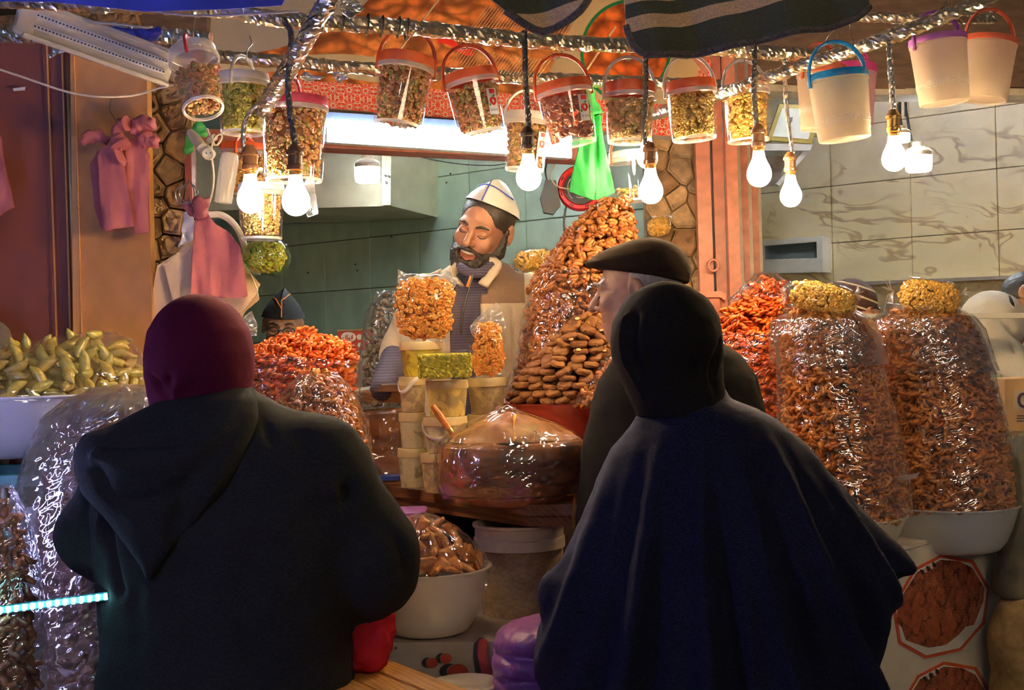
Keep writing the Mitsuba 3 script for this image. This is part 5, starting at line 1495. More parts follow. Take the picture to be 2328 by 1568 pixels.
Bs = Body((P(1330, 0, D0)[0], D0 - 0.20, P(0, 985, D0)[2]), (P(1690, 0, D0)[0], D0 + 0.2, P(0, 620, D0)[2]), 0.006)
Bs.add(Bs.ell(W(1515, 758), (0.106, 0.128, 0.103)), 0)
Bs.add(Bs.loft(rows_px([(742, 1414, 1616, 0.0, 0.100), (775, 1400, 1632, 0.0, 0.114), (805, 1394, 1640, 0.0, 0.115), (850, 1408, 1643, 0.0, 0.11), (900, 1428, 1648, 0, 0.105), (950, 1450, 1660, 0, 0.10), (972, 1462, 1665, 0, 0.098)], D0), 2.1), 0.03)
S_ = -0.11
scarf = folds(Bs.mesh(4), [([W(1420, 720, S_ + .04), W(1420, 800, S_ + .04), W(1455, 930, S_ + .03)], 0.008, -0.005), ([W(1440, 720, S_ + .02), W(1440, 820, S_ + .02), W(1475, 940, S_)], 0.010, 0.007), ([W(1490, 760, S_), W(1480, 850, S_), W(1490, 950, S_)], 0.012, 0.005),
                           ([W(1630, 780, S_ + .05), W(1625, 850, S_ + .02), W(1640, 900, S_ + .02)], 0.010, 0.006), ([W(1580, 830, S_), W(1600, 890, S_), W(1635, 915, S_)], 0.010, 0.006)], 2.0)
part(w2, 'headscarf', displaced(scarf, 0.002, 30, 2), 'scarf_black', 'black headscarf', smooth=True)
bd = Body((W(1300, 0)[0], D0 - 0.2, 0.0), (W(1800, 0)[0], D0 + 0.3, 1.66), 0.012)
bd.add(bd.ell(W(1515, 765, 0.02), (0.075, 0.092, 0.09)), 0)
bd.add(bd.cone(W(1520, 830, 0.01), W(1560, 950, 0.01), 0.05, 0.055), 0.03)
bd.add(bd.cone(W(1590, 1050, 0.02), W(1610, 1450, 0.02), 0.12, 0.14), 0.06)
for s in (-1, 1):
    x = 1610 + s * 100
    bd.add(bd.cone(W(x, 1480, 0.02), W(x, 1950, 0.02), 0.085, 0.06), 0.03)
    bd.add(bd.cone(W(x, 1950, 0.02), np.array([W(x, 0)[0], D0 + 0.02, 0.08]), 0.06, 0.045), 0.02)
    bd.add(bd.cone(np.array([W(x, 0)[0], D0 - 0.02, 0.04]), np.array([W(x, 0)[0], D0 + 0.15, 0.035]), 0.04, 0.035), 0.02)
part(w2, 'body', bd.mesh(3), 'trousers_dark', smooth=True)

# ---------------------------------------------------------------- man with the flat cap
D0 = 3.28
W = lambda x, y, d=0.0: P(x, y, D0 + d)
w3 = thing('person', 'older man in dark brown flat cap and black coat, seen in profile', 'person')
Mh = mat(W(1450, 664, 0.0), (4, 0, -110), 1.02)
part(w3, 'body', xf(head_mesh(0.0035, nose=1.15), Mh), 'skin_old', smooth=True)
head_extras(w3, Mh, brows='hair_grey')
Hb = Body((-0.1, -0.1, -0.09), (0.1, 0.13, 0.07), 0.005)
Hb.add(Hb.ell((0, 0.016, 0.030), (0.081, 0.098, 0.088)), 0)
Hb.cut(Hb.ell((0, -0.075, -0.01), (0.2, 0.085, 0.2)), 0.01)
Hb.cut(Hb.ell((0.085, 0.0, -0.02), (0.03, 0.032, 0.045)), 0.005)
Hb.cut(Hb.ell((-0.085, 0.0, -0.02), (0.03, 0.032, 0.045)), 0.005)
Hb.cut(Hb.ell((0, 0.03, -0.12), (0.2, 0.2, 0.07)), 0.005)
part(w3, 'hair', displaced(xf(Hb.mesh(2), Mh), 0.002, 120), 'hair_grey', 'short grey hair', smooth=True)
# cap: crown tilted forwards over a short brim
Cb = Body((P(1300, 0, D0)[0], D0 - 0.2, W(0, 690)[2]), (P(1600, 0, D0)[0], D0 + 0.22, W(0, 515)[2]), 0.0055)
ax = np.array([-0.90, 0.43, 0])
cc = W(1475, 606, 0.0)
R_ = np.stack([ax, np.cross([0, 0, 1.0], ax), [0, 0, 1.0]], 1)
Rt = mat(rot=(0, 7, 0))[:3, :3] @ R_
Cb.add(Cb.ell(W(1480, 615), (0.100, 0.096, 0.082), Rt), 0)
Cb.add(Cb.ell(W(1425, 607), (0.085, 0.090, 0.050), Rt), 0.03)
Cb.add(Cb.ell(W(1375, 602), (0.048, 0.070, 0.014), mat(rot=(0, 3, 0))[:3, :3] @ R_), 0.02)
Cb.cut((Cb.Z - (W(1335, 610)[2] + (W(1560, 650)[2] - W(1335, 610)[2]) * (Cb.X - W(1335, 0)[0]) / (W(1560, 0)[0] - W(1335, 0)[0]))) + 0 * Cb.Y, 0.008)
cap = Cb.mesh(4)
cap = folds(cap, [([W(1385, 590, -0.06), W(1440, 600, -0.10), W(1520, 622, -0.09), W(1560, 630, -0.05)], 0.008, 0.002)])
part(w3, 'flat_cap', cap, 'cap_brown', 'dark brown wool flat cap', smooth=True)
B = Body((P(1240, 0, D0)[0], D0 - 0.3, 0.35), (P(1810, 0, D0)[0], D0 + 0.35, W(0, 740)[2]), 0.011)
B.add(B.loft(rows_px([(752, 1440, 1560, 0.0, 0.07), (780, 1415, 1640, 0, 0.10), (815, 1390, 1690, 0, 0.12), (860, 1362, 1722, 0, 0.14), (930, 1340, 1738, 0, 0.155), (1020, 1322, 1740, 0, 0.165), (1150, 1310, 1742, 0, 0.17), (1300, 1300, 1742, 0, 0.175), (1800, 1290, 1750, 0, 0.19)], D0), 2.1), 0)
cm = folds(B.mesh(5), [([W(1370, 900, -0.1), W(1345, 1020, -0.12), W(1335, 1180, -0.14)], 0.012, -0.008), ([W(1385, 930, -0.12), W(1360, 1080, -0.14), W(1350, 1250, -0.15)], 0.012, 0.009), ([W(1705, 850, -0.05), W(1722, 900, -0.05), W(1728, 960, -0.05)], 0.010, 0.008)])
part(w3, 'coat', displaced(cm, 0.005, 16, 8), 'coat_black', smooth=True)
bd = Body((P(1300, 0, D0)[0], D0 - 0.2, 0), (P(1760, 0, D0)[0], D0 + 0.3, 0.6), 0.014)
for s in (-1, 1):
    x = P(1525 + s * 90, 0, D0)[0]
    bd.add(bd.cone((P(1525, 0, D0)[0], D0, 0.56), (x, D0, 0.46), 0.08, 0.075), 0.02)
    bd.add(bd.cone((x, D0, 0.46), (x, D0, 0.08), 0.075, 0.05), 0.02)
    bd.add(bd.cone((x, D0, 0.04), (x, D0 + 0.15, 0.035), 0.04, 0.035), 0.02)
part(w3, 'trousers', bd.mesh(3), 'trousers_dark', smooth=True)

# ---------------------------------------------------------------- smiling vendor
D0 = 4.2
W = lambda x, y, d=0.0: P(x, y, D0 + d)
vd = thing('person', 'smiling bearded vendor in white paper hat and cream jacket behind the counter', 'person')
Mh = mat(W(1102, 519, -0.02), (14, 21, -20), 1.04)
part(vd, 'body', xf(head_mesh(0.0028, smile=True, neck=0.14), Mh), 'skin_fair', smooth=True)
head_extras(vd, Mh, mouth=True)
# beard and moustache
Bb = Body((-0.1, -0.135, -0.165), (0.1, 0.06, 0.05), 0.003)
Bb.add(Bb.ell((0, -0.050, -0.088), (0.062, 0.058, 0.056)), 0)
Bb.add(Bb.ell((0, -0.066, -0.116), (0.048, 0.045, 0.048)), 0.02)
for s in (-1, 1):
    Bb.add(Bb.cone((s * 0.0745, 0.000, 0.012), (s * 0.064, -0.012, -0.055), 0.0085, 0.020), 0.012)
    Bb.add(Bb.cone((s * 0.062, -0.014, -0.055), (s * 0.040, -0.055, -0.085), 0.022, 0.028), 0.015)
    Bb.add(Bb.cone((s * 0.003, -0.103, -0.0485), (s * 0.036, -0.090, -0.052), 0.0080, 0.0070), 0.004)
    Bb.add(Bb.cone((s * 0.037, -0.089, -0.052), (s * 0.042, -0.080, -0.082), 0.0075, 0.010), 0.006)
Bb.cut(Bb.ell((0, -0.112, -0.0675), (0.0345, 0.045, 0.0160)), 0.003)
for s in (-1, 1):
    Bb.cut(Bb.ell((s * 0.048, -0.098, -0.030), (0.032, 0.055, 0.026)), 0.008)
beard = xf(Bb.mesh(2), Mh)
v, f = beard
part(vd, 'beard', displaced((v, f), 0.0035, 170, 2, 3), 'hair_black', 'full black beard', smooth=True)
Hb = Body((-0.1, -0.12, -0.05), (0.1, 0.125, 0.14), 0.004)
Hb.add(Hb.ell((0, 0.0135, 0.036), (0.0795, 0.0985, 0.0885)), 0)
Hb.cut(Hb.ell((0, -0.105, 0.005), (0.066, 0.085, 0.078)), 0.006)
for s in (-1, 1):
    Hb.cut(Hb.ell((s * 0.085, 0.015, -0.006), (0.03, 0.028, 0.038)), 0.004)
    Hb.cut(Hb.ell((s * 0.082, -0.062, -0.008), (0.03, 0.042, 0.04)), 0.005)
Hb.cut(Hb.ell((0, 0.02, -0.12), (0.2, 0.2, 0.075)), 0.004)
part(vd, 'hair', displaced(xf(Hb.mesh(2), Mh), 0.0012, 260), 'hair_black', 'close-cropped black hair', smooth=True)
cv, cf, rows = side_cap(Mh, 0.062, (0.086, 0.108), 0.150, (-0.085, 0.10), -16)
Mc = Mh @ mat((0.0, 0.012, 0.0), (-6, 0, 0))
part(vd, 'paper_hat', xf((cv, cf), Mc), 'paper_hat', 'white paper side cap with blue piping', smooth=True)
rr = cv.reshape(6, 40, 3)
def on_cap(t, j):
    i = min(int(t * 5), 4)
    u = t * 5 - i
    p = rr[i, j % 40] * (1 - u) + rr[i + 1, j % 40] * u
    return p + 0.0025 * (p - [0, 0.0, 0.06]) / np.linalg.norm(p - [0, 0.0, 0.06])
part(vd, 'hat_piping', xf(tube([on_cap(t, 30) for t in np.linspace(0.02, 0.98, 8)], 0.0020, 6, 0.01), Mc), 'trim_blue', smooth=True)
part(vd, 'hat_piping', xf(tube([on_cap(0.52 + 0.12 * math.cos((j - 30) * 0.35), j) for j in range(21, 40)], 0.0020, 6, 0.01), Mc), 'trim_blue', smooth=True)
# ribbed navy top
B = Body((P(840, 0, D0)[0], D0 - 0.5, 0.9), (P(1290, 0, D0)[0], D0 + 0.3, W(0, 560)[2]), 0.0085)
tors = [(575, 1052, 1120, 0.01, 0.062), (600, 1032, 1146, 0.01, 0.075), (622, 1000, 1175, 0.01, 0.09), (645, 962, 1206, 0.0, 0.105), (675, 944, 1222, -0.01, 0.12), (720, 935, 1218, -0.015, 0.13), (800, 925, 1212, -0.02, 0.13), (900, 920, 1212, -0.01, 0.13), (1060, 915, 1220, 0, 0.135)]
B.add(B.loft(rows_px(tors, D0), 2.2), 0)
shirt = B.mesh(4)
part(vd, 'knit_top', shirt, 'knit_navy', 'dark navy ribbed knit top with a zip', smooth=True)
part(vd, 'knit_collar', displaced(tube([W(1046, 604, -0.10), W(1062, 618, -0.135), W(1088, 622, -0.14), W(1112, 606, -0.115), W(1124, 590, -0.06)], 0.016, 8, 0.01), 0.003, 60), 'knit_navy', smooth=True)
part(vd, 'zip', tube([W(1076, 622, -0.155), W(1064, 665, -0.162), W(1052, 715, -0.168), W(1048, 760, -0.168)], 0.0035, 6, 0.01), 'black_plastic')
part(vd, 'zip_pull', tube([W(1070, 627, -0.165), W(1066, 640, -0.172), W(1062, 652, -0.172)], [0.003, 0.004, 0.005], 6, 0.004), 'trim_orange', 'orange zip pull')
# jacket with open front
B = Body((P(800, 0, D0)[0], D0 - 0.5, 0.9), (P(1320, 0, D0)[0], D0 + 0.34, W(0, 560)[2]), 0.008)
B.add(B.loft([(z, x, y, rx + 0.012, ry + 0.016) for z, x, y, rx, ry in rows_px(tors[1:], D0)], 2.2), 0)
B.add(B.cone(W(965, 668), W(912, 790, -0.03), 0.066, 0.060), 0.03)
B.add(B.cone(W(912, 790, -0.03), W(898, 812, -0.05), 0.058, 0.052), 0.02)
B.add(B.cone(W(1200, 672), W(1222, 830, -0.03), 0.068, 0.062), 0.03)
B.add(B.cone(W(1222, 830, -0.03), W(1190, 900, -0.26), 0.06, 0.05), 0.02)
# open front wedge, from the collar down
for (xa, xb, ya, yb) in ((1034, 1110, 560, 645), (1018, 1092, 645, 700), (1012, 1076, 700, 760), (1008, 1062, 760, 1100)):
    a, b = W(xa, 0)[0], W(xb, 0)[0]
    q = np.maximum(np.abs(B.X - (a + b) / 2) - (b - a) / 2, np.maximum(B.Y - (D0 - 0.045), np.maximum(W(0, yb)[2] - B.Z - 0.0, B.Z - W(0, ya)[2])))
    B.cut(q, 0.006)
jk = B.mesh(4)
jk = folds(jk, [([W(955, 700, -0.1), W(935, 760, -0.1)], 0.012, 0.008), ([W(1195, 740, -0.1), W(1205, 830, -0.12)], 0.012, 0.010), ([W(1130, 735, -0.14), W(1110, 820, -0.14)], 0.02, 0.006), ([W(1165, 700, -0.13), W(1172, 840, -0.13)], 0.010, 0.007)])
def sliced(m, *planes):
    t = trimesh.Trimesh(*VF(m), process=False)
    for n_, o_ in planes:
        t = trimesh.intersections.slice_mesh_plane(t, n_, o_)
    return np.array(t.vertices), np.array(t.faces)


xa, xb, zb = W(1068, 650), W(1192, 650), W(0, 722)
a = sliced(jk, ((1, 0, 0), xa), ((-1, 0, 0), xb), ((0, 0, 1), zb), ((0, -1, 0.0), (0, D0 + 0.03, 0)))
b = join(sliced(jk, ((0, 0, -1), zb)), sliced(jk, ((0, 0, 1), zb), ((-1, 0, 0), xa)), sliced(jk, ((0, 0, 1), zb), ((1, 0, 0), xb)), sliced(jk, ((0, 0, 1), zb), ((1, 0, 0), xa), ((-1, 0, 0), xb), ((0, 1, 0.0), (0, D0 + 0.03, 0))))
part(vd, 'jacket', b, 'jacket_cream', 'cream work jacket', smooth=True)
part(vd, 'jacket_yoke', a, 'jacket_taupe', 'taupe upper front panel', smooth=True)
for (pts, r) in (([W(1112, 596, -0.115), W(1128, 600, -0.11), W(1120, 618, -0.135), W(1098, 648, -0.155)], 0.011), ([W(1040, 606, -0.10), W(1030, 622, -0.12), W(1048, 648, -0.15)], 0.011)):
    part(vd, 'collar', displaced(tube(pts, r * 0.5, 8, 0.01, flat=3.4), 0.003, 50), 'jacket_cream', smooth=True)
for (p0, p1) in ((W(1168, 612, -0.03), W(1212, 634, -0.0)), (W(1000, 612, -0.05), W(952, 636, -0.02))):
    Me = frame((p0 + p1) / 2 + [0, 0, -0.004], p1 - p0, (0, -0.3, 1))
    ep = part(vd, 'epaulette', xf(rbox((np.linalg.norm(p1 - p0), 0.040, 0.008), 0.003), Me), 'jacket_cream', smooth=40)
    part(ep, 'button', xf(lathe([(0, 0), (0.006, 0), (0.006, 0.003), (0, 0.004)], 12), Me @ mat((-0.03 if p0[0] > 0 else 0.03, 0, 0.004))), 'black_plastic')
# knit sleeve and gloved hand at the left, reaching over the counter
sl = B = Body((P(800, 0, D0)[0], D0 - 0.5, W(0, 960)[2]), (P(960, 0, D0)[0], D0 + 0.1, W(0, 780)[2]), 0.006)
B.add(B.cone(W(902, 805, -0.05), W(886, 850, -0.15), 0.047, 0.043), 0)
B.add(B.cone(W(886, 850, -0.15), W(868, 884, -0.28), 0.043, 0.036), 0.02)
part(vd, 'knit_sleeve', folds(B.mesh(3), [([W(870, 820, -0.1), W(910, 828, -0.1)], 0.008, 0.005), ([W(862, 850, -0.16), W(905, 858, -0.16)], 0.008, 0.005)]), 'knit_navy', smooth=True)
M_('glove', (0.42, 0.34, 0.24), 0.4)
part(vd, 'gloved_hand', hand_mesh(frame(W(872, 886, -0.20), (-0.80, -0.60, -0.02), (0, 0, 1)), 6), 'glove', 'hand in a pale thin glove', smooth=True)
part(vd, 'far_hand', hand_mesh(frame(W(1185, 905, -0.34), (-0.2, -1, -0.1), (0, -0.2, 1)), 30, 0.004), 'skin_fair', smooth=True)
bd = Body((P(900, 0, D0)[0], D0 - 0.2, 0.0), (P(1240, 0, D0)[0], D0 + 0.25, 1.2), 0.014)
bd.add(bd.cone((W(1065, 0)[0], D0, 1.15), (W(1065, 0)[0], D0, 0.95), 0.13, 0.14), 0)
for s in (-1, 1):
    x = W(1065 + 75 * s, 0)[0]
    bd.add(bd.cone((x, D0, 0.95), (x, D0, 0.10), 0.09, 0.055), 0.03)
    bd.add(bd.cone((x, D0 + 0.02, 0.045), (x, D0 - 0.15, 0.04), 0.045, 0.038), 0.02)
part(vd, 'trousers', bd.mesh(3), 'trousers_dark', smooth=True)

# ---------------------------------------------------------------- man with the black side cap and glasses
D0 = 5.5
W = lambda x, y, d=0.0: P(x, y, D0 + d)
w5 = thing('person', 'man with black orange-piped cap and glasses peering over the orange pastries', 'person')
Mh = mat(W(643, 742), (10, 3, 6), 1.0)
part(w5, 'body', xf(head_mesh(0.0045), Mh), 'skin_tan', smooth=True)
head_extras(w5, Mh)
cv, cf, rows = side_cap(Mh, 0.040, (0.090, 0.113), 0.158, (-0.090, 0.105), -4)
part(w5, 'side_cap', xf((cv, cf), Mh), 'cap_black', 'black side cap with orange piping', smooth=True)
rr = cv.reshape(6, 40, 3)
part(w5, 'cap_piping', xf(tube([on_cap(t, 30) for t in np.linspace(0.06, 0.62, 6)] + [on_cap(0.66, 30 + j) for j in (3, 6, 9)], 0.0026, 6, 0.01), Mh), 'trim_orange')
part(w5, 'cap_piping', xf(tube([on_cap(0.34, 30), on_cap(0.50, 28), on_cap(0.56, 26), on_cap(0.55, 23)], 0.0026, 6, 0.01), Mh), 'trim_orange')
for s in (-1, 1):
    ring = [(s * 0.032 + 0.024 * math.cos(t), -0.105 + 0.25 * (0.024 * math.cos(t)) * s * 0.6, -0.004 + 0.017 * math.sin(t)) for t in np.linspace(0, 2 * np.pi, 21)[:-1]]
    gl = part(w5, 'glasses_rim', xf(tube(ring, 0.0024, 6, closed=True, smooth_pts=False), Mh), 'black_plastic')
    part(w5, 'glasses_arm', xf(tube([(s * 0.056, -0.100, 0.0), (s * 0.078, -0.07, 0.002), (s * 0.082, 0.012, 0.004)], 0.0022, 6, 0.02), Mh), 'black_plastic')
part(w5, 'glasses_bridge', xf(tube([(-0.009, -0.109, 0.0), (0, -0.114, 0.003), (0.009, -0.109, 0.0)], 0.0022, 6, 0.004), Mh), 'black_plastic')
B = Body((P(500, 0, D0)[0], D0 - 0.25, 0.0), (P(790, 0, D0)[0], D0 + 0.25, W(0, 810)[2]), 0.012)
B.add(B.loft(rows_px([(822, 615, 675, 0.02, 0.07), (845, 575, 715, 0.02, 0.10), (880, 548, 742, 0.01, 0.12), (1000, 545, 745, 0, 0.13), (1180, 555, 735, 0, 0.13)], D0), 2.2), 0)
for s in (-1, 1):
    x = W(645 + 50 * s, 0)[0]
    B.add(B.cone((x, D0, 0.85), (x, D0, 0.06), 0.09, 0.06), 0.04)
    B.add(B.cone(W(645 + s * 92, 890), W(645 + s * 105, 1030, -0.03), 0.055, 0.045), 0.03)
part(w5, 'jacket', B.mesh(3), 'cap_black', smooth=True)

# ---------------------------------------------------------------- man with the striped beanie, far right man in white, others
D0 = 5.1
W = lambda x, y, d=0.0: P(x, y, D0 + d)
def beanie_stripes(p, n, uv):
    s = dr.sin((p.z - float(P(0, 690, 5.1)[2]) + 0.35 * (p.x - float(P(1945, 0, 5.1)[0]))) * 150)
    return mix((0.055, 0.025, 0.018), (0.50, 0.42, 0.30), smoothstep(0.80, 0.92, s))
M_('beanie_mat', proc(beanie_stripes), 0.9)
w6 = thing('person', 'man in brown striped beanie between the two wrapped cones, facing right', 'person')
Mh = mat(W(1938, 714), (4, 0, 62), 0.98)
part(w6, 'body', xf(head_mesh(0.0045), Mh), 'skin_tan', smooth=True)
head_extras(w6, Mh)
Bb = Body((-0.11, -0.125, -0.03), (0.11, 0.13, 0.15), 0.005)
Bb.add(Bb.ell((0, 0.012, 0.045), (0.088, 0.108, 0.096)), 0)
Bb.cut(Bb.ell((0, 0.0, -0.10), (0.3, 0.3, 0.115)), 0.006)
part(w6, 'beanie', displaced(xf(Bb.mesh(3), Mh), 0.002, 60), 'beanie_mat', 'brown beanie with cream stripes', smooth=True)
B = Body((P(1830, 0, D0)[0], D0 - 0.22, 0.0), (P(2050, 0, D0)[0], D0 + 0.22, W(0, 790)[2]), 0.013)
B.add(B.loft(rows_px([(790, 1915, 1965, 0.02, 0.07), (820, 1875, 2005, 0.02, 0.11), (880, 1852, 2024, 0.0, 0.13), (1200, 1860, 2018, 0, 0.13)], D0), 2.2), 0)
for s in (-1, 1):
    B.add(B.cone((W(1938 + 45 * s, 0)[0], D0, 0.75), (W(1938 + 45 * s, 0)[0], D0, 0.06), 0.085, 0.06), 0.04)
part(w6, 'coat', B.mesh(3), 'coat_black', smooth=True)

D0 = 5.0
W = lambda x, y, d=0.0: P(x, y, D0 + d)
w7 = thing('person', 'man in white shirt with black and gold collar bending down at the right edge', 'person')
Mh = mat(W(2338, 688, 0.05), (18, 30, 70), 1.0)
part(w7, 'body', xf(head_mesh(0.005, neck=0.10), Mh), 'skin_tan', smooth=True)
Hb = Body((-0.1, -0.11, -0.09), (0.1, 0.125, 0.14), 0.006)
Hb.add(Hb.ell((0, 0.014, 0.036), (0.081, 0.100, 0.090)), 0)
Hb.cut(Hb.ell((0, -0.105, 0.0), (0.12, 0.085, 0.09)), 0.008)
Hb.cut(Hb.ell((0, 0.0, -0.12), (0.2, 0.2, 0.08)), 0.005)
part(w7, 'hair', displaced(xf(Hb.mesh(2), Mh), 0.002, 120), 'hair_black', smooth=True)
B = Body((P(2120, 0, D0)[0], D0 - 0.32, 0.4), (P(2480, 0, D0)[0], D0 + 0.4, W(0, 640)[2]), 0.010)
B.add(B.cone(W(2255, 735, 0.05), W(2205, 900, 0.10), 0.125, 0.13), 0)
B.add(B.cone(W(2205, 900, 0.1), W(2200, 1100, 0.1), 0.13, 0.12), 0.05)
B.add(B.cone(W(2255, 740, 0.0), W(2300, 720, 0.05), 0.11, 0.06), 0.05)
B.add(B.cone(W(2232, 760, -0.10), W(2340, 855, -0.20), 0.075, 0.062), 0.03)
B.add(B.cone(W(2340, 855, -0.20), W(2420, 870, -0.25), 0.06, 0.045), 0.02)
sh = folds(B.mesh(4), [([W(2215, 770, -0.16), W(2260, 810, -0.2), W(2300, 850, -0.25)], 0.012, 0.010), ([W(2205, 800, -0.1), W(2240, 840, -0.15), W(2280, 880, -0.2)], 0.010, -0.010), ([W(2290, 770, -0.18), W(2310, 800, -0.22)], 0.010, 0.010), ([W(2220, 720, -0.1), W(2215, 790, -0.1)], 0.02, 0.010)])
part(w7, 'shirt', displaced(sh, 0.006, 18, 4), 'shirt_white', 'loose white shirt', smooth=True)
part(w7, 'collar', tube([W(2288, 672, 0.02), W(2298, 690, -0.05), W(2304, 718, -0.06)], 0.012, 8, 0.01), 'cap_black', smooth=True)
part(w7, 'collar_trim', tube([W(2283, 674, 0.0), W(2292, 692, -0.062), W(2297, 720, -0.072)], 0.003, 6, 0.01), 'trim_orange', smooth=True)
bd = Body((P(2120, 0, D0)[0], D0 - 0.2, 0.0), (P(2300, 0, D0)[0], D0 + 0.4, 0.95), 0.014)
for s in (-1, 1):
    bd.add(bd.cone(W(2200 + 40 * s, 1110, 0.1), (W(2200 + 40 * s, 0)[0], D0 + 0.1, 0.06), 0.09, 0.06), 0.03)
part(w7, 'trousers', bd.mesh(3), 'trousers_dark', smooth=True)

D0 = 3.885
W = lambda x, y, d=0.0: P(x, y, D0 + d)
w8 = thing('person', 'person in grey sleeve cut off by the left edge, beside the maroon shutter', 'person')
B = Body((P(-330, 0, D0)[0], D0 - 0.25, 0.02), (P(90, 0, D0)[0], D0 + 0.22, W(0, 640)[2]), 0.011)
B.add(B.loft(rows_px([(660, -150, -80, 0, 0.06), (690, -210, -40, 0, 0.10), (735, -250, -6, 0, 0.12), (775, -260, 14, 0, 0.13), (830, -265, 26, 0, 0.13), (1000, -260, 20, 0, 0.13), (1200, -250, 0, 0, 0.13)], D0), 2.2), 0)
B.add(B.cone(W(-18, 770, -0.05), W(10, 900, -0.08), 0.055, 0.05), 0.03)
for s in (-1, 1):
    B.add(B.cone((W(-125 + 60 * s, 0)[0], D0, 1.0), (W(-125 + 60 * s, 0)[0], D0, 0.07), 0.09, 0.055), 0.04)
part(w8, 'coat', B.mesh(3), 'grey_sleeve', smooth=True)
part(w8, 'body', xf(head_mesh(0.006), mat(W(-115, 585), (5, 0, 30))), 'skin_tan', smooth=True)
Mh = mat(W(-115, 585), (5, 0, 30))
Bb = Body((-0.11, -0.125, -0.03), (0.11, 0.13, 0.15), 0.006)
Bb.add(Bb.ell((0, 0.012, 0.045), (0.088, 0.108, 0.096)), 0)
Bb.cut(Bb.ell((0, 0.0, -0.10), (0.3, 0.3, 0.115)), 0.006)
part(w8, 'wool_cap', xf(Bb.mesh(3), Mh), 'cap_black', smooth=True)
head_extras(w8, Mh)

# child in the purple quilted jacket
D0 = 2.98
W = lambda x, y, d=0.0: P(x, y, D0 + d)
w9 = thing('person', 'child in shiny purple quilted jacket beside the navy poncho', 'person')
B = Body((P(1080, 0, D0)[0], D0 - 0.2, 0.25), (P(1400, 0, D0)[0], D0 + 0.2, W(0, 1385)[2]), 0.0065)
tab = [(1405, 1205, 1275, 0, 0.05)]
segs = [1408, 1474, 1526, 1580, 1640, 1700, 1770, 1850]
for a, b in zip(segs[:-1], segs[1:]):
    for t in (0.0, 0.12, 0.3, 0.5, 0.7, 0.88):
        y = a + (b - a) * t
        puff = math.sin(math.pi * t) ** 0.6
        xl = np.interp(y, [1408, 1425, 1450, 1480, 1568, 1850], [1185, 1150, 1128, 1120, 1116, 1105])
        tab.append((y, xl + 7 - 15 * puff, 1385, 0, 0.098 + 0.024 * puff))
B.add(B.loft(rows_px(tab, D0), 2.3), 0)
v, f = B.mesh(2)
part(w9, 'quilted_jacket', displaced((v, f), 0.007, 45, 3, 3), 'puffer_purple', smooth=True)
part(w9, 'body', xf(head_mesh(0.006, neck=0.08), mat(W(1352, 1330), (0, 0, 180), 0.85)), 'skin_fair', smooth=True)
Mh = mat(W(1352, 1330), (0, 0, 180), 0.85)
Bb = Body((-0.125, -0.11, -0.20), (0.125, 0.16, 0.16), 0.007)
Bb.add(Bb.ell((0, 0.022, 0.020), (0.098, 0.112, 0.112)), 0)
Bb.add(Bb.ell((0, 0.030, -0.10), (0.095, 0.095, 0.08)), 0.04)
Bb.cut(Bb.ell((0, -0.10, 0.0), (0.07, 0.09, 0.095)), 0.01)
part(w9, 'quilted_hood', xf(displaced(Bb.mesh(3), 0.004, 40, 2), Mh), 'puffer_purple', smooth=True)
bd = Body((P(1120, 0, D0)[0], D0 - 0.15, 0.0), (P(1380, 0, D0)[0], D0 + 0.2, 0.5), 0.014)
for s in (-1, 1):
    x = W(1250 + 55 * s, 0)[0]
    bd.add(bd.cone((W(1250, 0)[0], D0, 0.46), (x, D0, 0.36), 0.065, 0.06), 0.03)
    bd.add(bd.cone((x, D0, 0.36), (x, D0, 0.06), 0.06, 0.045), 0.03)
    bd.add(bd.cone((x, D0, 0.035), (x, D0 + 0.12, 0.03), 0.033, 0.028), 0.02)
part(w9, 'trousers', bd.mesh(3), 'trousers_dark', smooth=True)
# ================================================================ counter, tables, tubs, bags and small things
def wood(key, a, b, ax, rough=0.45, sc=1.0):
    ax = np.asarray(ax, float) / np.linalg.norm(ax)
    cx, cy, cz = (float(q) for q in ax)
    def fn(p, n, uv):
        t = p.x * cx + p.y * cy + p.z * cz
        q = mi.Vector3f(p) - mi.Vector3f(cx, cy, cz) * t
        g = fbm(q.x * 90 * sc + 3, q.y * 90 * sc + t * 3, q.z * 90 * sc + t * 2, 3)
        l = dr.abs(dr.sin((q.x + q.y + q.z) * 160 * sc + 6 * noise(t * 5, q.x * 20, q.z * 20)))
        return mix(b, a, g * 0.65 + 0.35 * l)
    return M_(key, proc(fn), rough)


FR = P(1190, 1153, 3.3) - P(835, 1092, 3.9)
wood('wood_dark', (0.24, 0.10, 0.045), (0.055, 0.022, 0.012), FR)
wood('wood_honey', (0.72, 0.38, 0.10), (0.40, 0.17, 0.04), P(1050, 1568, 2.717) - P(870, 1493, 3.0), 0.4)
M_('old_wood', grain((0.32, 0.22, 0.14), 0.35, 20), 0.7)
M_('filler_dark', grain((0.13, 0.12, 0.085), 0.3, 30), 0.9)
ZT = 1.10


def flat(pxD, z, t):
    """horizontal board from (pixel column, depth) corners, its top at height z"""
    p = [(((x - 1164) / F) * D + ROLL * 0, D) for x, D in pxD]
    v, f = extrude(Polygon(p).buffer(0), t)
    return v + [0, 0, z - t], f


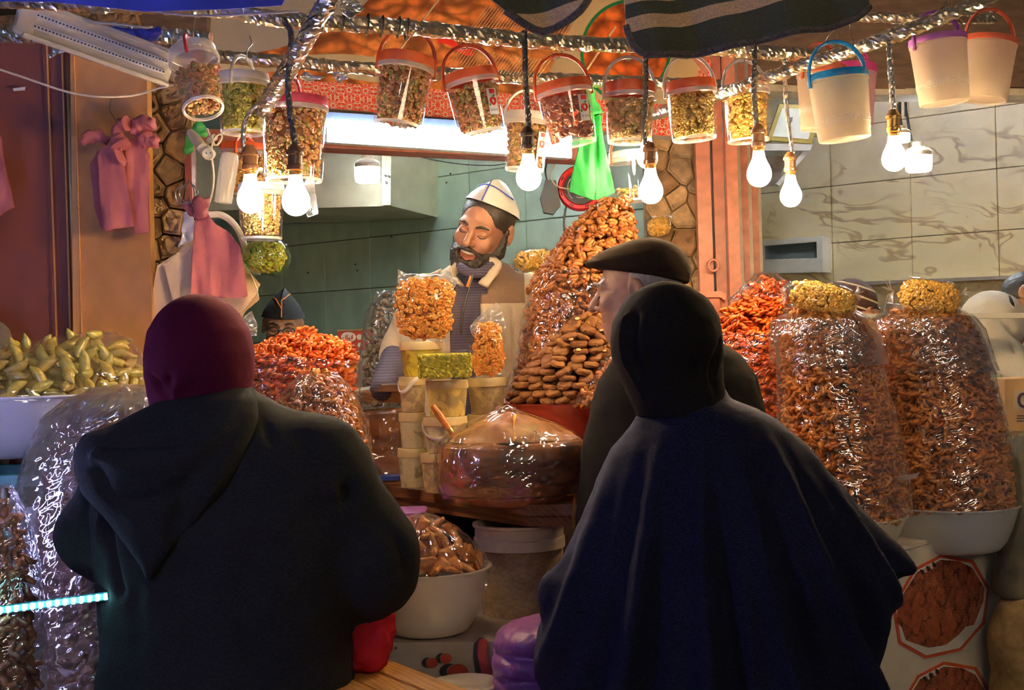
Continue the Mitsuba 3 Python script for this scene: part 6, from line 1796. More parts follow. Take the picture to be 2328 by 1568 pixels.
k = thing('wooden_counter', 'dark worn wooden counter carrying the tubs and the wrapped brown mound', 'counter')
part(k, 'tabletop', flat([(835, 3.9), (1190, 3.3), (1290, 3.28), (1298, 3.52), (1640, 3.56), (1860, 3.95), (1840, 4.3), (1262, 4.26), (1250, 4.03), (780, 4.03)], ZT, 0.028), 'wood_dark')
part(k, 'front_rail', flat([(838, 3.91), (1188, 3.325), (1187, 3.36), (842, 3.93)], ZT - 0.028, 0.03), 'wood_dark')
part(k, 'front_rail', flat([(1188, 3.325), (1288, 3.305), (1289, 3.335), (1188, 3.355)], ZT - 0.028, 0.03), 'wood_dark')
for x, D in ((870, 3.98), (1230, 3.82), (1600, 3.66), (1700, 4.2), (1290, 4.2)):
    part(k, 'leg', flat([(x - 22, D - 0.02), (x + 22, D - 0.02), (x + 22, D + 0.03), (x - 22, D + 0.03)], ZT - 0.03, ZT - 0.03), 'old_wood')
k = thing('side_table', 'plain wooden table under the orange pastries, behind the dark coat', 'table')
part(k, 'tabletop', flat([(520, 3.3), (830, 3.3), (832, 4.1), (520, 4.1)], 1.0, 0.03), 'wood_dark')
for x, D in ((540, 3.34), (705, 3.34), (540, 4.05), (815, 4.05)):
    part(k, 'leg', flat([(x - 20, D - 0.02), (x + 20, D - 0.02), (x + 20, D + 0.03), (x - 20, D + 0.03)], 0.97, 0.97), 'old_wood')
structure('trim_6', flat([(700, 4.6), (1450, 4.6), (1450, 4.62), (700, 4.62)], 1.0, 1.0), 'old_wood', 'wooden panel closing the back of the counter')

# stacked tubs
def brine(key, base, dark, thr, sc=60):
    def fn(p, n, uv):
        o = fbm(p.x * sc * 1.3 + 7, p.y * sc * 1.3, p.z * sc, 2) * 1.6
        w = fbm(p.x * sc + o, p.y * sc + o, p.z * sc * 0.8 + o, 4)
        s = smoothstep(thr, thr + 0.16, w) * 0.8
        return mix(base, dark, s) * (0.85 + 0.3 * noise(p.x * 300, p.y * 300, p.z * 300))
    return M_(key, proc(fn), 0.3, clearcoat=0.4)


brine('brine_pale', (0.60, 0.54, 0.34), (0.20, 0.17, 0.13), 0.52, 26)
brine('brine_yellow', (0.66, 0.52, 0.16), (0.22, 0.17, 0.09), 0.50, 24)
brine('brine_grey', (0.50, 0.41, 0.22), (0.27, 0.20, 0.13), 0.42, 45)
brine('brine_olive', (0.50, 0.44, 0.04), (0.10, 0.04, 0.02), 0.40, 18)
M_('tub_lid', (0.62, 0.50, 0.26), 0.3, clearcoat=0.5)
M_('strap_white', (0.80, 0.76, 0.74), 0.4)


def tub(x0, x1, y0, y1, D, m_, label, strap=None, name='lidded_tub'):
    k = thing(name, label, 'tub', 'plastic tubs stacked on the counter')
    c = P((x0 + x1) / 2, y1, D)
    R, H = (x1 - x0) / 2 * D / F, (y1 - y0) * D / F
    r0 = R * 0.82
    lh = 0.024
    part(k, 'body', xf(lathe([(0, 0.002), (r0 - 0.003, 0), (r0, 0.003), (R * 0.955, H - lh), (R * 0.98, H - lh), (R * 0.98, H - lh + 0.004), (0, H - lh + 0.004)], 36), mat(c)), m_, smooth=40)
    part(k, 'lid', xf(lathe([(R * 0.95, H - lh + 0.001), (R, H - lh), (R * 1.015, H - lh + 0.002), (R * 1.015, H - 0.012), (R * 1.0, H - 0.009), (R * 1.0, H - 0.002), (R * 0.975, H), (R * 0.93, H), (R * 0.91, H - 0.003), (0, H - 0.003)], 36), mat(c)), 'tub_lid', smooth=40)
    if strap:
        pts = [c + np.array([R * 1.02 * math.cos(a), R * 1.02 * math.sin(a), H - lh * 0.5 + dz]) for a, dz in strap]
        part(k, 'handle', tube(pts, 0.0024, 8, 0.006, flat=2.2), 'strap_white', 'white strap handle', smooth=50)
    return k


dn = [(-3.2, 0.0), (-2.9, -0.018), (-2.5, -0.030), (-2.0, -0.026), (-1.5, -0.004), (-1.1, 0.010)]
tub(906, 972, 1018, 1108, 3.70, 'brine_pale', 'pale tub at the bottom left of the tub stack')
tub(908, 970, 937, 1018, 3.70, 'brine_pale', 'pale tub with dark streaks, second from the bottom in the left column of tubs')
tub(908, 971, 856, 937, 3.70, 'brine_grey', 'greyish tub with a white strap under the dark-filled tub', dn)
tub(910, 1008, 776, 856, 3.74, 'brine_olive', 'tub of dark lumps in olive liquid under the tall bag of orange rings')
tub(958, 1052, 1028, 1118, 3.60, 'brine_grey', 'grey tub at the bottom, half behind the wrapped brown mound')
tub(964, 1064, 946, 1028, 3.60, 'brine_pale', 'pale tub with lowered white strap behind the wooden knife handle', [(-3.2, 0.0), (-2.9, -0.020), (-2.5, -0.036), (-2.0, -0.046), (-1.5, -0.050)])
tub(969, 1066, 863, 946, 3.60, 'brine_yellow', 'yellow tub with dark lumps under the tray of green rings')
tub(1064, 1150, 1024, 1110, 3.68, 'brine_grey', 'grey tub hidden behind the wrapped mound at the bottom right of the tubs')
tub(1063, 1148, 941, 1024, 3.68, 'brine_yellow', 'yellowish tub just above the peak of the wrapped brown mound')
tub(1064, 1151, 858, 941, 3.68, 'brine_grey', 'grey-yellow tub under the small bag of orange rings')
# flat clear tray of green rings
k = thing('clear_tray', 'clear flat tray of yellow-green rings on top of the yellow tub', 'tray')
c = P(1012, 862, 3.56)
Mt = mat(c, (0, 0, 4))
W2, H2 = 0.128 / 2 * 1.18, 0.074
def ring_rect(w, d, z, r=0.012, n=5):
    a = np.concatenate([np.linspace(q, q + np.pi / 2, n) for q in (0, np.pi / 2, np.pi, 1.5 * np.pi)])
    sx = np.repeat([1, -1, -1, 1], n)
    sy = np.repeat([1, 1, -1, -1], n)
    return np.stack([sx * (w - r) + r * np.cos(a), sy * (d - r) + r * np.sin(a), np.full(4 * n, z)], 1)
def loft_rings(rings, cap=(True, False)):
    n = len(rings[0])
    v = np.vstack(rings)
    m = len(rings)
    i, j = np.meshgrid(np.arange(m - 1), np.arange(n), indexing='ij')
    q = np.stack([i * n + j, i * n + (j + 1) % n, (i + 1) * n + (j + 1) % n, (i + 1) * n + j], -1).reshape(-1, 4)
    f = VF((v, q))[1]
    for on, base, rev in ((cap[0], 0, True), (cap[1], (m - 1) * n, False)):
        if on:
            k = len(v)
            v = np.vstack([v, v[base:base + n].mean(0)])
            jj = np.arange(n)
            t = np.stack([base + jj, base + (jj + 1) % n, jj * 0 + k], 1)
            f = np.vstack([f, t[:, ::-1] if rev else t])
    return v, f
part(k, 'body', xf(loft_rings([ring_rect(W2 * 0.86, 0.045, 0), ring_rect(W2 * 0.98, 0.052, H2 - 0.006), ring_rect(W2 * 1.06, 0.058, H2 - 0.006), ring_rect(W2 * 1.06, 0.058, H2)]), Mt), 'bucket_plastic', smooth=30)
part(k, 'lid', xf(loft_rings([ring_rect(W2 * 1.08, 0.060, H2 - 0.004), ring_rect(W2 * 1.09, 0.061, H2 + 0.002), ring_rect(W2 * 1.0, 0.055, H2 + 0.004)], (False, True)), Mt), 'film_bag', smooth=30)
rng = np.random.default_rng(41)
n = 260
pos = np.stack([rng.uniform(-1, 1, n) * W2 * 0.86, -0.040 - rng.uniform(0, 0.004, n), rng.uniform(0.008, H2 - 0.012, n)], 1)
pos[:, 0] *= 0.92 + pos[:, 2]
top = np.stack([rng.uniform(-1, 1, 120) * W2 * 0.9, rng.uniform(-0.045, 0.045, 120), np.full(120, H2 - 0.010)], 1)
sd_ = np.stack([np.sign(rng.uniform(-1, 1, 60)) * W2 * 0.88, rng.uniform(-0.042, 0.042, 60), rng.uniform(0.008, H2 - 0.012, 60)], 1)
(v, f), uv = scatter(RING, np.vstack([pos, top, sd_]), np.vstack([np.tile([0, -1.0, 0], (n, 1)), np.tile([0, -0.3, 1.0], (120, 1)), np.sign(sd_) * [1, 0, 0]]), rng, 0.95, 0.5)
cv, cf = rbox((W2 * 1.6, 0.074, H2 - 0.022), 0.004)
mesh = join((v, f), (cv + [0, 0, H2 / 2], cf))
one('green_rings', xf(mesh, Mt), 'pieces_olive', 'yellow-green rings in the clear flat tray', 'sweets', kind='stuff', smooth=False, uv=np.vstack([uv, np.tile([0.2, 0.1], (len(cv), 1))]))


# bags of rings
def ring_bag(cx, cy, hw, hh, D, tilt, m_, label, flabel, n, seed, depth=0.055, crest=None, ties=(), yaw=0, e=2.6, film_='film_bag', top_taper=0.0):
    """soft clear pillow bag filled with rings"""
    k = thing('filled_bag', label, 'bag')
    R, H = hw * D / F, hh * D / F
    Mb = mat(P(cx, cy, D), (0, tilt, yaw))
    rng = np.random.default_rng(seed)
    def surf(u, w, s=1.0):
        cu, su, cw, sw = np.cos(u), np.sin(u), np.cos(w), np.sin(w)
        pw = lambda a, q: np.sign(a) * np.abs(a) ** q
        q = 2 / e
        x, y, z = R * pw(cw, q) * pw(cu, q), depth * pw(cw, 0.8) * pw(su, 0.9), H * pw(sw, q)
        x = x * (1 - top_taper * (z / H + 1) / 2)
        return np.stack([x * s, y * s, z * s], -1)
    U, Wd = np.meshgrid(np.linspace(0, 2 * np.pi, 60, endpoint=False), np.linspace(-np.pi / 2, np.pi / 2, 40))
    v = surf(U, Wd)
    v = v + ((meshkit.fbm(v * np.array([30, 30, 110]), 3, seed) - 0.5) * 0.012)[..., None] * v / (np.linalg.norm(v, axis=-1, keepdims=True) + 1e-6)
    i, j = np.meshgrid(np.arange(39), np.arange(60), indexing='ij')
    q = np.stack([i * 60 + j, i * 60 + (j + 1) % 60, (i + 1) * 60 + (j + 1) % 60, (i + 1) * 60 + j], -1).reshape(-1, 4)
    part(k, 'film', xf((v.reshape(-1, 3) * 1.04, VF((v.reshape(-1, 3), q))[1]), Mb), film_, smooth=True)
    q2 = rng.uniform(-1, 1, (n * 3, 2))
    s2 = np.abs(q2[:, 0]) ** e + np.abs(q2[:, 1]) ** e
    q2, s2 = q2[s2 < 0.97][:n], s2[s2 < 0.97][:n]
    n = len(q2)
    pos = np.stack([q2[:, 0] * R * (1 - top_taper * (q2[:, 1] + 1) / 2), -depth * (1 - s2) ** 0.42, q2[:, 1] * H], 1)
    nor = np.stack([q2[:, 0] ** 3 * 0.9, -np.maximum(1 - s2, 0.08), q2[:, 1] ** 3 * 0.9], 1)
    nor /= np.linalg.norm(nor, axis=1, keepdims=True)
    pos = pos - nor * 0.008
    (rv, rf), uv = scatter(RING, pos, nor, rng, 0.98, 0.45)
    cu, cw = np.meshgrid(np.linspace(0, 2 * np.pi, 16, endpoint=False), np.linspace(-np.pi / 2, np.pi / 2, 9))
    cv = surf(cu, cw).reshape(-1, 3) * np.array([0.84, 0.70, 0.90])
    i, j = np.meshgrid(np.arange(8), np.arange(16), indexing='ij')
    cf = VF((cv, np.stack([i * 16 + j, i * 16 + (j + 1) % 16, (i + 1) * 16 + (j + 1) % 16, (i + 1) * 16 + j], -1).reshape(-1, 4)))[1]
    one('ring_sweets', xf(join((rv, rf), (cv, cf)), Mb), m_, flabel, 'sweets', kind='stuff', smooth=True, uv=np.vstack([uv, np.tile([0.5, 0.2], (len(cv), 1))]))
    for c_ in (crest or ()):
        vv, ff = VF(slab_px(c_, D - 0.01, 0.002))
        tm = trimesh.Trimesh(vv, ff)
        for _ in range(3):
            tm = tm.subdivide()
        part(k, 'crest', displaced(tm, 0.006, 50, seed + 2), 'film_crest', smooth=True)
    for (x, y, r) in ties:
        o = P(x, y, D)
        fan = []
        for q in range(9):
            a = rng.uniform(-1.0, 1.0)
            dx = -1 if x < cx else 1
            fan.append(tube([o, o + np.array([dx * r * 0.5 * math.cos(a), rng.uniform(-0.4, 0.4) * r, r * 0.5 * math.sin(a)]), o + np.array([dx * r * math.cos(a * 1.3), rng.uniform(-0.5, 0.5) * r, r * math.sin(a * 1.3)])], [0.002, 0.006, 0.003], 5, 0.01, flat=0.3))
        part(k, 'tied_end', join(*fan), 'film_crest', kind='stuff', smooth=True)
    return k


clear('film_crest', 0.20, (0.9, 0.88, 0.86), 0.12, 0.8)
ring_bag(966, 702, 68, 76, 3.72, 2, 'pieces_orange', 'tall clear bag of orange rings standing on the topmost tub', 'orange rings filling the tall bag on the topmost tub', 420, 61, 0.05, [[(903, 640), (905, 612), (925, 622), (955, 640), (1000, 645), (1025, 630), (1042, 630), (1036, 650), (1020, 668), (910, 652)]], e=3.4, top_taper=-0.12)
ring_bag(1110, 792, 46, 68, 3.70, 3, 'pieces_orange', 'smaller clear bag of orange rings peaked at its top, on the right tub', 'orange rings filling the smaller peaked bag', 260, 62, 0.045, [[(1068, 742), (1085, 720), (1128, 688), (1142, 705), (1150, 745), (1135, 760), (1075, 765)]], e=2.9, top_taper=0.22)
ring_bag(1866, 678, 80, 38, 3.70, 15, 'pieces_yellow', 'clear bag of yellow rings lying on the cone just right of the navy poncho', 'yellow rings filling the bag on the cone right of the poncho', 330, 63, 0.06, None, ((1789, 672, 0.028), (1944, 668, 0.022)), e=3.2)
ring_bag(2108, 674, 76, 40, 3.86, 9, 'pieces_yellow', 'clear bag of yellow rings lying on the rightmost cone', 'yellow rings filling the bag on the rightmost cone', 330, 64, 0.06, None, ((2032, 662, 0.034), (2186, 668, 0.022)), e=3.2)
ring_bag(1212, 592, 48, 28, 4.5, -3, 'pieces_yellow', 'bag of yellow rings lying behind the vendor shoulder, beside the tall pile', 'yellow rings in the bag behind the vendor shoulder', 150, 65, 0.06)
ring_bag(1218, 634, 30, 18, 4.45, 0, 'pieces_olive', 'small yellow bag under the bag behind the vendor shoulder', 'yellow pieces in the small bag behind the vendor shoulder', 60, 66, 0.05)
ring_bag(1496, 516, 30, 24, 4.87, -10, 'pieces_yellow', 'small yellow bag tied at its corner between the tall pile and the stone pillar', 'yellow pieces in the small bag by the stone pillar', 90, 67, 0.05, [[(1478, 490), (1505, 492), (1530, 486), (1524, 512), (1508, 530)]])
k = thing('back_stand', 'plain wooden stand behind the tall pile carrying the yellow bags', 'stand')
part(k, 'board', flat([(1160, 4.38), (1275, 4.38), (1275, 4.62), (1160, 4.62)], P(1218, 653, 4.45)[2], 0.02), 'old_wood')
part(k, 'post', flat([(1225, 4.48), (1255, 4.48), (1255, 4.52), (1225, 4.52)], P(1218, 653, 4.45)[2] - 0.02, P(1218, 653, 4.45)[2] - 0.02), 'old_wood')
scene['film_green'] = {'type': 'thindielectric', 'int_ior': 1.6, 'specular_transmittance': rgb((0.62, 0.88, 0.48))}
ring_bag(606, 584, 52, 42, 3.9, 4, 'pieces_tan', 'green translucent bag of pale rings hanging under the lit bulbs', 'pale rings seen through the green bag', 160, 68, 0.06, film_='film_green', e=2.2)
M_('green_plastic', (0.05, 0.36, 0.07), 0.35)
one('bag_neck', displaced(tube([P(600, 546, 3.9), P(585, 520, 3.9), P(580, 490, 3.9)], [0.03, 0.012, 0.006], 10, 0.01), 0.006, 60), 'film_green', 'gathered neck of the green translucent bag', 'bag neck', smooth=True)
film_sheet([(694, 402), (712, 398), (724, 486), (700, 494), (690, 470)], 3.52, 'clear plastic flap hanging right of the lit bulb', 'wrap_heavy', 0.003, 8)
film_sheet([(548, 722), (572, 708), (586, 730), (584, 764), (545, 768), (538, 745)], 4.0, 'crumpled clear plastic below the beige papers', 'wrap_heavy', 0.012, 9, 30)

# wrapped brown mound on its clay tray
bowl(1172, 1098, 1142, 128, 100, 3.42, 'clay', 'reddish clay dish under the wrapped brown mound', 'dish', 'clay_dish', bulge=0.2)
def paste(p, n, uv):
    q = fbm(p.x * 14, p.y * 14, p.z * 30, 3)
    return mix((0.30, 0.13, 0.05), (0.12, 0.045, 0.02), smoothstep(0.35, 0.65, q))
M_('paste_brown', proc(paste), 0.28, clearcoat=0.6)
def pastry_fold(p, n, uv):
    q = fbm(p.x * 20 + p.z * 10, p.y * 20, p.z * 12, 3)
    return mix((0.52, 0.30, 0.12), (0.30, 0.13, 0.05), smoothstep(0.3, 0.7, q))
M_('paste_tan', proc(pastry_fold), 0.35, clearcoat=0.5)
prm = Prof(1168, 3.42, [(1118, 150), (1090, 162), (1040, 166), (1010, 162), (998, 152)], 0.9)
prc = Prof([1165, 1165, 1160, 1155, 1152, 1150], 3.42, [(1000, 150), (985, 132), (965, 92), (948, 48), (938, 22), (933, 6)], 0.9)
def solid(pr, n=64, m=24, amp=0.006, fr=14, seed=0):
    z = np.linspace(pr.z[0], pr.z[-1], m)
    a = np.linspace(0, 2 * np.pi, n, endpoint=False)
    v = np.vstack([[[pr.pt(np.array(z[0]), np.array(0.0))[0] - pr.at(z[0])[0], pr.y, z[0]]], np.concatenate([pr.pt(np.full(n, q), a) for q in z]), [[pr.at(z[-1])[1], pr.y, z[-1]]]])
    i, j = np.meshgrid(np.arange(m - 1), np.arange(n), indexing='ij')
    f = VF((v, 1 + np.stack([i * n + j, i * n + (j + 1) % n, (i + 1) * n + (j + 1) % n, (i + 1) * n + j], -1).reshape(-1, 4)))[1]
    jj = np.arange(n)
    e = len(v) - 1
    f = np.vstack([f, np.stack([1 + (jj + 1) % n, 1 + jj, jj * 0], 1), np.stack([e - n + jj, e - n + (jj + 1) % n, jj * 0 + e], 1)])
    return displaced((v, f), amp, fr, seed)
k = thing('brown_mound', 'big brown sweet mound under film on the clay dish, front of the counter', 'sweet mound')
part(k, 'base', solid(prm, amp=0.008, seed=1), 'paste_brown', 'dark glossy lower part', smooth=True)
part(k, 'peak', solid(prc, amp=0.010, fr=18, seed=2), 'paste_tan', 'tan folded peak', smooth=True)
M_('egg_yellow', (0.80, 0.45, 0.05), 0.4)
part(k, 'yellow_streak', displaced(tube([P(1171, 945, 3.42 - 0.055), P(1168, 965, 3.42 - 0.09), P(1169, 990, 3.42 - 0.135), P(1168, 1003, 3.42 - 0.158)], [0.006, 0.003, 0.003, 0.002], 6, 0.006), 0.002, 90), 'egg_yellow', smooth=True)
prw = Prof([1168, 1168, 1168, 1166, 1160, 1155, 1152, 1150], 3.42, [(1122, 156), (1090, 168), (1040, 172), (1008, 168), (985, 138), (962, 94), (944, 48), (932, 12)], 0.9)
wrap(prw, 'tight clear film pulled over the brown mound on the clay dish', 'wrap', 31, 0.008, 0.007, fa=7, fz=9)
# knife with wooden handle stuck in the mound
k = thing('knife', 'knife with a glossy orange wooden handle leaning from the brown mound', 'knife')
M_('handle_wood', grain((0.62, 0.20, 0.04), 0.3, 80), 0.25, clearcoat=0.8)
M_('steel', (0.6, 0.6, 0.62), 0.25, metallic=1.0)
part(k, 'handle', tube([P(983, 922, 3.47), P(1000, 945, 3.47), P(1022, 976, 3.46)], [0.008, 0.0105, 0.0085], 10, 0.006), 'handle_wood', smooth=50)
part(k, 'ferrule', tube([P(1021, 974, 3.46), P(1030, 987, 3.455)], 0.0075, 8, 0.01), 'brass_cap')
part(k, 'blade', slab_px([(1024, 984), (1034, 980), (1052, 1010), (1046, 1014)], 3.455, 0.002), 'steel', smooth=False)

# dark pressed block, boards and knife left of the tubs
k = thing('date_block', 'dark pressed block of dates in film left of the tub stack', 'date block')
c = P(865, 1090, 3.98)
prd = Prof([866, 866, 866], 3.98, [(1084, 50), (1000, 50), (930, 48)])
part(k, 'block', displaced(trimesh.Trimesh(*rbox((0.128, 0.12, 0.205), 0.012)).subdivide().subdivide().subdivide().apply_translation(P(866, 1007, 3.98)), 0.006, 45, 3), 'paste_brown', smooth=True)
part(k, 'film', displaced(trimesh.Trimesh(*rbox((0.138, 0.132, 0.212), 0.014)).subdivide().subdivide().subdivide().subdivide().apply_translation(P(866, 1007, 3.98)), 0.006, 60, 7), 'wrap', smooth=True)
M_('cardboard', grain((0.50, 0.30, 0.14), 0.2, 30), 0.7)
for i, (px, lab) in enumerate((([(812, 908), (826, 902), (912, 908), (912, 916), (840, 914)], 'lowest brown cardboard sheet on the dark date block'), ([(818, 898), (850, 892), (914, 899), (914, 908), (846, 908)], 'middle brown cardboard sheet on the dark date block'), ([(826, 890), (860, 886), (914, 890), (914, 899), (850, 900)], 'topmost brown cardboard sheet on the dark date block'))):
    one('cardboard_sheet', slab_px(px, 3.93 - 0.012 * i, 0.05), 'cardboard', lab, 'cardboard', 'cardboard sheets left of the tubs', smooth=False)
M_('dark_block', grain((0.09, 0.035, 0.022), 0.3, 60), 0.4)
one('dark_slab', slab_px([(868, 876), (912, 874), (912, 890), (850, 890), (862, 884)], 3.88, 0.06), 'dark_block', 'dark slab of sweet on the cardboard beside the gloved hand', 'sweet slab', smooth=False)
one('steel_blade', slab_px([(866, 873), (914, 870), (914, 874), (868, 876)], 3.84, 0.004), 'steel', 'thin steel blade lying on the dark slab', 'blade', smooth=False)
k = thing('clear_box', 'small clear box with a dark blue base at the foot of the tub stack', 'box')
c = P(880, 1090, 3.84)
part(k, 'base', xf(loft_rings([ring_rect(0.042, 0.03, 0), ring_rect(0.044, 0.032, 0.012)], (True, True)), mat(c)), 'trim_blue', smooth=30)
part(k, 'cover', xf(loft_rings([ring_rect(0.040, 0.029, 0.012), ring_rect(0.036, 0.026, 0.066), ring_rect(0.032, 0.022, 0.072)], (False, True)), mat(c)), 'bucket_plastic', smooth=30)

# under the counter
k = thing('storage_bucket', 'big dirty white plastic bucket under the counter corner', 'bucket')
c = P(1185, 1392, 3.46)
def dirty(p, n, uv):
    return mix((0.36, 0.27, 0.20), (0.20, 0.13, 0.09), smoothstep(0.35, 0.7, fbm(p.x * 9, p.y * 9, p.z * 9, 4))) * (0.8 + 0.4 * noise(p.x * 150, p.y * 150, p.z * 150))
M_('bucket_dirty', proc(dirty), 0.55)
M_('bucket_rim', grain((0.55, 0.46, 0.42), 0.2, 30), 0.45)
R = 104 * 3.46 / F
part(k, 'body', xf(lathe([(0, 0), (R * 0.82, 0), (R * 0.84, 0.006), (R * 0.93, 0.175), (R * 0.94, 0.18)], 40), mat(c)), 'bucket_dirty', smooth=40)
part(k, 'rim', xf(lathe([(R * 0.93, 0.172), (R * 1.0, 0.174), (R * 1.0, 0.200), (R * 0.97, 0.203), (R * 0.97, 0.228), (R * 1.02, 0.231), (R * 1.02, 0.238), (R * 0.92, 0.238), (R * 0.90, 0.22)], 40), mat(c)), 'bucket_rim', smooth=40)
k = thing('painted_table', 'white painted table with red and black brush marks on its front', 'table')
ZB = 0.80
M_('table_white', grain((0.42, 0.37, 0.33), 0.18, 25), 0.55)
part(k, 'tabletop', flat([(760, 3.15), (1292, 3.105), (1285, 3.75), (740, 3.75)], ZB, 0.006), 'table_white')
part(k, 'front_panel', slab([np.array([(q - 1164) / F * D, D, z]) for q, D, z in ((770, 3.152, ZB - 0.0065), (1292, 3.107, ZB - 0.0065), (1292, 3.107, 0.0), (770, 3.152, 0.0))], 0.02), 'table_white', smooth=False)
M_('mark_red', grain((0.42, 0.05, 0.03), 0.2, 60), 0.6)
M_('mark_black', (0.02, 0.018, 0.018), 0.6)
def mark(poly, m_, name, d=0.0):
    e = [(x, y) for x, y in poly.exterior.coords[:-1]]
    part(k, name, slab_px(e, [3.152 - 0.05 * (x - 770) / 575 - 0.008 - d for x, _ in e], 0.003), m_, smooth=False)
for x, y, rx, ry in ((982, 1507, 13, 11), (1014, 1497, 13, 11), (1041, 1527, 24, 17)):
    el = affinity.scale(Point(x, y).buffer(1, 8), rx, ry)
    mark(affinity.translate(el, -rx * 0.75, -1).difference(el.buffer(2)).buffer(0), 'mark_black', 'black_mark')
    mark(el, 'mark_red', 'red_mark')
mark(LineString([(1094, 1456), (1084, 1466), (1082, 1490), (1094, 1560)]).buffer(7, 4), 'mark_black', 'black_mark')
mark(LineString([(1098, 1462), (1097, 1490), (1112, 1562)]).buffer(11, 4), 'mark_red', 'red_mark', 0.001)
for x, y in ((882, 1470), (900, 1472)):
    part(k, 'nail', xf(lathe([(0, 0), (0.003, 0), (0.003, 0.003), (0, 0.004)], 8), frame(P(x, y, 3.14), (1, 0, 0), (0, -1, 0))), 'black_plastic')
# bench of honey-coloured slats
k = thing('slat_bench', 'honey-coloured wooden slat bench at the bottom, beside the red bag', 'bench')
ZS = 0.79
a, b = np.array([(870 - 1164) / F * 3.0, 3.0]), np.array([(1050 - 1164) / F * 2.717, 2.717])
d = (b - a) / np.linalg.norm(b - a)
nrm = np.array([d[1], -d[0]])
if nrm[0] > 0:
    nrm = -nrm
for i in range(3):
    o = nrm * 0.074 * i
    p = [a + o, b + d * 0.35 + o, b + d * 0.35 + o + nrm * 0.066, a + o + nrm * 0.066]
    v, f = extrude(Polygon(p), 0.02)
    part(k, 'slat', (v + [0, 0, ZS - 0.02 - 0.002 * (i % 2)], f), 'wood_honey', smooth=False)
for t in (0.02, 0.9):
    p0 = a + d * t * 0.55
    v, f = extrude(Polygon([p0, p0 + d * 0.04, p0 + d * 0.04 + nrm * 0.21, p0 + nrm * 0.21]), 0.03)
    part(k, 'crossbar', (v + [0, 0, ZS - 0.052], f), 'wood_honey', smooth=False)
    for s in (0.0, 0.17):
        v, f = extrude(Polygon([p0 + nrm * s, p0 + nrm * s + d * 0.04, p0 + nrm * (s + 0.04) + d * 0.04, p0 + nrm * (s + 0.04)]), ZS - 0.052)
        part(k, 'leg', (v, f), 'wood_honey', smooth=False)
# red carrier bag on the bench and pink one behind the sleeve
thin('bag_red', (0.50, 0.03, 0.045), 0.25, 0.7)
thin('bag_pink', (0.85, 0.13, 0.22), 0.25, 0.7)
D0 = 2.93
B = Body(P(740, 1540, D0) - [0, 0.16, 0.02], P(930, 1360, D0) + [0, 0.16, 0.02], 0.006)
B.add(B.loft(rows_px([(1368, 830, 880, 0, 0.03), (1392, 800, 896, 0, 0.06), (1430, 780, 898, 0, 0.085), (1475, 775, 892, 0, 0.09), (1505, 782, 876, 0, 0.08), (1520, 800, 850, 0, 0.05)], D0), 2.2), 0)
one('carrier_bag', displaced(B.mesh(3), 0.016, 26, 2, 4), 'bag_red', 'red plastic carrier bag standing on the slat bench', 'bag', smooth=True)
D0 = 3.25
B = Body(P(780, 1240, D0) - [0, 0.12, 0.02], P(910, 1085, D0) + [0, 0.12, 0.02], 0.006)
B.add(B.loft(rows_px([(1096, 820, 850, 0, 0.02), (1108, 800, 868, 0, 0.04), (1130, 790, 882, 0, 0.055), (1165, 785, 890, 0, 0.06), (1215, 795, 880, 0, 0.055)], D0), 2.2), 0)
one('carrier_bag', displaced(B.mesh(3), 0.008, 30, 5, 3), 'bag_pink', 'pink plastic bag peeking out beside the dark sleeve, under the counter', 'bag', smooth=True)
k = thing('pink_box', 'pinkish food box with a purple lid between the pink bag and the counter', 'food box')
c = P(905, 1196, 3.42)
thin('box_pink', (0.75, 0.30, 0.28), 0.4, 0.5)
part(k, 'body', xf(loft_rings([ring_rect(0.058, 0.05, 0), ring_rect(0.066, 0.056, 0.032)], (True, True)), mat(c)), 'box_pink', smooth=30)
part(k, 'lid', xf(loft_rings([ring_rect(0.074, 0.064, 0.030), ring_rect(0.075, 0.065, 0.040), ring_rect(0.07, 0.06, 0.044)], (True, True)), mat(c)), 'purple_lid', smooth=30)
k = thing('wooden_stool', 'wooden stool below the pink food box', 'stool')
zz = c[2] - 0.001
part(k, 'seat', flat([(790, 3.2), (985, 3.2), (975, 3.58), (800, 3.58)], zz, 0.03), 'old_wood')
for x, D in ((800, 3.22), (968, 3.22), (962, 3.54), (806, 3.54)):
    part(k, 'leg', flat([(x - 14, D - 0.015), (x + 14, D - 0.015), (x + 14, D + 0.015), (x - 14, D + 0.015)], zz - 0.03, zz - 0.03 - 0.80), 'old_wood')
one('cream_plate', xf(lathe([(0, 0), (0.05, 0), (0.07, 0.008), (0.085, 0.012), (0.085, 0.015), (0.068, 0.012), (0.05, 0.004), (0, 0.004)], 40), mat(P(1060, 1566, 2.98))), 'enamel_cream', 'cream plate cut off by the lower edge beside the bench', 'plate', smooth=50)
k = thing('low_stand', 'low stand under the cream plate', 'stand')
pz = P(1060, 1566, 2.98)
part(k, 'top', xf(lathe([(0, -0.02), (0.07, -0.02), (0.07, -0.001), (0, -0.001)], 24), mat(pz)), 'old_wood')
part(k, 'post', tube([(pz[0], pz[1], 0.0), (pz[0], pz[1], pz[2] - 0.02)], 0.03, 10, 0.2), 'old_wood')

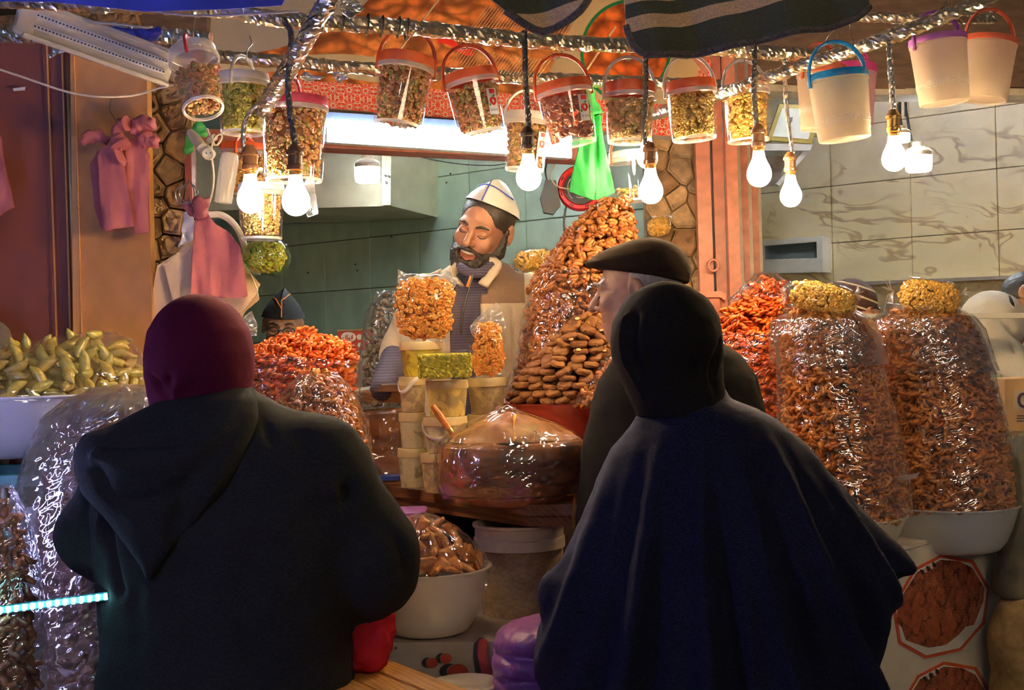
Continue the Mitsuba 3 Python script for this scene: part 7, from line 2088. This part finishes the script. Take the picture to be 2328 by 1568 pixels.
# ---------------------------------------------------------------- crates under the big white bowl, stands under the wrapped stacks
M_('crate_green', (0.012, 0.10, 0.085), 0.4)
for lv in range(4):
    z0 = 0.898 - 0.299 * lv
    k = thing('plastic_crate', ['dark green crate under the big white bowl, topmost of its stack', 'dark green crate second in the stack under the white bowl', 'dark green crate third in the stack under the white bowl', 'dark green crate lowest in the stack under the white bowl'][lv], 'crate', 'green crates under the white bowl')
    x0, x1, y0, y1 = -1.72, -1.12, 3.40, 3.73
    for (xa, xb, ya, yb, side) in ((x0, x1, y0, y0, 'f'), (x1, x1, y0, y1, 'r'), (x0, x0, y0, y1, 'l'), (x0, x1, y1, y1, 'b')):
        L = max(xb - xa, yb - ya)
        cx, cy = (xa + xb) / 2, (ya + yb) / 2
        dim = lambda h: (L + 0.02, 0.018, h) if side in 'fb' else (0.018, L + 0.02, h)
        for zc, h in ((z0 + 0.285, 0.035), (z0 + 0.15, 0.016), (z0 + 0.02, 0.035)):
            part(k, 'rail', xf(rbox(dim(h), 0.004, 6), mat((cx, cy, zc))), 'crate_green')
        nb = 12 if side in 'fb' else 8
        for q in range(nb + 1):
            t = q / nb
            part(k, 'bar', xf(rbox((0.012, 0.012, 0.26), 0.003, 4), mat((xa + (xb - xa) * t, ya + (yb - ya) * t, z0 + 0.15))), 'crate_green')
    for q in range(9):
        part(k, 'floor_slat', xf(rbox((x1 - x0, 0.03, 0.008), 0.003, 4), mat(((x0 + x1) / 2, y0 + 0.03 + q * 0.045, z0 + 0.01))), 'crate_green', smooth=False)
one('torn_paper', slab_px([(60, 1152), (85, 1150), (100, 1170), (98, 1212), (80, 1214), (62, 1190)], 3.37, 0.003), 'white_plastic', 'torn white paper stuck on the green crate', 'paper', smooth=False)
for (xs, D, z, lab) in (((180, 375), 3.2, P(0, 1640, 3.2)[2], 'plain wooden stand under the tall bluish wrapped stack'), ((-140, 100), 2.8, P(0, 1640, 2.8)[2], 'plain wooden stand under the wrapped pile at the lower left corner')):
    k = thing('low_stand', lab, 'stand')
    part(k, 'top', flat([(xs[0] - 40, D - 0.14), (xs[1] + 40, D - 0.14), (xs[1] + 40, D + 0.14), (xs[0] - 40, D + 0.14)], z + 0.01, 0.03), 'old_wood')
    for x in xs:
        part(k, 'leg', flat([(x - 20, D - 0.12), (x + 20, D - 0.12), (x + 20, D + 0.12), (x - 20, D + 0.12)], z - 0.02, z - 0.02), 'old_wood')

# ---------------------------------------------------------------- white printed box at the right
k = thing('display_box', 'white box printed with red octagons of pastry, under the wrapped cones', 'box')
M_('box_white', grain((0.56, 0.52, 0.45), 0.12, 18), 0.5)
BZ = 0.895
bp = lambda px, D, z: np.array([(px - 1164) / F * D, D, z])
q0, q1 = (1740, 3.30), (2262, 4.06)
def bd_(px):
    t = (px - q0[0]) / (q1[0] - q0[0])
    # a straight front in plan
    X0, X1 = (q0[0] - 1164) / F * q0[1], (q1[0] - 1164) / F * q1[1]
    u = (px - 1164) / F
    m = (q1[1] - q0[1]) / (X1 - X0)
    return (q0[1] - m * X0) / (1 - m * u)
part(k, 'top', flat([q0, q1, (2380, 4.6), (1820, 4.6)], BZ, 0.02), 'box_white')
part(k, 'front', slab([bp(*q0, BZ - 0.02), bp(*q1, BZ - 0.02), bp(*q1, 0), bp(*q0, 0)], 0.02), 'box_white', smooth=False)
part(k, 'side', slab([bp(*q1, BZ - 0.02), bp(2380, 4.6, BZ - 0.02), bp(2380, 4.6, 0), bp(*q1, 0)], 0.02), 'box_white', smooth=False)
M_('octagon_red', (0.55, 0.09, 0.04), 0.5)
M_('plate_print', (0.58, 0.56, 0.55), 0.5)
def oct_print(p, n, uv):
    d1, d2, c = voronoi(p.x * 28 + p.y * 20 + noise(p.x * 20, p.z * 20) * 1.2, p.z * 34 + noise(p.x * 30 + 7, p.z * 30) * 1.2)
    col = mix((0.34, 0.085, 0.045), (0.22, 0.05, 0.03), c) * (0.6 + 0.8 * fbm(p.x * 50, p.y * 50, p.z * 50, 3))
    col = mix(col, (0.05, 0.015, 0.012), smoothstep(0.5, 0.85, d1) * 0.8)
    s1, s2, c2 = voronoi(p.x * 160 + p.y * 120, p.z * 200)
    sp = (1 - smoothstep(0.15, 0.25, s1)) * smoothstep(0.45, 0.6, c2) * smoothstep(0.35, 0.5, fbm(p.x * 14, p.y * 14, p.z * 14 + 3, 2))
    return mix(col, (0.62, 0.45, 0.26), sp)
M_('octagon_photo', proc(oct_print), 0.4)
octo = [(2140, 1260), (2213, 1273), (2251, 1337), (2240, 1416), (2185, 1479), (2104, 1497), (2043, 1463), (2030, 1378), (2079, 1292)]
heap = [(2140, 1272), (2180, 1275), (2210, 1290), (2238, 1335), (2236, 1365), (2222, 1400), (2215, 1420), (2196, 1424), (2178, 1444), (2150, 1466), (2110, 1472), (2080, 1462), (2060, 1455), (2050, 1425), (2040, 1415), (2042, 1372), (2060, 1340), (2086, 1300), (2112, 1288)]
fa_, fb_ = bp(*q0, 0.5), bp(*q1, 0.5)
fn_ = np.cross(fb_ - fa_, [0, 0, 1.0])
fn_ /= np.linalg.norm(fn_)
def on_front(x, y, lift):
    r = P(x, y, 1.0) - CAM
    return float((fa_ - CAM) @ fn_ / (r @ fn_)) - lift


for dy, dx in ((0, 0), (243, 7)):
    def front(pts, lift):
        return slab_px([(x + dx, y + dy) for x, y in pts], [on_front(x + dx, y + dy, lift) for x, y in pts], 0.0025)
    inner = [(2136 + (x - 2136) * 0.935, 1378 + (y - 1378) * 0.935) for x, y in octo]
    part(k, 'octagon_frame', front(octo, 0.004), 'octagon_red', smooth=False)
    part(k, 'octagon_plate', front(inner, 0.006), 'plate_print', smooth=False)
    part(k, 'octagon_photo', front(heap, 0.008), 'octagon_photo', smooth=False)
    for i in range(5):
        x = 2092 + i * 7
        part(k, 'plate_stripe', front([(x, 1296 - i * 4.2), (x + 3.5, 1294 - i * 4.2), (x + 9, 1304 - i * 4.2), (x + 5, 1306 - i * 4.2)], 0.010), 'mark_black' if i % 2 == 0 else 'plate_print', smooth=False)
one('paper_pad', flat([(1985, 3.66), (2062, 3.72), (2150, 3.95), (2050, 3.95)], BZ + 0.012, 0.010), 'box_white', 'folded white paper under the bowl on the printed box', 'paper', smooth=False)
structure('wall_low', slab([bp(2265, 4.7, 0), bp(2640, 4.7, 0), bp(2640, 4.7, 1.12), bp(2265, 4.7, 1.12)], 0.1), 'old_wood', 'plain low wall at the right edge')
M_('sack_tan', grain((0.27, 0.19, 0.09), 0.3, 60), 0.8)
D0 = 3.85
B = Body(P(2215, 2060, D0) - [0, 0.22, 0.1], P(2545, 1330, D0) + [0, 0.22, 0.05], 0.011)
B.add(B.loft(rows_px([(1352, 2310, 2450, 0, 0.09), (1372, 2275, 2490, 0, 0.13), (1440, 2258, 2505, 0, 0.15), (1560, 2260, 2505, 0, 0.15), (2000, 2267, 2500, 0, 0.15)], D0), 2.6), 0)
one('sack', folds(displaced(B.mesh(3), 0.012, 10, 3), [([P(2262, 1395, 3.7), P(2345, 1378, 3.7)], 0.015, 0.012)]), 'sack_tan', 'tan sack beside the white printed box', 'sack', smooth=True)
B = Body(P(2200, 1370, 3.9) - [0, 0.16, 0.05], P(2500, 960, 3.9) + [0, 0.16, 0.05], 0.012)
B.add(B.loft(rows_px([(985, 2318, 2440, 0, 0.08), (1050, 2292, 2455, 0, 0.11), (1200, 2275, 2460, 0, 0.12), (1356, 2264, 2465, 0, 0.12)], 3.9), 2.6), 0)
one('dark_filler', displaced(B.mesh(3), 0.012, 12, 6), 'filler_dark', 'added dark filler shape on the tan sack at the right edge', 'bundle', smooth=True)  # invented shape filling an unidentified dark area

# cardboard carton with lettering at the right edge, glass jar beside it
k = thing('carton', 'tan carton with dark blue lettering cut off by the right edge', 'carton')
M_('carton_tan', grain((0.62, 0.40, 0.20), 0.08, 30), 0.65)
M_('ink_blue', (0.05, 0.035, 0.10), 0.6)
M_('carton_label', (0.58, 0.46, 0.32), 0.6)
part(k, 'box', slab_px([(2284, 862), (2430, 858), (2430, 978), (2284, 980)], 4.2, 0.2), 'carton_tan', smooth=False)
part(k, 'label', slab_px([(2306, 886), (2420, 884), (2420, 932), (2310, 934), (2306, 928)], 4.197, 0.003), 'carton_label', smooth=False)
part(k, 'lettering', xf(text_mesh('Cl', 0.045, 0.002, True), frame(P(2311, 926, 4.193), (1, 0, 0), (0, -1, 0))), 'ink_blue', smooth=False)
for y in (944, 950, 956):
    part(k, 'small_print', slab_px([(2312, y), (2420, y - 1), (2420, y + 1), (2312, y + 2)], 4.197, 0.002), 'ink_blue', smooth=False)
part(k, 'shelf', slab_px([(2270, 981), (2440, 979), (2440, 992), (2270, 994)], 4.15, 0.25), 'old_wood', smooth=False)
k = thing('glass_jar', 'greenish glass jar beside the tan carton', 'jar')
M_('jar_green', (0.18, 0.28, 0.24), 0.12, clearcoat=1.0)
part(k, 'body', xf(lathe([(0, 0), (0.026, 0), (0.028, 0.004), (0.028, 0.05), (0.022, 0.062), (0.024, 0.07), (0.024, 0.078), (0, 0.078)], 24), mat(P(2262, 905, 4.4))), 'jar_green', smooth=40)
part(k, 'shelf', slab_px([(2230, 905), (2300, 905), (2300, 930), (2230, 930)], 4.36, 0.2), 'lintel_edge', smooth=False)
# glass counter edge
k = thing('glass_shelf', 'pale glass shelf edge in front of the bending man in white', 'shelf')
M_('glass_edge', (0.50, 0.50, 0.46), 0.2, clearcoat=0.6)
part(k, 'edge', slab_px([(1975, 713), (2460, 710), (2460, 722), (1975, 724)], 4.45, 0.10), 'glass_edge', smooth=False)
part(k, 'bracket', slab_px([(1978, 722), (1990, 722), (1990, 1100), (1978, 1100)], 4.47, 0.02), 'grey_slat', smooth=False)

# ---------------------------------------------------------------- right-hand shop fittings
k = thing('wall_cabinet', 'white wall box with a painted dark opening on the marbled tiles', 'cabinet')
w_ = lambda x, y, o=0.0: P(x, y, 8.7 / (1 + 0.85 * (x - 1164) / F) - o)
for px in ([(1720, 548), (1868, 536), (1868, 548), (1720, 560)], [(1720, 548), (1732, 548), (1734, 620), (1722, 622)], [(1856, 540), (1870, 538), (1870, 618), (1858, 620)], [(1722, 590), (1868, 586), (1868, 618), (1722, 622)]):
    part(k, 'frame', slab([w_(x, y, 0.12) for x, y in px], 0.10), 'white_paint', smooth=False)
part(k, 'opening', slab([w_(x, y, 0.08) for x, y in [(1728, 556), (1860, 544), (1860, 590), (1728, 594)]], 0.02), 'opening_shade', smooth=False)  # dark sheet painted as the shade inside the box
k = thing('framed_certificate', 'gold-framed certificate leaning on a white shelf on the marbled wall', 'picture frame')
M_('gold_frame', (0.45, 0.33, 0.08), 0.35, metallic=0.6)
M_('paper_print', grain((0.50, 0.55, 0.52), 0.15, 25), 0.5)
co = [(1772, 236), (1868, 240), (1846, 326), (1744, 318)]
inn = [(1806 + (x - 1806) * 0.80, 280 + (y - 280) * 0.78) for x, y in co]
part(k, 'frame', slab_px(co, 6.75, 0.03), 'gold_frame', smooth=False)
part(k, 'paper', slab_px(inn, 6.745, 0.006), 'paper_print', smooth=False)
part(k, 'writing_mark', slab_px([(1796, 268), (1802, 266), (1801, 276), (1795, 278)], 6.738, 0.003), 'mark_black', smooth=False)
k = thing('wall_shelf', 'white wall shelf on a slanting bracket under the framed certificate', 'shelf')
part(k, 'board', slab_px([(1732, 326), (1848, 328), (1842, 342), (1730, 342)], 6.7, 0.2), 'white_paint', smooth=False)
part(k, 'bracket', slab_px([(1842, 342), (1826, 344), (1764, 418), (1772, 422)], 6.72, 0.04), 'white_paint', smooth=False)
part(k, 'back_plate', slab_px([(1730, 342), (1800, 342), (1764, 420), (1728, 424)], 6.95, 0.03), 'grey_slat', smooth=False)
k = thing('painted_niche', 'flat slab coloured as a shaded niche on the marbled wall behind the bending man', 'niche')
part(k, 'shade_slab', slab([w_(x, y, 0.02) for x, y in [(1968, 646), (2296, 632), (2296, 700), (1968, 712)]], 0.015), 'sack_tan', smooth=False)  # flat slab on the tiles, its darker tan stands for niche shade
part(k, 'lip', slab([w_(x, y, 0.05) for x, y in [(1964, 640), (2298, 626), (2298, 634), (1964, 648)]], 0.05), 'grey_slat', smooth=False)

# ---------------------------------------------------------------- green shop fittings
k = thing('red_carton', 'red carton with white Arabic lettering against the green wall', 'carton')
M_('carton_red', (0.48, 0.05, 0.03), 0.5)
M_('carton_white', (0.68, 0.66, 0.62), 0.5)
Dr = 5.6
part(k, 'box', slab_px([(767, 750), (838, 748), (838, 794), (768, 797)], Dr, 0.16), 'carton_red', smooth=False)
part(k, 'top_flap', slab_px([(767, 749), (838, 747), (838, 751), (767, 753)], Dr - 0.005, 0.16), 'sack_tan', smooth=False)
part(k, 'oval', slab_px([(792 + 17 * math.cos(t), 766 + 11.5 * math.sin(t)) for t in np.linspace(0, 2 * np.pi, 24, endpoint=False)], Dr - 0.004, 0.003), 'carton_white', smooth=False)
strokes = [[(4.6, 0), (4.6, 1.6)], [(3.9, 0.95), (4.25, 0.4), (4.1, 0.05), (3.5, 0)], [(3.15, 0.55), (3.15, 0.0), (2.3, 0.0), (2.3, 1.6)], [(1.6, 1.6), (1.6, 0.1), (1.3, -0.35), (0.8, -0.4), (0.4, -0.1), (0.4, 0.35)]]
for s in strokes:
    part(k, 'arabic_letter', xf(extrude(affinity.scale(LineString(s).buffer(0.17), 1, 1), 0.02), frame(P(778, 770, Dr - 0.008), (1, 0, 0), (0, -1, 0)) @ mat(scale=(0.0098, 0.0098, 0.1))), 'carton_red', smooth=False)
for x in (3.0, 3.35):
    part(k, 'arabic_dot', xf(extrude(Point(x, -0.42).buffer(0.15), 0.02), frame(P(778, 770, Dr - 0.008), (1, 0, 0), (0, -1, 0)) @ mat(scale=(0.0098, 0.0098, 0.1))), 'carton_red', smooth=False)
for cx, cy, r in ((817, 766, 6), (818, 784, 5), (833, 770, 6)):
    part(k, 'white_emblem', slab_px([(cx + r * math.cos(t), cy + r * 1.1 * math.sin(t)) for t in np.linspace(0, 2 * np.pi, 14, endpoint=False)], Dr - 0.004, 0.003), 'carton_white', smooth=False)
part(k, 'small_print', slab_px([(779, 784), (806, 783), (806, 786), (779, 787)], Dr - 0.004, 0.003), 'carton_white', smooth=False)
k = thing('white_carton', 'white carton under the red carton with Arabic lettering', 'carton')
part(k, 'box', slab_px([(792, 796), (840, 794), (840, 838), (792, 842)], Dr + 0.02, 0.14), 'carton_white', smooth=False)
part(k, 'red_patch', slab_px([(806, 800), (818, 800), (817, 812), (805, 811)], Dr + 0.015, 0.003), 'carton_red', smooth=False)
k = thing('back_shelf', 'grey shelf carrying the cartons at the green wall', 'shelf')
part(k, 'board', slab_px([(758, 842), (905, 838), (905, 862), (758, 866)], Dr - 0.06, 0.3), 'grey_slat', smooth=False)
part(k, 'panel', slab_px([(762, 866), (900, 862), (900, 1330), (762, 1330)], Dr, 0.2), 'old_wood', smooth=False)
for x, y in ((1024, 395), (985, 398), (808, 601), (812, 615), (890, 538), (1015, 415), (700, 620)):
    part('wall_left', 'nail', xf(lathe([(0, 0), (0.0045, 0.0), (0.0045, 0.006), (0, 0.008)], 8), frame(P(x, y, 6.4 / (1 + 0.85 * (x - 1164) / F) - 0.03), (1, 0, 0), (0, -1, 0))), 'black_plastic')
# black adapter, red ring fan, cables
k = thing('black_speaker', 'small black tapered speaker box hanging beside the red ring', 'speaker')
part(k, 'case', slab_px([(1240, 408), (1264, 410), (1275, 466), (1258, 486), (1236, 482), (1228, 448)], 4.9, 0.06), 'black_plastic', smooth=False)
part(k, 'cord', tube([P(1244, 410, 4.92), P(1240, 385, 4.9), P(1250, 345, 4.72)], 0.003, 5), 'black_cable')
k = thing('red_ring_fan', 'red ring with a black centre behind the green cloth bag', 'fan')
Mr = frame(P(1319, 428, 4.95), (1, 0, 0), (0, -1, 0.1))
r_ = 52 * 4.95 / F
M_('ring_red', (0.62, 0.03, 0.03), 0.3)
part(k, 'ring', xf(lathe([(r_ * 0.72, -0.02), (r_ * 0.98, -0.02), (r_, -0.008), (r_, 0.010), (r_ * 0.94, 0.018), (r_ * 0.80, 0.018), (r_ * 0.72, 0.008), (r_ * 0.72, -0.02)], 48), Mr), 'ring_red', smooth=40)
part(k, 'centre', xf(lathe([(0, -0.01), (r_ * 0.73, -0.01), (r_ * 0.73, 0.006), (0, 0.008)], 40), Mr), 'black_plastic', smooth=40)
for rr_, a0, a1 in ((0.55, 0.5, 1.9), (0.55, 2.4, 4.0), (0.40, 4.2, 5.6)):
    part(k, 'white_line', xf(tube([(r_ * rr_ * math.cos(t), r_ * rr_ * 1.1 * math.sin(t), 0.009) for t in np.linspace(a0, a1, 9)], 0.0018, 5, 0.01), Mr), 'white_plastic')
for q in range(8):
    a = q * np.pi / 4 + 0.3
    part(k, 'slot', xf(rbox((0.016, 0.004, 0.003), 0.001, 4), Mr @ mat((r_ * 0.87 * math.cos(a), r_ * 0.87 * math.sin(a), 0.0185), (0, 0, math.degrees(a) + 90))), 'black_plastic')
for pts, m_, r, lab in (([(1275, 340, 4.9), (1262, 372, 4.9), (1250, 395, 4.9), (1262, 420, 4.9), (1282, 428, 4.9), (1300, 430, 4.88)], 'white_cable', 0.003, 'thin white cable looping beside the black speaker'),
                        ([(1290, 462, 4.95), (1285, 478, 4.95), (1282, 505, 4.95), (1284, 530, 4.95)], 'black_cable', 0.004, 'black cable hanging below the red ring'),
                        ([(-30, 148, 3.6), (60, 178, 3.6), (150, 208, 3.62), (230, 220, 3.65), (310, 216, 3.7), (355, 202, 3.7), (398, 192, 3.7)], 'white_cable', 0.0036, 'white cable sagging across the maroon shutter and brown door'),
                        ([(90, 12, 3.3), (190, 46, 3.3), (280, 56, 3.3), (330, 62, 3.32), (345, 60, 3.34)], 'white_cable', 0.0034, 'white cable lying over the unlit LED batten'),
                        ([(250, 8, 3.12), (380, 30, 3.12), (470, 36, 3.14), (600, 30, 3.15), (680, 26, 3.16)], 'white_cable', 0.0034, 'white cable strung along the top foil pole'),
                        ([(470, 292, 3.85), (488, 330, 3.85), (500, 322, 3.85), (505, 306, 3.85), (490, 310, 3.84), (480, 340, 3.84), (486, 400, 3.84), (482, 440, 3.85), (470, 475, 3.86)], 'white_cable', 0.0036, 'cream cable looping down from the adapter plugs'),
                        ([(900, 338, 5.9), (960, 358, 5.8), (1040, 372, 5.7), (1110, 376, 5.6), (1150, 372, 5.5)], 'black_cable', 0.0022, 'thin dark wire sagging along the green wall'),
                        ([(1108, 360, 5.6), (1122, 356, 5.6), (1128, 340, 5.6)], 'black_cable', 0.002, 'bent bit of wire on the green wall')):
    one('cable', tube([P(*q) for q in pts], r, 6, 0.03), m_, lab, 'cable', smooth=60)
k = thing('adapter_plugs', 'cluster of cream adapter plugs hanging below the tilted bucket', 'adapter')
for p0, p1, r in (((432, 300), (460, 336), 0.016), ((455, 328), (478, 352), 0.018), ((470, 322), (488, 312), 0.010)):
    a, b = P(*p0, 3.88), P(*p1, 3.84)
    part(k, 'plug', tube([a, a * 0.6 + b * 0.4, b], [r * 0.7, r, r], 14, 0.02), 'cream_plastic', smooth=50)
part(k, 'socket_face', xf(lathe([(0.006, 0.0), (0.018, 0.0), (0.020, 0.004), (0.016, 0.010), (0.012, 0.006), (0, 0.006)], 20), frame(P(474, 348, 3.82), (1, 0, 0), (0.2, -1, -0.4))), 'cream_plastic', smooth=40)
for dx in (-0.006, 0.006):
    part(k, 'hole', xf(lathe([(0, 0), (0.0025, 0), (0, 0.002)], 8), frame(P(474, 348, 3.812) + [dx, 0, 0], (1, 0, 0), (0.2, -1, -0.4))), 'black_plastic')
one('green_scrap', displaced(trimesh.Trimesh(*slab_px([(440, 280), (456, 272), (468, 290), (466, 306), (446, 312), (436, 340), (424, 345), (418, 322)], 4.07, 0.006)).subdivide().subdivide().subdivide(), 0.012, 40, 2), 'green_plastic', 'scrap of green plastic behind the adapter plugs', 'plastic scrap', smooth=True)
one('plastic_sleeve', xf(lathe([(0.020, 0), (0.024, 0.002), (0.026, 0.12), (0.022, 0.135), (0.018, 0.14), (0, 0.14)], 18), mat(P(507, 462, 4.0), (0, 10, 0), 1.1)), 'lid_clear', 'pale bluish plastic sleeve left of the half hidden bucket', 'plastic sleeve', smooth=40)
one('ridged_strap', tube([P(474, 488, 3.95), P(500, 488, 3.95), P(525, 502, 3.95), P(545, 530, 3.95), P(556, 560, 3.95), P(560, 580, 3.95)], 0.005, 8, 0.01, flat=2.0), 'strap_white', 'pale ridged plastic strap curving behind the pink bag', 'strap', smooth=False)

# ---------------------------------------------------------------- hanging cloth bags and papers
def bagcloth(key, c):
    c = tuple(c)
    scene[key] = {'type': 'twosided', 'm': {'type': 'bumpmap', 't': proc(lambda p, n, uv: noise(p.x * 700, p.y * 700, p.z * 700)), 'scale': 0.0012,
                  'b': {'type': 'principled', 'base_color': grain(c, 0.12, 40), 'roughness': 0.75}}}
    return key


bagcloth('bag_rose', (0.31, 0.09, 0.105))
bagcloth('bag_green', (0.03, 0.42, 0.10))


def cloth_stack(root, px, D, layers, gap, m_, seed, amp=0.010, freq=9, name='sheet', lab=None):
    """flat bags hung one behind the other, each a sheet with its own waves"""
    rng = np.random.default_rng(seed)
    for i in range(layers):
        pts = [(x + rng.uniform(-3, 3) * (i > 0), y + rng.uniform(-3, 3) * (i > 0)) for x, y in px]
        v, f = VF(slab_px(pts, D + i * gap, 0.003))
        tm = trimesh.Trimesh(v, f)
        for _ in range(4):
            tm = tm.subdivide()
        v, f = VF(tm)
        v[:, 1] += (meshkit.fbm(np.stack([v[:, 0] * freq * 3, v[:, 0] * 0, v[:, 2] * freq * 0.7], 1), 2, seed) - 0.5) * amp * 3
        part(root, name, (v, f), m_, lab, smooth=True)


k = thing('bag_bundle', 'bundle of folded rose cloth bags hung by a wire on the brown metal door', 'bag bundle')
cloth_stack(k, [(206, 372), (224, 344), (250, 332), (262, 420), (262, 520), (228, 516), (214, 470)], 3.90, 3, 0.006, 'bag_rose', 1)
cloth_stack(k, [(286, 322), (304, 314), (330, 330), (338, 352), (337, 528), (306, 531), (292, 440), (286, 370)], 3.86, 6, 0.008, 'bag_rose', 2)
cloth_stack(k, [(219, 352), (226, 338), (244, 329), (264, 322), (274, 330), (288, 420), (304, 515), (282, 516), (240, 526), (234, 510), (226, 430)], 3.83, 5, 0.007, 'bag_rose', 3, 0.014)
part(k, 'tied_top', displaced(tube([P(276, 332, 3.83), P(268, 305, 3.84), P(272, 284, 3.83), P(288, 280, 3.82)], [0.030, 0.016, 0.014, 0.022], 14, 0.006), 0.010, 70), 'bag_rose', smooth=True)
part(k, 'ruffle', displaced(tube([P(300, 300, 3.85), P(318, 282, 3.84), P(350, 280, 3.83)], [0.012, 0.022, 0.018], 14, 0.006), 0.014, 90), 'bag_rose', smooth=True)
part(k, 'ruffle', displaced(tube([P(312, 322, 3.85), P(335, 316, 3.84), P(356, 326, 3.83)], [0.012, 0.022, 0.016], 14, 0.006), 0.014, 95, 3), 'bag_rose', smooth=True)
part(k, 'ruffle', displaced(tube([P(246, 322, 3.88), P(225, 308, 3.87), P(198, 312, 3.86), P(186, 326, 3.86)], [0.012, 0.018, 0.018, 0.010], 14, 0.006), 0.012, 80, 5), 'bag_rose', smooth=True)
for i in range(4):
    o = P(262 + i * 3, 340 + i * 2, 3.805 + 0.004 * i)
    part(k, 'flap', displaced(tube([o, P(272 + i * 3, 360 + i * 3, 3.80), P(280 + i * 2, 378 - i * 2, 3.80)], [0.010, 0.016, 0.006], 8, 0.006, flat=0.25), 0.003, 60, i), 'bag_rose', smooth=True)
part(k, 'wire', tube([P(254, 222, 3.88), P(250, 250, 3.86), P(262, 272, 3.84), P(270, 292, 3.83)], 0.0016, 5), 'steel_wire')
k = thing('bag_bundle', 'rose cloth bags cut off by the left edge before the maroon shutter', 'bag bundle')
cloth_stack(k, [(-60, 300), (0, 310), (8, 370), (26, 450), (30, 470), (12, 480), (-4, 488), (-60, 490)], 3.85, 5, 0.008, 'bag_rose', 6)
k = thing('bag_bundle', 'large rose cloth bag gathered at the top, hung before the beige papers', 'bag bundle')
cloth_stack(k, [(446, 488), (474, 486), (488, 508), (520, 530), (546, 560), (556, 600), (560, 672), (545, 678), (500, 676), (436, 668), (437, 580), (440, 520)], 3.86, 4, 0.006, 'bag_rose', 8, 0.016, 8)
part(k, 'gathered_top', displaced(tube([P(458, 495, 3.86), P(455, 475, 3.85), P(457, 462, 3.84), P(458, 450, 3.84)], [0.020, 0.021, 0.025, 0.020], 16, 0.005), 0.012, 80, 4), 'bag_rose', smooth=True)
part(k, 'side_gather', displaced(tube([P(440, 488, 3.88), P(428, 470, 3.87), P(424, 458, 3.87)], [0.012, 0.014, 0.010], 10, 0.005), 0.008, 90, 4), 'bag_rose', smooth=True)
k = thing('paper_stack', 'fan of beige wrapping papers hung on a hook beside the stone pillar', 'paper stack')
M_('kraft', grain((0.66, 0.49, 0.32), 0.08, 30), 0.75)
rng = np.random.default_rng(9)
for i, (px, dd) in enumerate((([(350, 650), (432, 540), (560, 600), (500, 745), (345, 790)], 0.06), ([(358, 604), (440, 546), (452, 552), (446, 700), (380, 790), (340, 800), (344, 690)], 0.03), ([(440, 560), (560, 610), (592, 646), (540, 740), (430, 790)], 0.02), ([(450, 570), (570, 625), (585, 660), (530, 735), (440, 770)], 0.0),
                              ([(436, 590), (556, 650), (572, 690), (520, 740), (420, 760)], 0.04), ([(372, 602), (438, 540), (446, 700), (395, 690)], -0.01), ([(345, 700), (440, 640), (540, 700), (505, 800), (345, 830)], 0.05), ([(470, 580), (578, 640), (588, 680), (540, 720), (460, 700)], 0.05))):
    v, f = VF(slab_px(px, 3.96 + dd, 0.004))
    tm = trimesh.Trimesh(v, f)
    for _ in range(3):
        tm = tm.subdivide()
    part(k, 'sheet', displaced(tm, 0.006, 6, i), 'kraft', smooth=False)
one('white_scrap', displaced(trimesh.Trimesh(*slab_px([(418, 482), (440, 478), (446, 520), (436, 545), (405, 562), (412, 530)], 3.93, 0.004)).subdivide().subdivide().subdivide(), 0.010, 40, 3), 'white_plastic', 'crumpled white plastic scrap above the beige papers', 'plastic scrap', smooth=True)
for i, pts in enumerate(([(430, 410), (424, 430), (430, 455), (440, 480)], [(430, 415), (412, 428), (408, 445), (425, 460), (450, 440), (440, 425)], [(434, 412), (442, 440), (436, 465)], [(426, 420), (400, 432), (404, 460), (430, 462)], [(436, 418), (446, 430), (448, 460), (442, 500)])):
    one('wire_loop', tube([P(x, y, 3.84 + 0.006 * i) for x, y in pts], 0.0018, 5, 0.01), 'steel_wire' if i % 2 else 'black_cable', 'tangled wire loop holding papers and rose bag by the stone pillar', 'wire', 'tangled wires above the beige papers', smooth=60)
k = thing('green_cloth_bag', 'bright green cloth bag hanging in front of the red ring', 'bag')
cloth_stack(k, [(1338, 228), (1350, 236), (1366, 262), (1374, 330), (1398, 438), (1384, 444), (1362, 456), (1340, 452), (1334, 330)], 4.02, 2, 0.012, 'bag_green', 11, 0.02, 10, 'fold')
cloth_stack(k, [(1326, 250), (1340, 228), (1352, 262), (1358, 340), (1362, 400), (1350, 454), (1320, 446), (1296, 434), (1304, 390), (1318, 330)], 3.99, 2, 0.010, 'bag_green', 12, 0.02, 10, 'fold')
part(k, 'neck', displaced(tube([P(1334, 186, 3.96), P(1338, 205, 4.0), P(1342, 230, 4.0), P(1350, 262, 4.0)], [0.010, 0.015, 0.020, 0.028], 12, 0.01, flat=0.5), 0.008, 50), 'bag_green', smooth=True)
